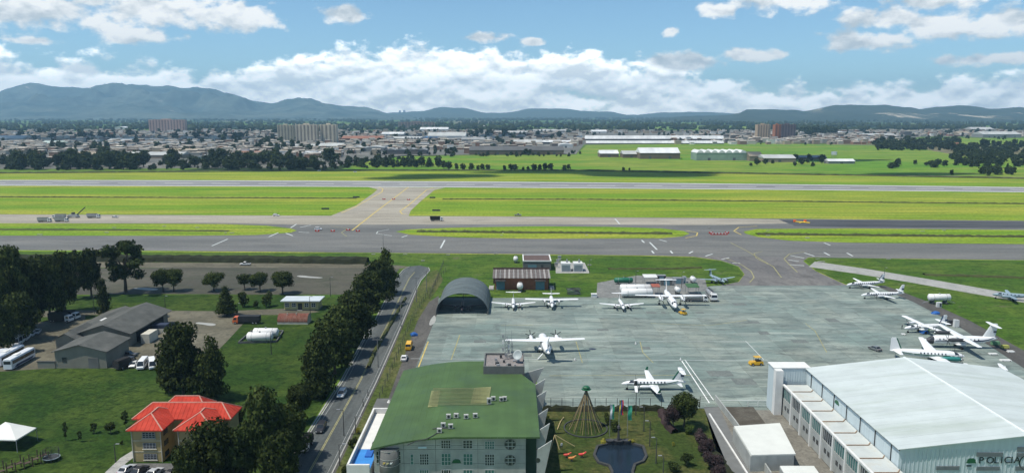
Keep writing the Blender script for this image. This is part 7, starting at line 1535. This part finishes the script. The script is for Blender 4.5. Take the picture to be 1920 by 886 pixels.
# left lawn: canopy tent, trampoline, climbing frame
TENT = mat('tent_white', (0.66, 0.67, 0.63), .7, .08, .3); z0 = 3.0
c = [G(-40, 822, z0), G(30, 824, z0), G(68, 801, z0), G(10, 790, z0)]; pk = ((c[0][0]+c[2][0])/2, (c[0][1]+c[2][1])/2+1, 4.6); tn = thing('canopy_tent', 'white peaked canopy tent at the left edge of the lawn', 'tent', (0, 0, 0))
for a, b in zip(c, c[1:]+c[:1]): MB().add([(a[0], a[1], z0), (b[0], b[1], z0), pk, (a[0], a[1], z0-.25), (b[0], b[1], z0-.25)], [(0, 1, 2), (0, 3, 4, 1)]).obj('roof_panel', TENT, tn)
for a in c: MB().bar((a[0], a[1], 0), (a[0], a[1], z0), .1).obj('leg', STEEL, tn)
g = G(97, 862); tr = thing('trampoline', 'round trampoline with dark safety net on the lawn', 'trampoline', g); MB().cyl(0, 0, .65, .75, 1.55, None, 20).obj('mat', DARKST, tr)
MB().add([(q*math.cos(k*.314), q*math.sin(k*.314), z) for q, z in ((1.5, .7), (1.7, .7), (1.7, .82), (1.5, .82)) for k in range(20)], [(r*20+k, r*20+(k+1) % 20, ((r+1) % 4)*20+(k+1) % 20, ((r+1) % 4)*20+k) for r in range(4) for k in range(20)]).obj('rim', mat('rim_blue', (0.22, 0.28, 0.30), .6, .1), tr)
for k in range(6): a = k*1.047; MB().bar((1.65*math.cos(a), 1.65*math.sin(a), 0), (1.65*math.cos(a), 1.65*math.sin(a), 2.6), .06).obj('net_post', POLE, tr)
mb = MB()
for k in range(40):
    a = k*.157; mb.bar((1.6*math.cos(a), 1.6*math.sin(a), .8), (1.6*math.cos(a), 1.6*math.sin(a), 2.5), .018)
for z in (1.1, 1.4, 1.7, 2.0, 2.3, 2.5):
    for k in range(20): a, b = k*.314, (k+1)*.314; mb.bar((1.6*math.cos(a), 1.6*math.sin(a), z), (1.6*math.cos(b), 1.6*math.sin(b), z), .018)
tag(mb.obj('safety_net', POLE, tr), kind='stuff')
g = G(40, 878); cf = thing('climbing_frame', 'wooden climbing frame with posts and nets on the lawn', 'climbing frame', (g[0], g[1], 0), RAD(52)); rr_ = random.Random(4)
for k in range(7):
    for s in (-1, 1): MB().bar((-4.5+k*1.6, s*.9, 0), (-4.5+k*1.6, s*.9, 2.3+.5*(k % 2)), .16).obj('post', mat('wood_dark', (0.07, 0.05, 0.035), .85, .2), cf)
    if k < 6:
        MB().bar((-4.5+k*1.6, -.9, 2.0), (-2.9+k*1.6, -.9, 2.2), .1).obj('beam', mat('wood_dark', (0,0,0)), cf); MB().box(-4.4+k*1.6, -3.0+k*1.6, -.5, .5, .9+.25*(k % 3), 1.0+.25*(k % 3)).obj('deck', mat('wood_dark', (0,0,0)), cf)
# red booth, puddles and odd things
g = G(305, 594); t = thing('guard_booth', 'small red and white booth at the yard lane', 'booth', g); MB().box(-1.2, 1.2, -.9, .9, .4, 2.0).obj('wall', mat('booth_red', (0.34, 0.10, 0.06), .7, .15), t); MB().box(-1.6, 1.6, -1.2, 1.2, 0, .4).obj('base', CONC, t); MB().box(.5, 1.4, -1.0, .6, 2.0, 2.5).obj('cap', PARAPW, t)
PUD = mat('wet_concrete', (0.34, 0.34, 0.31), .6, .15, .4, spec=.5)
for i, q in enumerate([[(364, 606), (372, 603.5), (385, 605), (402, 606), (406, 609), (396, 611), (384, 608.5)], [(555, 517), (566, 516), (580, 518), (608, 520), (600, 521.5), (575, 520.5), (560, 519)], [(806, 600), (816, 588), (818, 604), (804, 612)], [(244, 541), (262, 539), (300, 541), (290, 545)]]): struct_sheet('puddle', smooth_poly(PP(*q), 2), .075+.002*i, PUD)
TARP = mat('blue_tarpaulin', (0.02, 0.11, 0.36), .6, .2, 1)
def heap(name, label, px, py, w, h, m, cat):
    g = G(px, py); r = random.Random(px); return tag(MB().loft([[(w*q*math.cos(k*.5236)*r.uniform(.8, 1.15), w*.7*q*math.sin(k*.5236)*r.uniform(.8, 1.15), h*z*r.uniform(.85, 1.1)) for k in range(12)] for q, z in ((1, 0), (.95, .5), (.7, .9), (.25, 1.05))]).obj(name, m, None, False, (g[0], g[1], .06)), label, cat)
heap('tarpaulin_heap', 'blue tarpaulin heap on the right grass edge', 1754, 588, 1.6, .9, TARP, 'tarpaulin'); heap('tarpaulin_heap', 'blue covered barrels under the high winged aircraft', 1732, 624, 1.5, 1.6, TARP, 'tarpaulin'); heap('tarpaulin_heap', 'blue tarpaulin beside the service road', 776, 629, 1.3, 1.1, TARP, 'tarpaulin'); heap('tarpaulin_heap', 'blue stain coloured cover flat on the apron', 1111, 654, 1.2, .12, mat('navy_panel', (0, 0, 0)), 'cover')
for i, (px, py, w, hh, m, lab) in enumerate([(1792, 613, 1.7, 2.8, WHT, 'white ground power unit by the right grass'), (1782, 610, 2.0, 2.0, DARKST, 'dark equipment rack left of the white power unit'), (1866, 646, 2.6, 1.2, mat('tarp_green', (0.12, 0.25, 0.13), .7, .2), 'green covered trailer behind the grey nosed airliner'), (1884, 652, 2.2, 1.0, mat('hay_yellow', (0.40, 0.40, 0.10), .8, .2), 'yellow covered trailer by the right grass'), (1895, 660, 2.0, .5, WHT, 'white panel on the ground at the right'), (1862, 664, 2.6, .4, WHT, 'white board lying near the tail of the transport'), (1885, 676, 3.2, .4, PARAPW, 'pale board at the edge of the apron shoulder'), (1694, 627, 1.2, .35, WHT, 'small white chock board before the blue finned aircraft')]):
    g = G(px, py); t = thing('ground_equipment', lab, 'equipment', (g[0], g[1], .05)); MB().hexa([(-w/2, -.6, .08), (w/2, -.6, .08), (w/2, .6, .08), (-w/2, .6, .08)], [(-w/2*.92, -.52, hh), (w/2*.92, -.52, hh*.94), (w/2*.92, .52, hh*.94), (-w/2*.92, .52, hh)]).obj('casing', m, t)
    for x in (-w*.35, w*.35): MB().hcyl((x, 0, .12), 'y', 1.3, .12, 8).obj('roller', TYRE, t)
for px, py, lab in ((1078, 675, 'small white marker cone on the apron line right of the airliner'), (1192, 645, 'small white cone in the middle of the apron'), (1276, 675, 'white marker box at the head of the double line')):
    g = G(px, py); t = thing('marker_cone', lab, 'marker', (g[0], g[1], .08)); MB().cyl(0, 0, .05, .8, .35, .06, 8).obj('cone', WHT, t); MB().box(-.4, .4, -.4, .4, 0, .05).obj('base', DARKST, t)
# people: one continuous skinned body
def person(top, bottom):
    def mk():
        t = thing('person', 'person', 'person')
        J = [(0, 0, .95), (0, 0, 1.2), (0, 0, 1.45), (0, 0, 1.55), (0, .03, 1.70), (-.2, 0, 1.42), (-.27, 0, 1.15), (-.28, .08, .88), (.2, 0, 1.42), (.27, 0, 1.15), (.28, .08, .88), (-.1, 0, .9), (-.12, .03, .5), (-.13, 0, .08), (-.13, .14, .04), (.1, 0, .9), (.12, -.02, .5), (.14, 0, .08), (.14, .14, .04)]
        E = [(0, 1), (1, 2), (2, 3), (3, 4), (2, 5), (5, 6), (6, 7), (2, 8), (8, 9), (9, 10), (0, 11), (11, 12), (12, 13), (13, 14), (0, 15), (15, 16), (16, 17), (17, 18)]
        rad = [.15, .14, .16, .06, .11, .07, .05, .035, .07, .05, .035, .10, .07, .05, .04, .10, .07, .05, .04]
        me = bpy.data.meshes.new('body'); me.from_pydata(J, E, []); o = bpy.data.objects.new('body', me); COL.objects.link(o); o.parent = t
        m = bpy.data.materials.new('clothing'); m.use_nodes = True; nt = m.node_tree; z = sepx(nt, nt.nodes.new('ShaderNodeTexCoord').outputs['Object'])[2]
        c = mixc(nt, mth(nt, 'GREATER_THAN', z, .93), bottom, top); c = mixc(nt, mth(nt, 'GREATER_THAN', z, 1.52), c, (0.30, 0.18, 0.12)); c = mixc(nt, mth(nt, 'GREATER_THAN', z, 1.72), c, (0.02, 0.015, 0.012)); nt.links.new(c, nt.nodes['Principled BSDF'].inputs['Base Color'])
        me.materials.append(m); sk = o.modifiers.new('skin', 'SKIN')
        for v, r in zip(me.skin_vertices[0].data, rad): v.radius = (r, r*.8)
        me.skin_vertices[0].data[0].use_root = True; ss = o.modifiers.new('sub', 'SUBSURF'); ss.levels = 1; ss.render_levels = 1; return t
    return mk
V('per1', person((0.03, 0.035, 0.05), (0.02, 0.02, 0.025)), 'person in dark clothes standing by the low winged aircraft before the brick store', 973, 583, 0); V('per1', None, 'person in dark clothes at the nose of the blue finned aircraft', 1691, 617, .6); V('per2', person((0.25, 0.55, 0.05), (0.02, 0.03, 0.06)), 'person in bright green vest under the blue finned aircraft', 1741, 625, -.4)
V('per3', person((0.6, 0.6, 0.58), (0.05, 0.05, 0.06)), 'person in pale shirt walking in the garden', 1053, 842, .5)
# ================================================================ air: haze box, and clouds out of view that shade the ground
hz = MB().box(-17300, 17300, -280, 17800, -40, 780).obj('haze', None); tag(hz, 'thin pale haze filling the valley air', 'haze', kind='stuff')
hm = bpy.data.materials.new('haze_air'); hm.use_nodes = True; nt = hm.node_tree; nt.nodes.clear()
pv = nt.nodes.new('ShaderNodeVolumePrincipled'); pv.inputs['Color'].default_value = (0.43, 0.75, 1.0, 1); pv.inputs['Density'].default_value = 8.0e-5; pv.inputs['Anisotropy'].default_value = 0.1
mo = nt.nodes.new('ShaderNodeOutputMaterial'); nt.links.new(pv.outputs[0], mo.inputs['Volume'])
hz.data.materials.clear(); hz.data.materials.append(hm)
cmn = bpy.data.materials.new('cloud_vapour'); cmn.use_nodes = True; nt = cmn.node_tree; bs = nt.nodes['Principled BSDF']; bs.inputs['Base Color'].default_value = (.9, .9, .9, 1); bs.inputs['Roughness'].default_value = 1
g_ = nt.nodes.new('ShaderNodeNewGeometry'); nn = noise(nt, g_.outputs['Position'], .012, 5, .6); nt.links.new(remap(nt, nn, .35, .65, .40, .85), bs.inputs['Alpha'])
def unseen_cloud(px, py, rx, ry, label, alt=1300, seed=1):  # out of view, set sunward of the spot its shade falls on
    g = G(px, py); k = alt/sdir.z; r = random.Random(seed); mb = MB()
    for q in range(9):
        ox, oy, oz = r.uniform(-.6, .6)*rx, r.uniform(-.6, .6)*ry, r.uniform(-.1, .3)*ry; s = r.uniform(.4, .65); n = 14
        mb.loft([[(ox+rx*s*math.cos(f)*math.cos(k2*6.283/n), oy+ry*s*math.cos(f)*math.sin(k2*6.283/n), oz+min(rx, ry)*.5*s*math.sin(f)) for k2 in range(n)] for f in (-1.5, -.9, -.3, .3, .9, 1.5)])
    o = mb.obj('unseen_cloud', cmn, None, True, (g[0]+sdir.x*k, g[1]+sdir.y*k, alt)); return tag(o, kind='structure')
unseen_cloud(815, 331, 80, 42, 'small cloud above the frame shading the grass behind the runway', seed=2)
unseen_cloud(1210, 326, 110, 45, 'broad cloud above the frame shading the far pasture edge', seed=3)
unseen_cloud(1030, 322, 90, 30, 'thin cloud above the frame between the other two', seed=5)
unseen_cloud(930, 258, 330, 160, '', seed=7, alt=1500)  # unlabelled clouds: added out of view to shade city and fields
unseen_cloud(1560, 300, 120, 40, '', seed=8)
unseen_cloud(1750, 326, 90, 24, '', seed=9)
unseen_cloud(560, 320, 90, 22, '', seed=6)
unseen_cloud(250, 262, 420, 200, 'large cloud above the frame shading the left district', seed=4, alt=1500)
